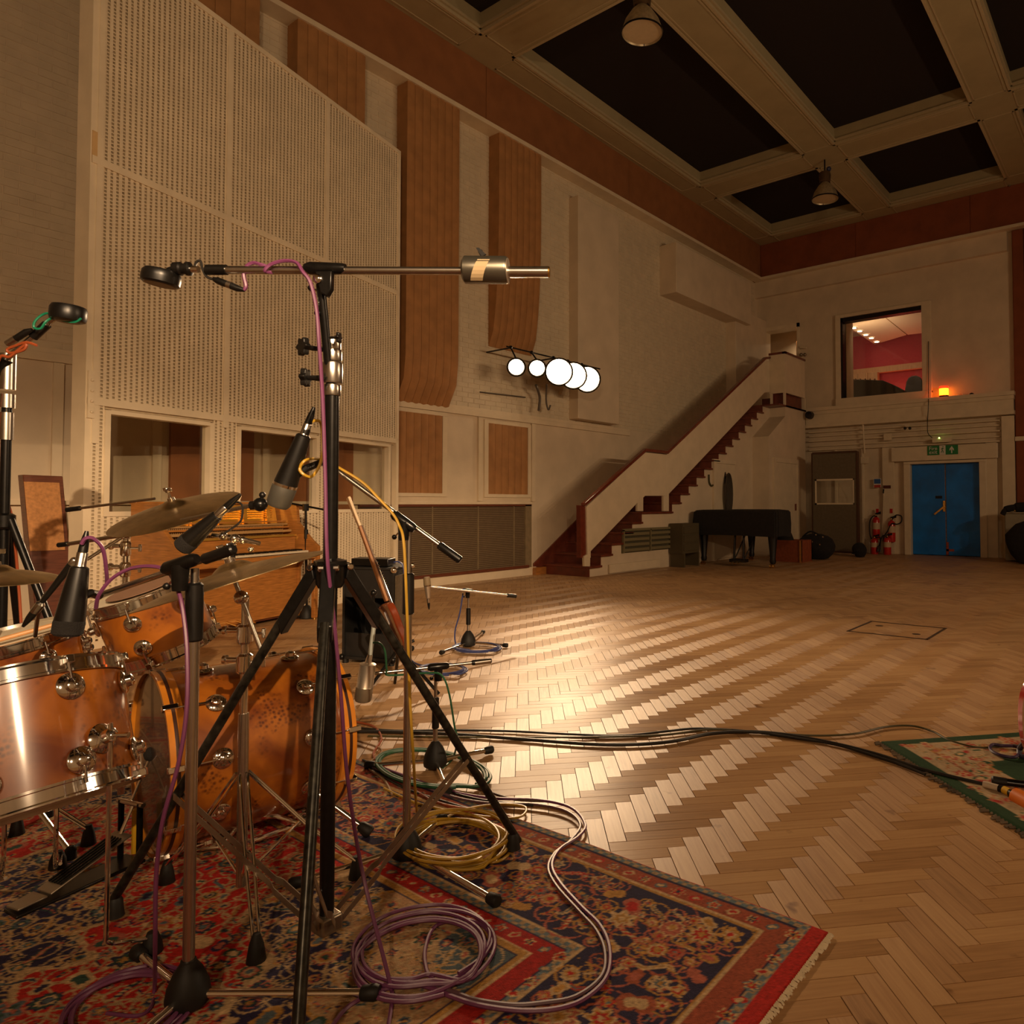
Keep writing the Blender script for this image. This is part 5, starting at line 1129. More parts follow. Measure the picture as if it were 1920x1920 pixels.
# bass drum
ba = V(D(290, 1430, 2.33)); bax = -(rgt*cos(radians(45))-fwd*sin(radians(45))).normalized(); bb = ba-bax*.53
bb = Vector((bb.x, bb.y, .315)); LB = (V((ba.x, ba.y, 0))-V((bb.x, bb.y, 0))).length
bd_, _, _, _ = drum('bass_drum', 'large amber burl bass drum lying on its side on the rug', bb+bax*LB, bax, .279, LB, hoop='wood', nl=10, la=.16, lug=1.2, top_head=M_smoke, bottom_head=M_smoke)
for sd_ in (1, -1):
    sdv = Vector((-bax.y, bax.x, 0))*sd_
    p = bb+bax*.10+sdv*.22+Vector((0, 0, -.16)); e = p+sdv*.16-bax*.13; e.z = .02
    sp = MB().tube([p, p+(e-p)*.85], .0095, 12).build('spur', M_chrome, bd_); MB().lathe(p, (e-p), [(-.02, .02), (.05, .02), (.06, .014)], 14).build('spur_bracket', M_chrome, sp)
    MB().lathe(p+(e-p)*.8, e-p, [(0, .012), (.01, .018), ((e-p).length*.2-.01, .022), ((e-p).length*.2, .018)], 14).build('rubber_foot', M_rubber, sp)
# lift cradle and tom mount rail
# floor tom
ftc = V(D(30, 1290, 1.82)); fax = (Vector((0, 0, 1))-fwd*.20-rgt*.34).normalized()
ft_, fb_, fu, fw = drum('floor_tom', 'amber burl floor tom with chrome hoops at the left edge, nearest the camera', ftc, fax, .222, .295, nl=8, la=.12, lug=1.25)
def radial2(px, zz):
    c = ftc-fax*((ftc.z-zz)/fax.z); best = None
    for k in range(180):
        a = 2*pi*k/180; n_ = fu*cos(a)+fw*sin(a); p = c+n_*.224; q = pxof(p)
        if n_.dot(fwd) > 0 and (best is None or abs(q[0]-px) < best[0]): best = (abs(q[0]-px), n_, p)
    return best[1]
def radial(px, py, c, R, z):   # direction on the drum side facing picture point
    q = V(D(px, py, depth(c)-R*.9)); n_ = q-V(c); n_.z = 0; return n_.normalized()
for (px, py, foot, bend) in ((190, 1392, (285, 1792), True), (60, 1540, (108, 1632), False), (-40, 1500, (-60, 1700), False)):
    n_ = radial2(px, .49) if bend else (V(G(*foot))-V((ftc.x, ftc.y, 0))).normalized()
    zz_ = .50 if bend else .40; p = ftc-fax*((ftc.z-zz_)/fax.z)+n_*.224; fo = V(G(*foot)); fo.z = 0
    MB().lathe(p, n_, [(0, .034), (.006, .036), (.012, .030), (.018, .018), (.036, .017), (.040, .010)], 24).build('leg_bracket', M_chrome, ft_)
    MB().tube([p+n_*.03-rgt*.0, p+n_*.03+rgt*.045], [.005, .007], 8).build('wing_screw', M_chrome, ft_)
    s_ = p+n_*.030
    if bend: pts = [s_+Vector((0, 0, .03)), Vector((s_.x, s_.y, .14)), Vector((s_.x, s_.y, .09)), s_*.5+fo*.5+Vector((0, 0, -.20)), Vector((fo.x, fo.y, .045))]; pts[3].z = .065
    else: pts = [s_+Vector((0, 0, .03)), Vector((s_.x, s_.y, .16)), Vector((fo.x, fo.y, .05))]
    lg = MB().tube(spline(pts, 5), .0058, 10).build('leg', M_chrome, ft_)
    if not bend: MB().tube([q+V((.018, .006, 0)) for q in (pts[1], pts[2])], .0045, 8).build('leg_rod', M_chrome, lg)
    MB().lathe(Vector((fo.x, fo.y, .0)), (0, 0, 1), [(0, .022), (.01, .025), (.035, .022), (.06, .012)], 14).build('rubber_foot', M_rubber, lg)
# rack tom
tc_ = D(270, 1106, 2.40); tb_ = D(300, 1188, 2.36); tax = (V(tc_)-V(tb_)).normalized()
tilt = (Vector((0, 0, 1))-rgt*.25+fwd*.26).normalized()
rt_, _, _, _ = drum('rack_tom', 'amber burl rack tom tilted above the bass drum', V(tc_)+Vector((0, 0, -.01)), tilt, .152, .20, nl=6, la=.5)
MB().lathe(V(tc_)+tilt*.0085, tilt, [(0, .108), (.0012, .108)], 40).build('damping_ring', mat('brown head patch', (.30, .17, .11), .5), rt_)
mp = V(tc_)+rgt*.16-Vector((0, 0, .10))
MB().tube(spline([V(tc_)+rgt*.155-Vector((0, 0, -.02)), mp+rgt*.035, mp-Vector((0, 0, .07)), V(tc_)+rgt*.12-Vector((0, 0, .20))], 5), .008, 10).build('mount_bracket', M_chrome, rt_)
# snare drum on its stand
sn, _, _, _ = drum('snare_drum', 'pale headed snare drum at the left edge with a stick lying on it', D(25, 1198, 2.38), (Vector((0, 0, 1))+fwd*.16-rgt*.14), .182, .14, nl=8, la=.2)
snc = V(D(25, 1198, 2.38)); sg = Vector((snc.x, snc.y, 0))
st = thing('snare_stand', 'chrome snare stand standing under the pale snare drum', 'stand', sg)
MB().tube([sg+Vector((0, 0, .12)), sg+Vector((0, 0, snc.z-.16))], .012, 12).build('pole', M_chrome, st)
for k in range(3):
    a = k*2.094+.4; dv = Vector((cos(a), sin(a), 0))
    MB().tube([sg+Vector((0, 0, snc.z-.24)), sg+dv*.17+Vector((0, 0, snc.z-.17)), sg+dv*.185+Vector((0, 0, snc.z-.13))], .006, 8).build('basket_arm', M_chrome, st)
    lg = MB().tube([sg+Vector((0, 0, .26)), sg+dv*.26+Vector((0, 0, .03))], .008, 8).build('leg', M_chrome, st); MB().lathe(sg+dv*.262+Vector((0, 0, .0)), (0, 0, 1), [(0, .018), (.04, .016), (.05, .008)], 12).build('rubber_foot', M_rubber, lg)
d0, d1 = V(D(-30, 1215, 2.24)), V(D(172, 1158, 2.42))
sk = thing('drumstick', 'wooden drumstick lying across the snare drum head', 'drumstick', d0)
dz = Vector((0, 0, .012)); MB().tube([d0+dz, d0+(d1-d0)*.75+dz, d0+(d1-d0)*.95+dz, d1+dz], [.0072, .0070, .0040, .003], 12).build('shaft', mat('hickory', (.62, .32, .13), .4, noise=.1), sk); MB().sph(d1+dz, .0055, 10).build('tip', mat('hickory', (.62, .32, .13), .4), sk)
# ---- cymbals
M_cym = mat('bronze cymbal', (.52, .40, .22), .30, metal=1, noise=.18, nscale=22, bump=.08, bscale=60)
def cymbal(label, c, n_, R, cat='cymbal', name='cymbal'):
    c, n_ = V(c), V(n_).normalized(); t = thing(name, label, cat, c)
    pr = [(0.0, .004), (-.003, .028), (-.012, .042), (-.020, .052)]
    for k in range(1, 9): s = k/8; pr.append((-.020-.020*s-.012*s*s*s, .052+(R-.052)*s))
    pr += [(-.054, R), (-.036, R*.6), (-.024, .052), (-.008, .03), (-.004, .004)]
    MB().hollow(c+n_*.02, n_, pr, 72).build('bronze_disc', M_cym, t)
    MB().lathe(c+n_*.018, n_, [(0, .014), (.012, .013), (.014, .004), (.034, .004), (.036, .010), (.046, .011), (.05, .006)], 14).build('wing_nut_post', M_chrome, t)
    for s_ in (-1, 1): MB().obox(c+n_*.064+frame(n_)[1]*s_*.014, frame(n_)[1]*.010, frame(n_)[2]*.003, n_*.008).build('wing', M_chrome, t, bevel=.002)
    MB().lathe(c-n_*.022, n_, [(0, .012), (.024, .016), (.038, .016)], 14).build('felt', mat('grey felt', (.10, .09, .08), .95), t)
    return t
def cam_n(up_, toward, right): return (Vector((0, 0, 1))*up_+fwd*toward+rgt*right).normalized()
cr1 = D(325, 947, 2.75)
cymbal('big crash cymbal tilted over the rack tom at piano height', cr1, cam_n(1, .36, -.17), .232)
cr2 = D(436, 1066, 1.98)
cymbal('ride cymbal seen edge-on, sloping up to the tall black stand', cr2, cam_n(1, .085, -.30), .255)
hh_ = V(D(-8, 1070, 2.35)); hn = cam_n(1, .02, .02)
cymbal('hi-hat cymbal pair at the left edge above the snare', hh_, hn, .178)
def cstand(label, c, top, rb=.0125, legs=(0.2, 2.3, 4.4), spread=.30, arm=None, zb=.30, joints=()):
    c = Vector((c[0], c[1], 0)); t = thing('cymbal_stand', label, 'stand', c); top = V(top)
    zt_ = top.z if arm is None else arm.z
    MB().tube([c+Vector((0, 0, .06)), c+Vector((0, 0, zt_*.62))], rb, 16).build('lower_tube', M_nickel, t)
    MB().tube([c+Vector((0, 0, zt_*.60)), c+Vector((0, 0, zt_))], rb*.72, 16).build('upper_tube', M_chrome, t)
    for z in joints or (zt_*.62,):
        j = MB().lathe(c+Vector((0, 0, z-.03)), (0, 0, 1), [(0, rb*1.2), (.006, rb*1.5), (.05, rb*1.5), (.056, rb*1.1)], 18).build('height_clamp', M_chrome, t)
        MB().tube([c+Vector((0, 0, z)), c+Vector((0, 0, z))+rgt*.05], .004, 8).build('clamp_bolt', M_chrome, j)
        MB().obox(c+Vector((0, 0, z))+rgt*.055, rgt*.006, fwd*.003, Vector((0, 0, .014))).build('wing_nut', M_chrome, j, bevel=.002)
        MB().lathe(c+Vector((0, 0, z+.008))-rgt*.02, -rgt, [(0, .008), (.03, .008), (.032, .014), (.040, .014)], 12).build('clamp_knob', M_chrome, j)
    if arm is not None:
        MB().sph(arm, .02, 14).build('tilter', M_chrome, t); d = (top-arm).normalized()
        MB().tube([arm-d*.16, top], .0065, 12).build('boom_arm', M_nickel, t)
    for a in legs:
        dv = Vector((cos(a), sin(a), 0)); sv = Vector((-dv.y, dv.x, 0)); f_ = c+dv*spread
        lg = MB()
        for s_ in (-1, 1): lg.tube([c+Vector((0, 0, zb+.02))+sv*s_*.010+dv*.015, c+dv*spread*.55+sv*s_*.010+Vector((0, 0, zb*.55)), f_+sv*s_*.007+Vector((0, 0, .06))], .0042, 8)
        lo = lg.build('leg', M_chrome, t); MB().lathe(f_, (0, 0, 1), [(0, .022), (.006, .024), (.05, .017), (.075, .009)], 12).build('rubber_foot', M_rubber, lo)
        MB().tube([c+Vector((0, 0, .09))+dv*.012, c+dv*spread*.5+Vector((0, 0, zb*.60))], .0045, 8).build('strut', M_chrome, lo)
    return t
cg = G(452, 1700)
a452 = lambda x, y: V(at(x, y, (cg[0], cg[1], 0)))
cstand('thick chrome cymbal stand in front of the bass drum, below the ride cymbal', cg, a452(435, 1075), rb=.0145, arm=a452(452, 1120), legs=(math.atan2(G(496, 1868)[1]-cg[1], G(496, 1868)[0]-cg[0]), 1.1, 3.4), spread=.31, zb=.36, joints=(float(a452(450, 1190)[2]), float(a452(450, 1245)[2])))
cg2 = V(D(236, 1003, 2.72)); 
cstand('chrome cymbal stand behind the rack tom holding the crash cymbal', (cg2.x, cg2.y), cr1, rb=.012, arm=cg2, legs=(.4, 2.5, 4.6), spread=.3, joints=(float(cg2.z)-.05, float(cg2.z)-.13))
sk2 = thing('boom_rod', 'thin steel rod with dark tip pointing left beside the crash cymbal rim', 'rod', D(125, 956, 2.9)); MB().tube([D(125, 956, 2.9), D(150, 953, 2.9)], .010, 10).build('rod_tip', M_blackm, sk2); MB().tube([D(150, 953, 2.9), D(290, 935, 2.85)], .0055, 10).build('rod', M_nickel, sk2)
sk2 = thing('boom_rod', 'lower steel rod running left from the crash stand tilter', 'rod', D(110, 1022, 2.85)); MB().tube([D(110, 1022, 2.85), D(128, 1020, 2.84)], .010, 10).build('rod_tip', M_blackm, sk2); MB().tube([D(128, 1020, 2.84), D(234, 1003, 2.78)], .008, 10).build('rod', M_nickel, sk2)
cstand('chrome hi-hat stand at the left edge under the hi-hat cymbals', (hh_.x, hh_.y), hh_, rb=.011, legs=(.9, 3.0, 5.1), spread=.28)
# clamp cluster above the ride cymbal
cl_ = thing('multi_clamp', 'chrome multi-clamp with wing bolts above the ride cymbal', 'clamp', D(430, 1018, 2.0))
MB().tube([D(398, 1003, 2.0), D(420, 1006, 2.0)], .006, 10).build('arm', M_chrome, cl_); MB().tube([D(430, 1008, 2.0), D(455, 1012, 2.0), D(487, 1019, 2.0)], [.010, .008, .006], 12).build('arm', M_chrome, cl_)
for x, y, r in ((418, 1005, .012), (440, 1010, .014), (455, 1013, .011), (470, 1030, .008), (437, 1024, .009)): MB().sph(D(x, y, 2.0), r, 12).build('ball_joint', M_chrome, cl_)
MB().tube([D(437, 1010, 2.0), D(437, 1055, 2.0)], .006, 10).build('post', M_blackm, cl_)
cl2 = thing('multi_clamp', 'black ball clamp with levers just left of the big yellow-cabled microphone', 'clamp', D(490, 945, 2.4))
MB().sph(D(488, 946, 2.4), .024, 14).build('ball_joint', M_blackm, cl2); MB().tube([D(470, 948, 2.4), D(488, 946, 2.4)], .015, 10).build('arm', M_black, cl2); MB().tube([D(488, 946, 2.4), D(492, 928, 2.4)], .006, 8).build('lever', M_black, cl2); MB().sph(D(492, 928, 2.4), .011, 10).build('lever_ball', M_black, cl2)
MB().tube([D(252, 996, 2.72), D(300, 984, 2.68), D(472, 948, 2.42)], .007, 10).build('rod', M_nickel, cl2)
# ---- bass drum pedal
pa, pb_ = V(G(22, 1722)), V(G(262, 1612)); pd = (pb_-pa).normalized(); ps = Vector((-pd.y, pd.x, 0))
pt = thing('drum_pedal', 'silver bass drum pedal with black base on the rug', 'pedal', pa)
Lp_ = .34; pa2 = pa
def pp(s, w_, z): return pa2+pd*s+ps*w_+Vector((0, 0, z))
MB().prism([pp(-.01, -.04, .004), pp(.0, .04, .004), pp(Lp_, .048, .004), pp(Lp_, -.048, .004)], (0, 0, .014)).build('base_plate', M_black, pt, bevel=.003)
MB().prism([pp(.0, -.028, .024), pp(.0, .028, .024), pp(.07, .034, .028), pp(.07, -.034, .028)], (0, 0, .006)).build('heel_plate', mat('pedal alloy', (.48, .43, .34), .35, metal=.9), pt, bevel=.002)
fb2 = MB().prism([pp(.078, -.034, .030), pp(.078, .034, .030), pp(.30, .040, .105), pp(.30, -.040, .105)], (0, 0, .006)).build('footboard', mat('pedal alloy', (.48, .43, .34), .35, metal=.9), pt, bevel=.002)
for k in range(5): MB().obox(pp(.19, -.026+k*.013, .077), pd*.085+Vector((0, 0, .029)), ps*.0028, Vector((0, 0, .002))).build('tread_ridge', M_black, fb2)
for s_ in (-1, 1): MB().tube([pp(Lp_-.02, .045*s_, .01), pp(Lp_-.02, .045*s_, .20)], .009, 10).build('upright', M_blackm, pt)
MB().tube([pp(Lp_-.02, -.06, .195), pp(Lp_-.02, .06, .195)], .008, 12).build('axle', M_chrome, pt)
MB().tube([pp(Lp_-.02, 0, .195), pp(Lp_+.04, 0, .32)], .004, 8).build('beater_rod', M_chrome, pt); MB().sph(pp(Lp_+.045, 0, .33), .024, 12).build('beater', M_blackf, pt)
MB().tube([pp(.29, 0, .11), pp(Lp_-.01, 0, .19)], .005, 6).build('chain', M_chrome, pt)
MB().box(0, 0, 0, 0, 0, 0) if False else None
yl = pp(Lp_+.01, .02, .02); MB().tube([yl, yl+Vector((0, 0, .14))], .011, 10).build('yellow_spring', mat('yellow label', (.75, .42, .02), .4), pt)
for (x, y, lab) in ((150, 1722, 'black rubber stand foot lying by the pedal, lower of two'), (235, 1700, 'black rubber stand foot lying by the pedal, upper of two')): pass
# ---- flat brace stand behind bass drum : low steel frame
bf2 = thing('drum_cradle', 'low chrome cradle frame under the front of the bass drum', 'stand', G(470, 1590))
for q in ([(300, 1602, .03), (355, 1592, .03), (415, 1588, .03), (452, 1540, .09)], [(452, 1530, .10), (520, 1530, .10), (566, 1545, .07)], [(470, 1578, .04), (560, 1545, .06)]):
    MB().tube([G(x, y, z) for x, y, z in q], .008, 10).build('frame_tube', M_chrome, bf2)
# ================================================================ UPRIGHT PIANO
pA_ = V(G(357, 1200)); pB_ = V(G(556, 1160)); pu = (pB_-pA_).normalized(); 
pL = pB_-pu*1.45; pn = Vector((pu.y, -pu.x, 0))           # towards the camera side
pi_ = thing('upright_piano', 'walnut upright piano with its lid and front open, showing the gold frame', 'piano', pB_)
def pq(s, d, z): return pL+pu*s-pn*d+Vector((0, 0, z))      # s along keyboard, d depth behind the front, z height
def pbox(s0_, s1_, d0_, d1_, z0_, z1_): mb = MB(); return mb.prism([pq(s0_, d0_, z0_), pq(s1_, d0_, z0_), pq(s1_, d1_, z0_), pq(s0_, d1_, z0_)], (0, 0, z1_-z0_))
WZ = 1.45; KD = .30
pbox(0, WZ, 0.0, .03, .06, .62).build('lower_panel', M_wood, pi_, bevel=.004)
pbox(0.0, WZ, .03, .34, .04, .10).build('bottom_board', M_wood2, pi_)
pbox(-.03, WZ+.03, .30, .34, .04, 1.16).build('back_panel', M_wood2, pi_)
pbox(.03, WZ-.03, -.26, .03, .62, .68).build('key_bed', M_wood, pi_, bevel=.004)
for s_ in (-.035, WZ):
    a, b = s_, s_+.035
    pts = [(.34, 0), (.34, 1.17), (.02, 1.17), (.0, .98), (-.05, .93), (-.18, .80), (-.26, .74), (-.26, .60), (-.06, .60), (-.02, .52), (-.02, .0)]
    MB().prism([pq(a, d, z) for d, z in pts], pu*.035).build('side_cheek', M_wood, pi_, bevel=.004, smooth=False)
for s_ in (-.03, WZ-.02):
    MB().prism([pq(s_, -.24, .62), pq(s_+.05, -.24, .62), pq(s_+.05, -.20, .62), pq(s_, -.20, .62)], (0, 0, -.60)).build('front_leg', M_wood, pi_, bevel=.004)
    MB().lathe(pq(s_+.025, -.22, 0), (0, 0, 1), [(0, .018), (.03, .018)], 12).build('castor', M_brass, pi_)
pbox(.03, WZ-.03, .0, .02, .68, .84).build('fall_board', M_wood, pi_, bevel=.003)
pbox(.03, WZ-.03, -.02, .03, .84, .862).build('gold_rail', mat('bright brass rail', (.95, .58, .12), .3, metal=.8), pi_, bevel=.002)
# keys
kb = MB()
M_key = mat('ivory keys', (.70, .62, .46), .3)
for k in range(52):
    a = .08+k*(WZ-.16)/52; kb.prism([pq(a+.0006, -.215, .685), pq(a+(WZ-.16)/52-.0006, -.215, .685), pq(a+(WZ-.16)/52-.0006, -.05, .685), pq(a+.0006, -.05, .685)], (0, 0, .018))
kb.build('white_keys', M_key, pi_, kind='stuff', smooth=False)
kb = MB()
for k in range(51):
    if k % 7 in (2, 6): continue
    a = .08+(k+1)*(WZ-.16)/52; kb.prism([pq(a-.005, -.16, .703), pq(a+.005, -.16, .703), pq(a+.005, -.05, .703), pq(a-.005, -.05, .703)], (0, 0, .012))
kb.build('black_keys', M_black, pi_, kind='stuff', smooth=False)
# action rails, hammers, gold iron frame with pins and strings
for i, (z, d, th) in enumerate(((.885, .05, .022), (.925, .08, .016), (.955, .10, .014), (.985, .12, .012))): pbox(.03, WZ-.03, d, d+.03, z, z+th).build('action_rail', M_wood if i % 2 else mat('pale rail', (.42, .25, .10), .5), pi_)
hm = MB()
for k in range(70):
    a = .06+k*(WZ-.12)/70; hm.prism([pq(a, .12, .86), pq(a+.010, .12, .86), pq(a+.010, .145, .86), pq(a, .145, .86)], (0, 0, .11))
hm.build('hammers', mat('hammer felt', (.45, .26, .10), .8), pi_, kind='stuff', smooth=False)
MB().prism([pq(.03, .20, .80), pq(WZ-.03, .20, .80), pq(WZ-.03, .27, 1.155), pq(.03, .27, 1.155)], -pn*.03).build('iron_frame', M_gold, pi_)
pins = MB()
for r_ in range(5):
    for k in range(66):
        a = .10+k*(WZ-.2)/66+.006*r_; o = pq(a, .245+.006*r_-.0, 1.03+r_*.022); pins.prism([o, o+pu*.005, o+pu*.005+Vector((0, 0, .005)), o+Vector((0, 0, .005))], pn*.028)
pins.build('tuning_pins', M_brass, pi_, kind='stuff', smooth=False)
for k in range(5): MB().prism([pq(.12+.28*k, .20, .85), pq(.16+.28*k, .20, .85), pq(.20+.28*k, .262, 1.13), pq(.16+.28*k, .262, 1.13)], pn*.03).build('frame_bar', M_gold, pi_)
pbox(-.035, WZ+.035, .28, .36, 1.165, 1.185).build('top_edge', M_wood, pi_, bevel=.003)
pdl = [(.62, .0), (.72, .0), (.82, .0)]
for s_, _z in pdl: MB().tube([pq(s_, -.0, .09), pq(s_, -.10, .07), pq(s_, -.12, .065)], .010, 10).build('pedal', M_brass, pi_)
# ---- gobo board leaning at the left
gq = [V(onX(x, y, -7.35)) for x, y in ((43, 890), (118, 893), (124, 1190), (52, 1190))]
gb_ = thing('leaning_board', 'tall brown speaker board with lighter square panel leaning behind the hi-hat', 'board', gq[3])
gn = Vector((1, .05, 0)).normalized()
b0 = Vector((gq[3].x, gq[3].y, 0)); b1 = Vector((gq[2].x, gq[2].y, 0)); tl = Vector((gq[0].x-.0, gq[0].y, gq[0].z)); tr_ = Vector((gq[1].x, gq[1].y, gq[1].z))
MB().prism([b0+gn*.25, b1+gn*.25, tr_, tl], -gn*.12).build('board', M_wood2, gb_, bevel=.006)
w0, w1 = tl*.96+(b0+gn*.25)*.04, tr_*.96+(b1+gn*.25)*.04; w2, w3 = tr_*.32+(b1+gn*.25)*.68, tl*.32+(b0+gn*.25)*.68
ins_ = (w1-w0)*.12
MB().prism([w0+gn*.004, w1-ins_+gn*.004, w1-ins_+(w2-w1)*.62+gn*.004, w0+(w3-w0)*.62+gn*.004], gn*.006).build('square_panel', mat('light cork', (.52, .24, .08), .7, noise=.2, nscale=40), gb_)
# ================================================================ AMPLIFIER AND GUITAR
am0, am1, am2 = V(G(641, 1243)), V(G(737, 1250)), V(G(793, 1212))
ah = .70
am = thing('guitar_amplifier', 'black guitar amplifier cabinet with open back, brown grille facing the small silver microphone', 'amplifier', am0)
am3 = am0+(am2-am1)
Z_ = Vector((0, 0, 1)); am1.z = am0.z = 0; ue = (am1-am0).normalized(); ve = (am2-am1); ve.z = 0; vl = min(.42, ve.length); ve.normalize(); wl_ = (am1-am0).length
def aq(a, b, z): return am0+ue*a*wl_+ve*b*vl+Z_*z
def aslab(name, q, vec, m, **k): return MB().prism([aq(*p) for p in q], vec).build(name, m, am, **k)
M_tolex = mat('black tolex', (.013, .012, .011), .55, noise=.3, bump=.4, bscale=500)
aslab('base', [(0, 0, .03), (1, 0, .03), (1, 1, .03), (0, 1, .03)], Z_*.02, M_tolex); aslab('top', [(0, 0, ah-.02), (1, 0, ah-.02), (1, 1, ah-.02), (0, 1, ah-.02)], Z_*.02, M_tolex, bevel=.008)
aslab('side_wall', [(0, 0, .05), (0, 1, .05), (0, 1, ah-.02), (0, 0, ah-.02)], ue*.02, M_tolex)
aslab('side_wall', [(0, 1, .05), (1, 1, .05), (1, 1, ah-.02), (0, 1, ah-.02)], -ve*.02, M_tolex)
aslab('back_board', [(0, .05, .05), (1, .05, .05), (1, .05, .22), (0, .05, .22)], ve*.012, M_tolex); aslab('control_panel', [(0, .02, ah-.22), (1, .02, ah-.22), (1, .02, ah-.02), (0, .02, ah-.02)], ve*.012, M_tolex)
aslab('grille_frame', [(1, 0, .05), (1, 1, .05), (1, 1, ah-.02), (1, 0, ah-.02)], -ue*.02, M_tolex)
g_ = MB().prism([aq(1, .08, .09), aq(1, .92, .09), aq(1, .92, ah-.06), aq(1, .08, ah-.06)], ue*.006).build('grille_cloth', mat('grille cloth', (.12, .085, .045), .8, noise=.2, nscale=60), am)
sc_ = aq(.62, .5, .38); MB().lathe(sc_, -ue, [(0, .14), (.02, .13), (.07, .07), (.075, .06), (.12, .06), (.125, .02)], 28).build('loudspeaker', mat('speaker frame', (.05, .045, .04), .4, metal=.5), am)
for a, b in ((0, 0), (1, 0), (1, 1), (0, 1)):
    for z in (.045, ah-.015): MB().sph(aq(a, b, z), .024, 10).build('corner_cap', M_chrome if z > .3 else M_blackm, am)
    MB().lathe(aq(a*.9+.05, b*.9+.05, 0), Z_, [(0, .022), (.03, .022)], 10).build('foot', M_rubber, am)
MB().tube(spline([aq(.3, .5, ah), aq(.32, .5, ah+.03), aq(.68, .5, ah+.03), aq(.7, .5, ah)]), .012, 8).build('carry_handle', M_black, am)
ax_ = thing('effects_box', 'black box lying on top of the amplifier', 'box', aq(.3, .3, ah)); MB().prism([aq(.12, .1, ah+.004), aq(.85, .1, ah+.004), aq(.85, .5, ah+.004), aq(.12, .5, ah+.004)], Z_*.055).build('case', M_black, ax_, bevel=.006)
cable('mic_cable', 'blue cable draped over the amplifier top and down its grille', [aq(.8, .4, ah+.02), aq(.95, .4, ah+.03), aq(1.04, .42, ah-.03), aq(1.06, .42, ah-.3), aq(1.10, .42, .2), aq(1.2, .4, .02), G(800, 1250, .01)], .006, M_cblue)
# guitar on its stand, neck up-left
gh, gbt = V(D(655, 932, 4.35)), V(D(762, 1192, 4.35)); gd = (gbt-gh).normalized(); gm = V(D(716, 1098, 4.35))
gt = thing('electric_guitar', 'electric guitar leaning on a stand, pale headstock above the amplifier, amber body', 'guitar', gbt)
gs = (rgt-gd*rgt.dot(gd)).normalized(); gw = gd.cross(gs).normalized()
GS = (gs*.55+gw*.83).normalized(); GN = gd.cross(GS).normalized()
MB().prism([gh-GS*.03, gh+GS*.035, gh+gd*.15+GS*.022, gh+gd*.19+GS*.02, gh+gd*.19-GS*.02, gh+gd*.13-GS*.03], GN*.016).build('headstock', mat('pale maple', (.70, .55, .36), .35, coat=.4), gt, bevel=.003)
for k in range(6): MB().tube([gh+gd*(.03+.022*k)-GS*.03, gh+gd*(.03+.022*k)-GS*.055], .006, 8).build('tuning_peg', M_chrome, gt)
MB().prism([gh+gd*.19-GS*.019, gh+gd*.19+GS*.019, gm+gd*.10+GS*.026, gm+gd*.10-GS*.026], GN*.018).build('neck', mat('maple neck', (.36, .16, .06), .35), gt, bevel=.004)
fbd = MB().prism([gh+gd*.19-GS*.021-GN*.005, gh+gd*.19+GS*.021-GN*.005, gm+gd*.14+GS*.027-GN*.005, gm+gd*.14-GS*.027-GN*.005], GN*.005).build('fretboard', mat('rosewood', (.10, .04, .02), .4), gt)
for k in range(18): q_ = gh+gd*(.19+.42*(1-.94**k)/(1-.94**18))-GN*.007; MB().prism([q_-GS*.022, q_+GS*.022, q_+GS*.022+gd*.003, q_-GS*.022+gd*.003], GN*.002).build('fret', M_chrome, gt)
out = []; Bc = gm+gd*.26
for k in range(40):
    a = 2*pi*k/40; r_ = .155+.028*cos(2*a)-.035*cos(a)*0; x_ = cos(a); y_ = sin(a)
    rad_x = .20*(1+.06*cos(3*a)); rad_y = .155*(1-.20*math.exp(-((a-pi/2)/.35)**2)-.20*math.exp(-((a-3*pi/2)/.35)**2))
    if cos(a) < -.75: rad_x *= .82
    out.append(Bc+gd*rad_x*x_+GS*rad_y*y_)
MB().prism(out, GN*.042).build('body', mat('sunburst lacquer', (.20, .035, .010), .2, coat=.8, noise=.3, nscale=6), gt, bevel=.008)
MB().prism([Bc-gd*.10-GS*.07-GN*.003, Bc-gd*.10+GS*.05-GN*.003, Bc+gd*.10+GS*.09-GN*.003, Bc+gd*.10-GS*.03-GN*.003], GN*.003).build('pickguard', mat('guard', (.04, .035, .03), .2), gt)
for k in (-.06, 0, .06): MB().prism([Bc+gd*k-GS*.04-GN*.012, Bc+gd*k+GS*.04-GN*.012, Bc+gd*(k+.018)+GS*.04-GN*.012, Bc+gd*(k+.018)-GS*.04-GN*.012], GN*.012).build('pickup', M_black, gt, bevel=.002)
MB().prism([Bc+gd*.11-GS*.04-GN*.012, Bc+gd*.11+GS*.04-GN*.012, Bc+gd*.14+GS*.04-GN*.012, Bc+gd*.14-GS*.04-GN*.012], GN*.012).build('bridge', M_chrome, gt, bevel=.002)
MB().tube([gh+gd*.19-GN*.010, Bc+gd*.12-GN*.014], .0012, 4).build('string', M_chrome, gt)
gst = thing('guitar_stand', 'black tubular guitar stand under the leaning guitar', 'stand', (gbt.x, gbt.y, 0))
tq = V(D(700, 1112, 4.45)); bq = Vector((gbt.x, gbt.y, .30))+GN*.05
MB().tube([tq, Vector((tq.x, tq.y, .45)), bq], .010, 10).build('post', M_blackm, gst); MB().sph(tq, .022, 12).build('neck_rest', M_blackm, gst)
for k in range(3): a = 2.1*k+.5; MB().tube([bq, Vector((bq.x+.26*cos(a), bq.y+.26*sin(a), .012))], .010, 10).build('leg', M_blackm, gst)
MB().tube([bq, bq-GN*.10], .010, 10).build('cradle_arm', M_blackm, gst)

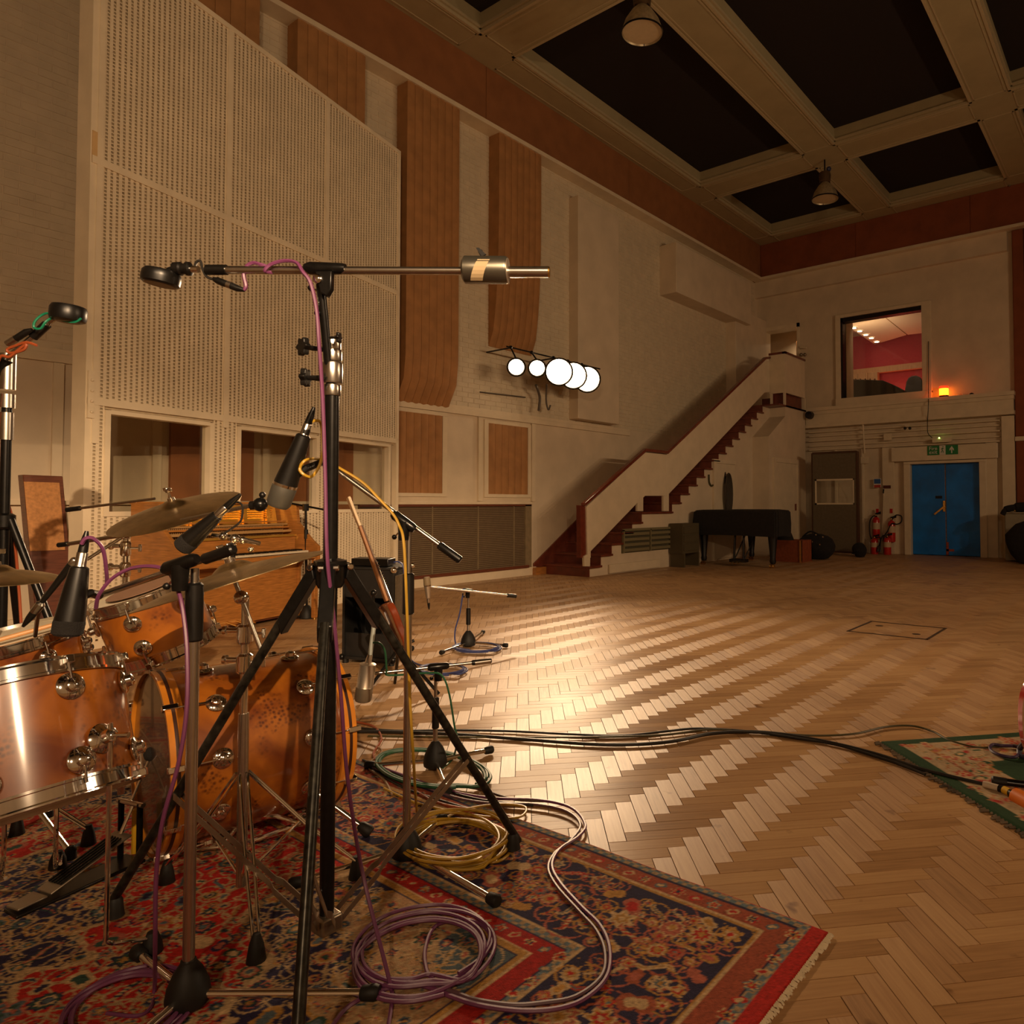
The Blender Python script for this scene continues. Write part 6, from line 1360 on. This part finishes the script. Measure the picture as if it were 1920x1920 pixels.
# ================================================================ COVERED GRAND PIANO
gpn = thing('grand_piano', 'grand piano under a black quilted cover, beside the staircase', 'piano', (-6.4, 12.4, 0))
yf = 11.72
x0_ = max(-7.17, float(onY(1288, 1000, yf)[0])); x1_ = float(onY(1481, 1000, yf+.55)[0]); zt_ = float(onY(1380, 957, yf)[2]); zb_2 = float(onY(1380, 1005, yf)[2])
ol = [(x0_+.08, yf), (x1_-.06, yf), (x1_, yf+.06), (x1_, yf+.55), (x1_-.14, yf+.85), (x1_-.42, yf+1.2), (x1_-.62, yf+1.7), (x0_+.55, yf+1.98), (x0_+.15, yf+1.95), (x0_, yf+1.7), (x0_, yf+.10)]
rg_ = random.Random(2)
cv = MB(); n_ = len(ol); zs_ = [(zt_+.01, -.16), (zt_+.0, -.03), (zt_-.03, .012), ((zt_+zb_2)/2, .03), (zb_2, .02)]
cxm = sum(p[0] for p in ol)/n_; cym = sum(p[1] for p in ol)/n_
fine = []
for i in range(n_):
    a, b = ol[i], ol[(i+1) % n_]
    for k in range(5): fine.append((a[0]+(b[0]-a[0])*k/5, a[1]+(b[1]-a[1])*k/5))
N_ = len(fine)
for z, off in zs_:
    for i, (x, y) in enumerate(fine):
        dx, dy = x-cxm, y-cym; l = math.hypot(dx, dy); w_ = .012*sin(i*1.9)*(1 if off > 0 else 0)+(rg_.uniform(-.008, .008) if off > 0 else 0)
        cv.v.append(Vector((x+dx/l*(off+w_), y+dy/l*(off+w_), z+(.012*sin(i*.7) if z < zt_-.2 else 0))))
for r_ in range(len(zs_)-1): cv.f += [(r_*N_+i, r_*N_+(i+1) % N_, (r_+1)*N_+(i+1) % N_, (r_+1)*N_+i) for i in range(N_)]
cv.f.append(tuple(range(N_)))
cv.build('quilted_cover', M_blackf, gpn)
MB().prism([(x, y, zb_2+.02) for x, y in [(cxm+(a-cxm)*.97, cym+(b-cym)*.97) for a, b in ol]], (0, 0, .10)).build('case', M_black, gpn)
for (x, y) in ((x0_+.16, yf+.16), (x1_-.16, yf+.16), (x0_+.45, yf+1.6)):
    MB().lathe((x, y, .07), (0, 0, 1), [(0, .045), (.05, .06), (.10, .05), (zb_2-.10, .085), (zb_2-.02, .09)], 14).build('leg', M_black, gpn)
    cs = MB().lathe((x, y, .035), (0, 0, 1), [(0, .02), (.04, .03)], 10).build('castor_horn', M_brass, gpn)
    for k in range(2): MB().lathe((x-.045+.055*k, y-.03, .032), (1, 0, 0), [(0, .03), (.03, .03)], 14).build('castor_wheel', M_brass, gpn)
lx = (x0_+x1_)/2
for s_ in (-.10, .10): MB().tube([(lx+s_*.9, yf+.25, zb_2), (lx+s_, yf+.22, .10)], .022, 8).build('lyre_post', M_black, gpn); MB().tube([(lx+s_+.12, yf+.45, zb_2), (lx+s_, yf+.25, .12)], .012, 8).build('lyre_brace', M_black, gpn)
MB().box(lx-.16, lx+.16, yf+.14, yf+.30, .07, .13).build('pedal_box', M_black, gpn)
for k in range(3): MB().tube([(lx-.08+.08*k, yf+.14, .08), (lx-.08+.08*k, yf+.02, .06)], .012, 8).build('pedal', M_brass, gpn)
# wooden box, black bags, grey baffle
wb0, wb1 = G(1450, 1057), G(1503, 1051)
bx_ = thing('wooden_box', 'reddish brown open wooden box on the floor right of the grand piano', 'box', wb0)
X0, X1, Yw = float(wb0[0]), float(wb1[0]), 13.3
X0, X1 = float(onY(1448, 1040, Yw)[0]), float(onY(1503, 1040, Yw)[0]); zt3 = float(onY(1475, 1013, Yw)[2])
M_bx = mat('red brown ply', (.26, .06, .02), .5, noise=.2)
for q in ((X0, X1, Yw, Yw+.03), (X0, X1, Yw+.5, Yw+.53), (X0, X0+.03, Yw, Yw+.53), (X1-.03, X1, Yw, Yw+.53)): MB().box(q[0], q[1], q[2], q[3], .02, zt3).build('side_board', M_bx, bx_)
MB().box(X0, X1, Yw, Yw+.53, 0, .02).build('bottom_board', M_bx, bx_)
for x in (X0+.005, X1-.04): MB().box(x, x+.035, Yw-.02, Yw, 0, zt3).build('corner_batten', M_wood, bx_)
def blob(name, label, cat, c, sx, sy, sz, m, seed=0, extra=None):
    rg = random.Random(seed); t = thing(name, label, cat, c); mb = MB().sph(Vector((c[0], c[1], c[2]+sz)), 1, 20, (sx, sy, sz))
    for v in mb.v:
        s_ = 1+.10*sin(v.x*13+seed)*cos(v.z*11)+.05*sin(v.y*17); v.x = c[0]+(v.x-c[0])*s_; v.y = c[1]+(v.y-c[1])*s_
        v.z = max(c[2]+.002, v.z*1.0) if v.z > c[2]+.25*sz else c[2]+.002+(v.z-c[2])*.3
    mb.build('bag_body' if cat != 'coat' else 'folds', m, t); return t
p = onY(1472, 1040, 13.58); blob('cloth_bundle', 'black cloth bundle sticking up out of the reddish brown wooden box', 'cloth', (float(p[0]), 13.57, .03), .2, .17, .33, M_blackf, 1)
p = G(1537, 1047); 
q_ = blob('equipment_bag', 'bulging black bag with silver buckles in front of the grey baffle', 'bag', (float(p[0]), float(p[1])-.2, 0), .42, .30, .27, M_blackf, 3)
for k, (x, y) in enumerate(((1523, 1016), (1543, 1007), (1537, 1021), (1530, 1003))): MB().sph(onY(x, y, float(p[1])-.52), .018, 8).build('buckle', M_chrome, q_)
MB().tube(spline([(p[0]-.25, p[1]-.3, .46), (p[0]-.05, p[1]-.35, .58), (p[0]+.2, p[1]-.3, .46)]), .018, 8).build('strap', M_blackf, q_)
YG = 15.75
gx0, gx1 = float(onY(1524, 950, YG)[0]), float(onY(1606, 950, YG)[0]); gz = float(onY(1565, 848, YG)[2])
gob = thing('acoustic_baffle', 'tall grey-brown acoustic baffle with a square window, left of the fire extinguishers', 'baffle', ((gx0+gx1)/2, YG, 0))
wz0, wz1 = float(onY(1565, 946, YG)[2]), float(onY(1565, 898, YG)[2]); wx0, wx1 = gx0+.06, gx1-.05
for q in ((gx0, gx1, .06, wz0), (gx0, gx1, wz1, gz)): MB().box(q[0], q[1], YG, YG+.10, q[2], q[3]).build('baize_panel', M_grey, gob, bevel=.006)
for q in ((gx0, wx0), (wx1, gx1)): MB().box(q[0], q[1], YG, YG+.10, wz0, wz1).build('window_cheek', M_grey, gob)
MB().box(gx0-.025, gx0, YG-.01, YG+.11, .05, gz).box(gx1, gx1+.035, YG-.01, YG+.11, .05, gz).box(gx0, gx1, YG-.01, YG+.11, gz-.03, gz+.02).box(gx0, gx1, YG-.01, YG+.11, .05, .09).build('edge_frame', mat('brown frame', (.08, .035, .015), .5), gob, smooth=False)
wf_ = MB().box(wx0, wx1, YG-.012, YG, wz0, wz0+.035).box(wx0, wx1, YG-.012, YG, wz1-.035, wz1).box(wx0, wx0+.04, YG-.012, YG, wz0, wz1).box(wx1-.02, wx1, YG-.012, YG, wz0, wz1).build('window_frame', M_cream2, gob, smooth=False)
MB().box(wx0, wx1, YG+.04, YG+.05, wz0, wz1).build('pane', M_glass, wf_)
for x in (gx0+.05, gx1-.05):
    for y in (YG-.12, YG+.2): MB().sph((x, y, .03), .03, 10).build('castor', M_chrome, gob)
    MB().box(x-.02, x+.02, YG-.15, YG+.24, .05, .08).build('foot_bar', M_blackm, gob)
p = G(1605, 1043); blob('cloth_bundle', 'small black cloth heap on the floor at the right foot of the grey baffle', 'cloth', (float(p[0])+.15, float(p[1])-.2, 0), .16, .14, .16, M_blackf, 5)
# fire extinguishers
def extinguisher(label, px_, pyb, pyt, hose, YY, r=.085):
    b = onY(px_, pyb, YY); z0 = max(0, float(b[2])); z1 = float(onY(px_, pyt, YY)[2]); x = float(b[0]); c = Vector((x, YY, z0)); h = z1-z0
    t = thing('fire_extinguisher', label, 'fire extinguisher', c)
    MB().lathe(c, Z_, [(0, r*.92), (.02, r), (h*.74, r), (h*.82, r*.8), (h*.87, r*.35), (h*.90, r*.3)], 22).build('cylinder', M_red, t)
    MB().hollow(c+Z_*h*.38, Z_, [(0, r*1.01), (h*.26, r*1.01)], 22).build('paper_label', mat('cream label', (.62, .45, .28), .6), t)
    MB().tube([c+Z_*h*.9, c+Z_*h*.96], .018, 10).build('valve', M_brass, t)
    MB().prism([c+Z_*h*.95+Vector((-.02, -.01, 0)), c+Z_*h*.95+Vector((.11, -.01, .02)), c+Z_*h*1.0+Vector((.11, -.01, .05)), c+Z_*h*.99+Vector((-.02, -.01, .01))], (0, .02, 0)).build('lever', M_black, t)
    MB().tube(spline([onY(x_, y_, YY-.08) for x_, y_ in hose]), .014, 8).build('hose', M_rubber, t)
    MB().lathe(onY(*hose[-1], YY-.08), (0, 0, -1), [(0, .016), (.06, .022), (.10, .032)], 10).build('nozzle', M_black, t)
    return t
extinguisher('upper red fire extinguisher on the wall, hose hanging to the left', 1643, 1010, 963, [(1645, 968), (1637, 968), (1631, 978), (1631, 1000), (1634, 1010)], YB-.16)
extinguisher('lower red fire extinguisher standing on the floor below the wall-hung one', 1640, 1046, 1005, [(1642, 1008), (1650, 1008), (1650, 1018), (1646, 1026)], YB-.30)
extinguisher('red fire extinguisher with the big looped black horn hose, nearest the blue door', 1672, 1016, 970, [(1672, 975), (1680, 966), (1690, 968), (1690, 978), (1682, 983), (1672, 982), (1664, 996), (1657, 1006)], YB-.16)
extinguisher('red fire extinguisher with a cream label on the floor, closest to the blue door', 1664, 1042, 1003, [(1664, 1008), (1656, 1004), (1652, 1012), (1650, 1026)], YB-.32)
for x, lab in ((1646, 'red marker tag on the wall above the left fire extinguishers'), (1672, 'red marker tag on the wall above the right fire extinguishers')):
    p = onY(x, 958, YB-.06); tag(MB().box(float(p[0])-.03, float(p[0])+.03, YB-.105, YB-.092, float(p[2])-.05, float(p[2])+.05).build('marker_tag', M_red), lab, 'sign')
p = onY(1645, 907, YB-.1); nt_ = thing('notice', 'small notice with blue top and red foot on the wall left of the blue door', 'sign', p)
def card(par, nm, x0, y0, x1, y1, YY, m, th=.008): a = onY(x0, y1, YY); b = onY(x1, y0, YY); return MB().box(float(a[0]), float(b[0]), YY, YY+th, float(a[2]), float(b[2])).build(nm, m, par)
M_wht = mat('sign white', (.75, .70, .60), .5)
card(nt_, 'card', 1638, 897, 1652, 914, YB-.102, M_wht); card(nt_, 'blue_panel', 1639, 898, 1651, 907, YB-.106, mat('sign blue', (.04, .12, .35), .5)); card(nt_, 'red_panel', 1639, 909, 1651, 914, YB-.106, mat('sign red', (.5, .05, .03), .5))
nt_ = thing('small_sign', 'small dark red plate on the wall between the notice and the blue door', 'sign', onY(1662, 913, YB-.1)); card(nt_, 'plate', 1656, 910, 1670, 916, YB-.105, mat('dark plate', (.10, .02, .012), .4)); 
MB().tube([onY(1657, 917, YB-.1), onY(1656, 925, YB-.1)], .016, 8).build('bracket', M_blackm, nt_)
MB().tube([onY(1657, 925, YB-.1), onY(1654, 1000, YB-.1)], .006, 6).build('conduit', M_cream2, nt_)
# exit sign : green boards, running figure, arrow
M_grn = mat('sign green', (.008, .20, .05), .4)
sx0, sx1 = 1740, 1796; YSn = YB-.178
es = thing('exit_sign', 'green and white fire exit sign over the blue door', 'sign', onY(1768, 845, YSn))
a = onY(1739, 853, YSn); b = onY(1796, 834.5, YSn); ex0, ez0, ex1, ez1 = float(a[0]), float(a[2]), float(b[0]), float(b[2]); ew = ex1-ex0; eh = .205; ez0 = (ez0+ez1)/2-eh/2-.0; ez1 = ez0+eh
MB().box(ex0, ex0+ew*.40, YSn, YSn+.012, ez0, ez1).build('green_panel', M_grn, es); MB().box(ex0+ew*.40, ex0+ew*.60, YSn, YSn+.012, ez0, ez1).build('white_panel', M_wht, es); MB().box(ex0+ew*.60, ex1, YSn, YSn+.012, ez0, ez1).build('green_panel', M_grn, es)
def text(s, par, loc, size, m, rot=(pi/2, 0, 0), ext=.002):
    cu = bpy.data.curves.new('lettering', 'FONT'); cu.body = s; cu.size = size; cu.extrude = ext; cu.align_x = 'CENTER'; cu.align_y = 'CENTER'
    o = bpy.data.objects.new('lettering', cu); C.objects.link(o); dg = bpy.context.evaluated_depsgraph_get(); me = bpy.data.meshes.new_from_object(o.evaluated_get(dg)); bpy.data.objects.remove(o)
    o = bpy.data.objects.new('lettering', me); C.objects.link(o); o.data.materials.clear(); o.data.materials.append(m); o.parent = par; o.location = V(loc)-V(par['_o']); o.rotation_euler = rot; return o
text('Fire', es, (ex0+ew*.19, YSn-.004, ez0+eh*.70), .115, M_wht); text('exit', es, (ex0+ew*.19, YSn-.004, ez0+eh*.30), .115, M_wht)
ac = ex0+ew*.80; aw = .05
MB().prism([(ac-.012, YSn-.006, ez0+0.0266), (ac+.012, YSn-.006, ez0+0.0266), (ac+.012, YSn-.006, ez0+0.1131), (ac+.045, YSn-.006, ez0+0.0798), (ac+.045, YSn-.006, ez0+0.1197), (ac, YSn-.006, ez0+0.1835), (ac-.045, YSn-.006, ez0+0.1197), (ac-.045, YSn-.006, ez0+0.0798), (ac-.012, YSn-.006, ez0+0.1131)], (0, .006, 0)).build('up_arrow', M_wht, es, smooth=False)
fc = ex0+ew*.5
fg = MB().sph((fc+.012, YSn-.003, ez0+0.1756), .012, 8, (1, .3, 1))
for q in ([(fc+.008, .115), (fc-.004, .070)], [(fc-.004, .072), (fc+.020, .055), (fc+.014, .028)], [(fc-.004, .072), (fc-.016, .045), (fc-.034, .040)], [(fc+.006, .110), (fc+.028, .098)], [(fc+.006, .110), (fc-.018, .102), (fc-.022, .085)]): fg.tube([(x, YSn-.003, ez0+z*1.33) for x, z in q], .006, 6)
fg.build('running_figure', M_grn, es)
# emergency light box with green led, twin spot units, junction box, conduits
p = onY(1771, 824, YB-.2); el = thing('emergency_light', 'cream emergency light box with a tiny green lamp above the exit sign', 'lamp', p); card(el, 'housing', 1748, 820, 1784, 830, YB-.21, M_cream2, .1)
MB().sph(onY(1761, 821, YB-.215), .014, 8).build('green_lamp', emat('green led', (.5, 1, .15), 12), el)
tw = thing('twin_spot', 'small black twin spotlight under the cornice above the door', 'lamp', onY(1702, 800, YB-.22))
for x in (1697, 1706): MB().sph(onY(x, 803, YB-.24), .035, 10).build('spot_head', M_black, tw)
MB().box(*[float(v) for v in (onY(1697, 800, YB-.2)[0], onY(1706, 800, YB-.2)[0])], YB-.21, YB-.18, float(onY(1700, 800, YB-.2)[2]), float(onY(1700, 796, YB-.2)[2])).build('spot_base', M_cream2, tw)
tw = thing('twin_spot', 'pale twin spotlight beside the raised doorway at the top of the stairs', 'lamp', onY(1505, 662, YB-.1))
for x in (1502, 1509): MB().sph(onY(x, 665, YB-.1), .045, 10).build('spot_head', mat('lamp metal', (.30, .26, .2), .3, metal=.8), tw)
MB().tube([onY(1500, 651, YB-.08), onY(1512, 652, YB-.08)], .03, 8).build('spot_base', M_cream2, tw)
jb = thing('junction_box', 'cream junction box on the banded wall left of the exit sign', 'box', onY(1664, 818, YB-.1)); card(jb, 'box', 1657, 812, 1671, 826, YB-.14, M_cream2, .06)
MB().tube([onY(1618, 795, YB-.2), onY(1621, 850, YB-.1)], .02, 8).build('conduit', M_cream2, jb)
jb = thing('junction_box', 'cream switch box on the wall at the top right of the grey baffle', 'box', onY(1620, 862, YB-.1)); card(jb, 'box', 1614, 856, 1627, 869, YB-.14, M_cream2, .06)
# red warning beacon on the cornice
p = onY(1770, 752, YB-.16); bz = 3.50
M_amber = emat('amber beacon glow', (1, .22, .01), 5.0)
bc_ = thing('warning_beacon', 'glowing amber and red warning beacon on the cornice right of the control window', 'lamp', (p[0], YB-.16, bz))
MB().lathe((p[0], YB-.16, bz), Z_, [(0, .10), (.03, .10)], 20).build('base', M_black, bc_); MB().lathe((p[0], YB-.16, bz+.03), Z_, [(0, .095), (.16, .098), (.17, .09)], 24).build('amber_lens', M_amber, bc_)
MB().hollow((p[0], YB-.16, bz+.03), Z_, [(0, .098), (.01, .102), (.01, .098)], 20).build('lens_ring', M_red, bc_)
MB().lathe((p[0], YB-.16, bz+.195), Z_, [(0, .097), (.05, .094), (.055, .08)], 24).build('red_cap', emat('red beacon cap', (1, .05, .01), 1.2), bc_)
l = bpy.data.lights.new('beacon_glow', 'POINT'); l.energy = 2.2; l.color = (1, .05, .02); l.shadow_soft_size = .05; o = bpy.data.objects.new('beacon_glow', l); C.objects.link(o); o.location = (p[0]-.02, YB-.30, bz+.12)
for x, y, r, lab, cat in ((1822, 741, .055, 'black round socket on the wall above the cornice, right of the beacon', 'socket'), (1520, 779, .10, 'black round loudspeaker horn at the left end of the cornice', 'loudspeaker')):
    p = onY(x, y, YB-.12 if x > 1600 else YB-.35); t = thing('round_fitting', lab, cat, p); MB().lathe(p, (0, -1, 0), [(-.05 if x > 1600 else 0, r*.6), (.0 if x > 1600 else .03, r), (.03 if x > 1600 else .14, r*.9), (.035 if x > 1600 else .15, r*.5)], 16).build('body', M_black, t)
    if x < 1600: MB().tube([p, (p[0], YB, p[2])], .02, 8).build('bracket', M_blackm, t)
t = thing('cable_loop', 'thin cable curl on the wall between the beacon and the black socket', 'cable', onY(1800, 745, YB-.05)); MB().tube(spline([onY(1795, 740, YB-.03), onY(1803, 738, YB-.03), onY(1805, 746, YB-.03), onY(1797, 747, YB-.03)], 6, True), .008, 6, closed=True).build('loop', M_cream2, t)
cable('wall_cable', 'black cable dropping from the control window corner to the emergency light', [onY(1741, 640, YB-.10), onY(1741, 728, YB-.13), onY(1741, 752, YB-.33), onY(1740, 775, YB-.33), onY(1739, 795, YB-.25), onY(1740, 812, YB-.2), onY(1748, 821, YB-.2)], .008, M_blackm)
# pendant lamps
def pendant(label, pxc, pyc, zr, R):
    c = G(pxc, pyc, zr); c = V(c); t = thing('pendant_lamp', label, 'lamp', (c.x, c.y, ZC))
    M_shade = mat('aged aluminium shade', (.48, .40, .26), .4, metal=.6, noise=.2)
    MB().hollow(c, Z_, [(0, R), (.02, R*1.0), (R*.55, R*.84), (R*1.05, R*.52), (R*1.3, R*.28), (R*1.35, R*.26), (R*1.3, R*.24), (R*1.0, R*.50), (R*.5, R*.80), (.015, R*.97), (0, R)], 40).build('shade', M_shade, t)
    MB().lathe(c+Z_*.02, Z_, [(0, R*.955), (.004, R*.955)], 40).build('diffuser', mat('dusty diffuser', (.55, .42, .25), .5), t)
    MB().hollow(c-Z_*.004, Z_, [(0, R*.985), (-.004, R*1.015), (.02, R*1.02), (.02, R*.985)], 40).build('rim', M_blackm, t)
    MB().lathe(c+Z_*R*1.3, Z_, [(0, R*.3), (.02, R*.42), (.14, R*.46), (.2, R*.40), (.22, R*.2)], 20).build('gear_housing', mat('housing brown', (.10, .06, .03), .5, metal=.4), t)
    MB().sph(c+Z_*.05+Vector((.03, 0, 0)), .03, 8).build('bulb', M_head, t)
    top_ = c.z+R*1.3+.22
    if ZC-top_ > .02: MB().tube([c+Z_*(R*1.3+.2), (c.x, c.y, ZC)], .015, 8).build('stem', M_blackm, t)
    for k in range(3): a = k*2.09; MB().tube([c+Vector((cos(a)*R, sin(a)*R, 0)), c+Vector((cos(a)*R*.3, sin(a)*R*.3, R*1.4))], .006, 6).build('guard_wire', M_blackm, t)
    MB().sph(c+Z_*(R*1.5+.2)+Vector((.08, 0, 0)), .05, 8).build('knob', mat('blue knob', (.02, .03, .10), .4), t)
pendant('larger dusty pendant lamp near the top edge of the picture', 1204, 62, 7.02, .255)
pendant('smaller pendant lamp in the far ceiling bay near the corner', 1547, 374, 7.05, .25)
# hook and small fittings on the duct under the far fascia
t = thing('ceiling_clamp', 'small metal clamp on the far perimeter beam at the right', 'clamp', onY(1893, 345, YF-.05)); MB().tube([onY(1888, 338, YF-.05), onY(1893, 350, YF-.05), onY(1898, 336, YF-.05)], .02, 8).build('jaw', M_nickel, t)
# white cabinet with black coat at the right edge
cb0 = float(onY(1884, 1000, 15.9)[0]); zc_ = float(onY(1890, 963, 15.9)[2])
cbn = thing('white_cabinet', 'off-white cabinet cut by the right edge, black coat laid on top', 'cabinet', (cb0, 15.9, 0)); MB().box(cb0, cb0+1.2, 15.9, 16.5, .02, zc_).build('body', mat('cabinet paint', (.30, .26, .18), .5), cbn, bevel=.01)
MB().box(cb0-.02, cb0+1.22, 15.88, 16.52, zc_, zc_+.03).build('top', mat('cabinet paint', (.30, .26, .18), .5), cbn, bevel=.005); MB().box(cb0+.02, cb0+.58, 15.885, 15.9, .08, zc_-.04).build('door', mat('cabinet paint', (.30, .26, .18), .5), cbn)
ct = thing('coat', 'black garment with a silver buckle draped over the white cabinet top', 'coat', (cb0+.3, 15.95, zc_+.03))
mb = MB().tube(spline([(cb0-.03, 15.87, zc_-.02), (cb0+.03, 15.9, zc_+.08), (cb0+.2, 16.0, zc_+.12), (cb0+.6, 16.05, zc_+.14), (cb0+1.1, 16.1, zc_+.12)]), [.05]*8+[.07]*8+[.10]*8+[.10]*9, 10); mb.build('folds', M_blackf, ct); MB().sph(onY(1903, 958, 15.8), .02, 8).build('buckle', M_brass, ct)
blob('equipment_bag', 'large black bag on the floor before the white cabinet at the right edge', 'bag', (cb0+.55, 15.45, 0), .50, .25, .42, M_blackf, 8)
# small things at the right edge on the green rug : red guitar, dark tube, connectors
rgc = V(D(1952, 1350, 3.1)); rg2 = thing('red_guitar', 'red semi-hollow guitar body just entering at the right edge above the green rug', 'guitar', (rgc.x, rgc.y, 0))
o2 = []
for k in range(44):
    a = 2*pi*k/44; R_ = .17*(1+.16*cos(2*a)+.05*cos(4*a)); o2.append(rgc+rgt*(cos(a)*.12*(1+.12*cos(2*a+pi)))*1.0+Vector((0, 0, 1))*(sin(a)*.19*(1-.0*cos(a)))-rgt*.0)
MB().prism([p+rgt*.03 for p in o2], fwd*-.05).build('body', mat('cherry lacquer', (.42, .012, .01), .18, coat=.9, noise=.2), rg2, bevel=.004)
MB().tube([p+rgt*.03 for p in o2], .006, 6, closed=True).build('cream_binding', mat('binding', (.66, .42, .26), .4), rg2)
gcp = rgc+rgt*.08; MB().tube([gcp-Z_*.15, gcp+Z_*1.0*.4], .02, 8).build('neck', M_wood2, rg2)
gs2 = thing('guitar_stand', 'dark guitar stand foot on the green rug under the red guitar', 'stand', G(1912, 1410)); MB().tube(spline([G(1940, 1380, .10), G(1922, 1392, .08), G(1912, 1405, .03), G(1914, 1418, .015), G(1930, 1420, .02)]), .012, 8).build('foot_tube', mat('dark blue rubber', (.03, .03, .06), .5), gs2)
MB().tube([V(G(1935, 1400, .05)), rgc-Z_*.2+rgt*.06], .010, 8).build('post', M_blackm, gs2)
dt = thing('black_tube', 'glossy black tube lying on the green rug at the right edge', 'tube', G(1868, 1462, 0)); MB().tube([G(1862, 1464, .018), G(1940, 1474, .018)], .016, 12).build('tube', M_blackm, dt); MB().lathe(G(1862, 1464, .018), V(G(1862, 1464, .018))-V(G(1940, 1474, .018)), [(-.05, .0175), (.0, .0195), (.006, .014)], 12).build('end_cap', M_rubber, dt)
cn = thing('cable_connector', 'orange, yellow and white taped cable connector on the green rug', 'connector', G(1875, 1480, 0))
segs = [((1844, 1470), (1873, 1478), .013, mat('white tape', (.62, .52, .40), .5)), ((1873, 1478), (1882, 1481), .014, M_black), ((1882, 1481), (1893, 1486), .015, mat('yellow tape', (.75, .45, .02), .5)), ((1893, 1486), (1905, 1493), .014, M_black), ((1905, 1493), (1940, 1512), .032, mat('orange shell', (.80, .20, .02), .4))]
for a, b, r_, m_ in segs: MB().tube([G(*a, .022), G(*b, .022)], r_, 12).build('sleeve', m_, cn)
cable('floor_cable', 'dark violet cable loop on the green rug near the red guitar', gp([(1862, 1396), (1856, 1402), (1862, 1410), (1880, 1417), (1905, 1419), (1912, 1404), (1900, 1399), (1880, 1398)], .02), .007, mat('violet dark cable', (.05, .03, .09), .4), closed=True)
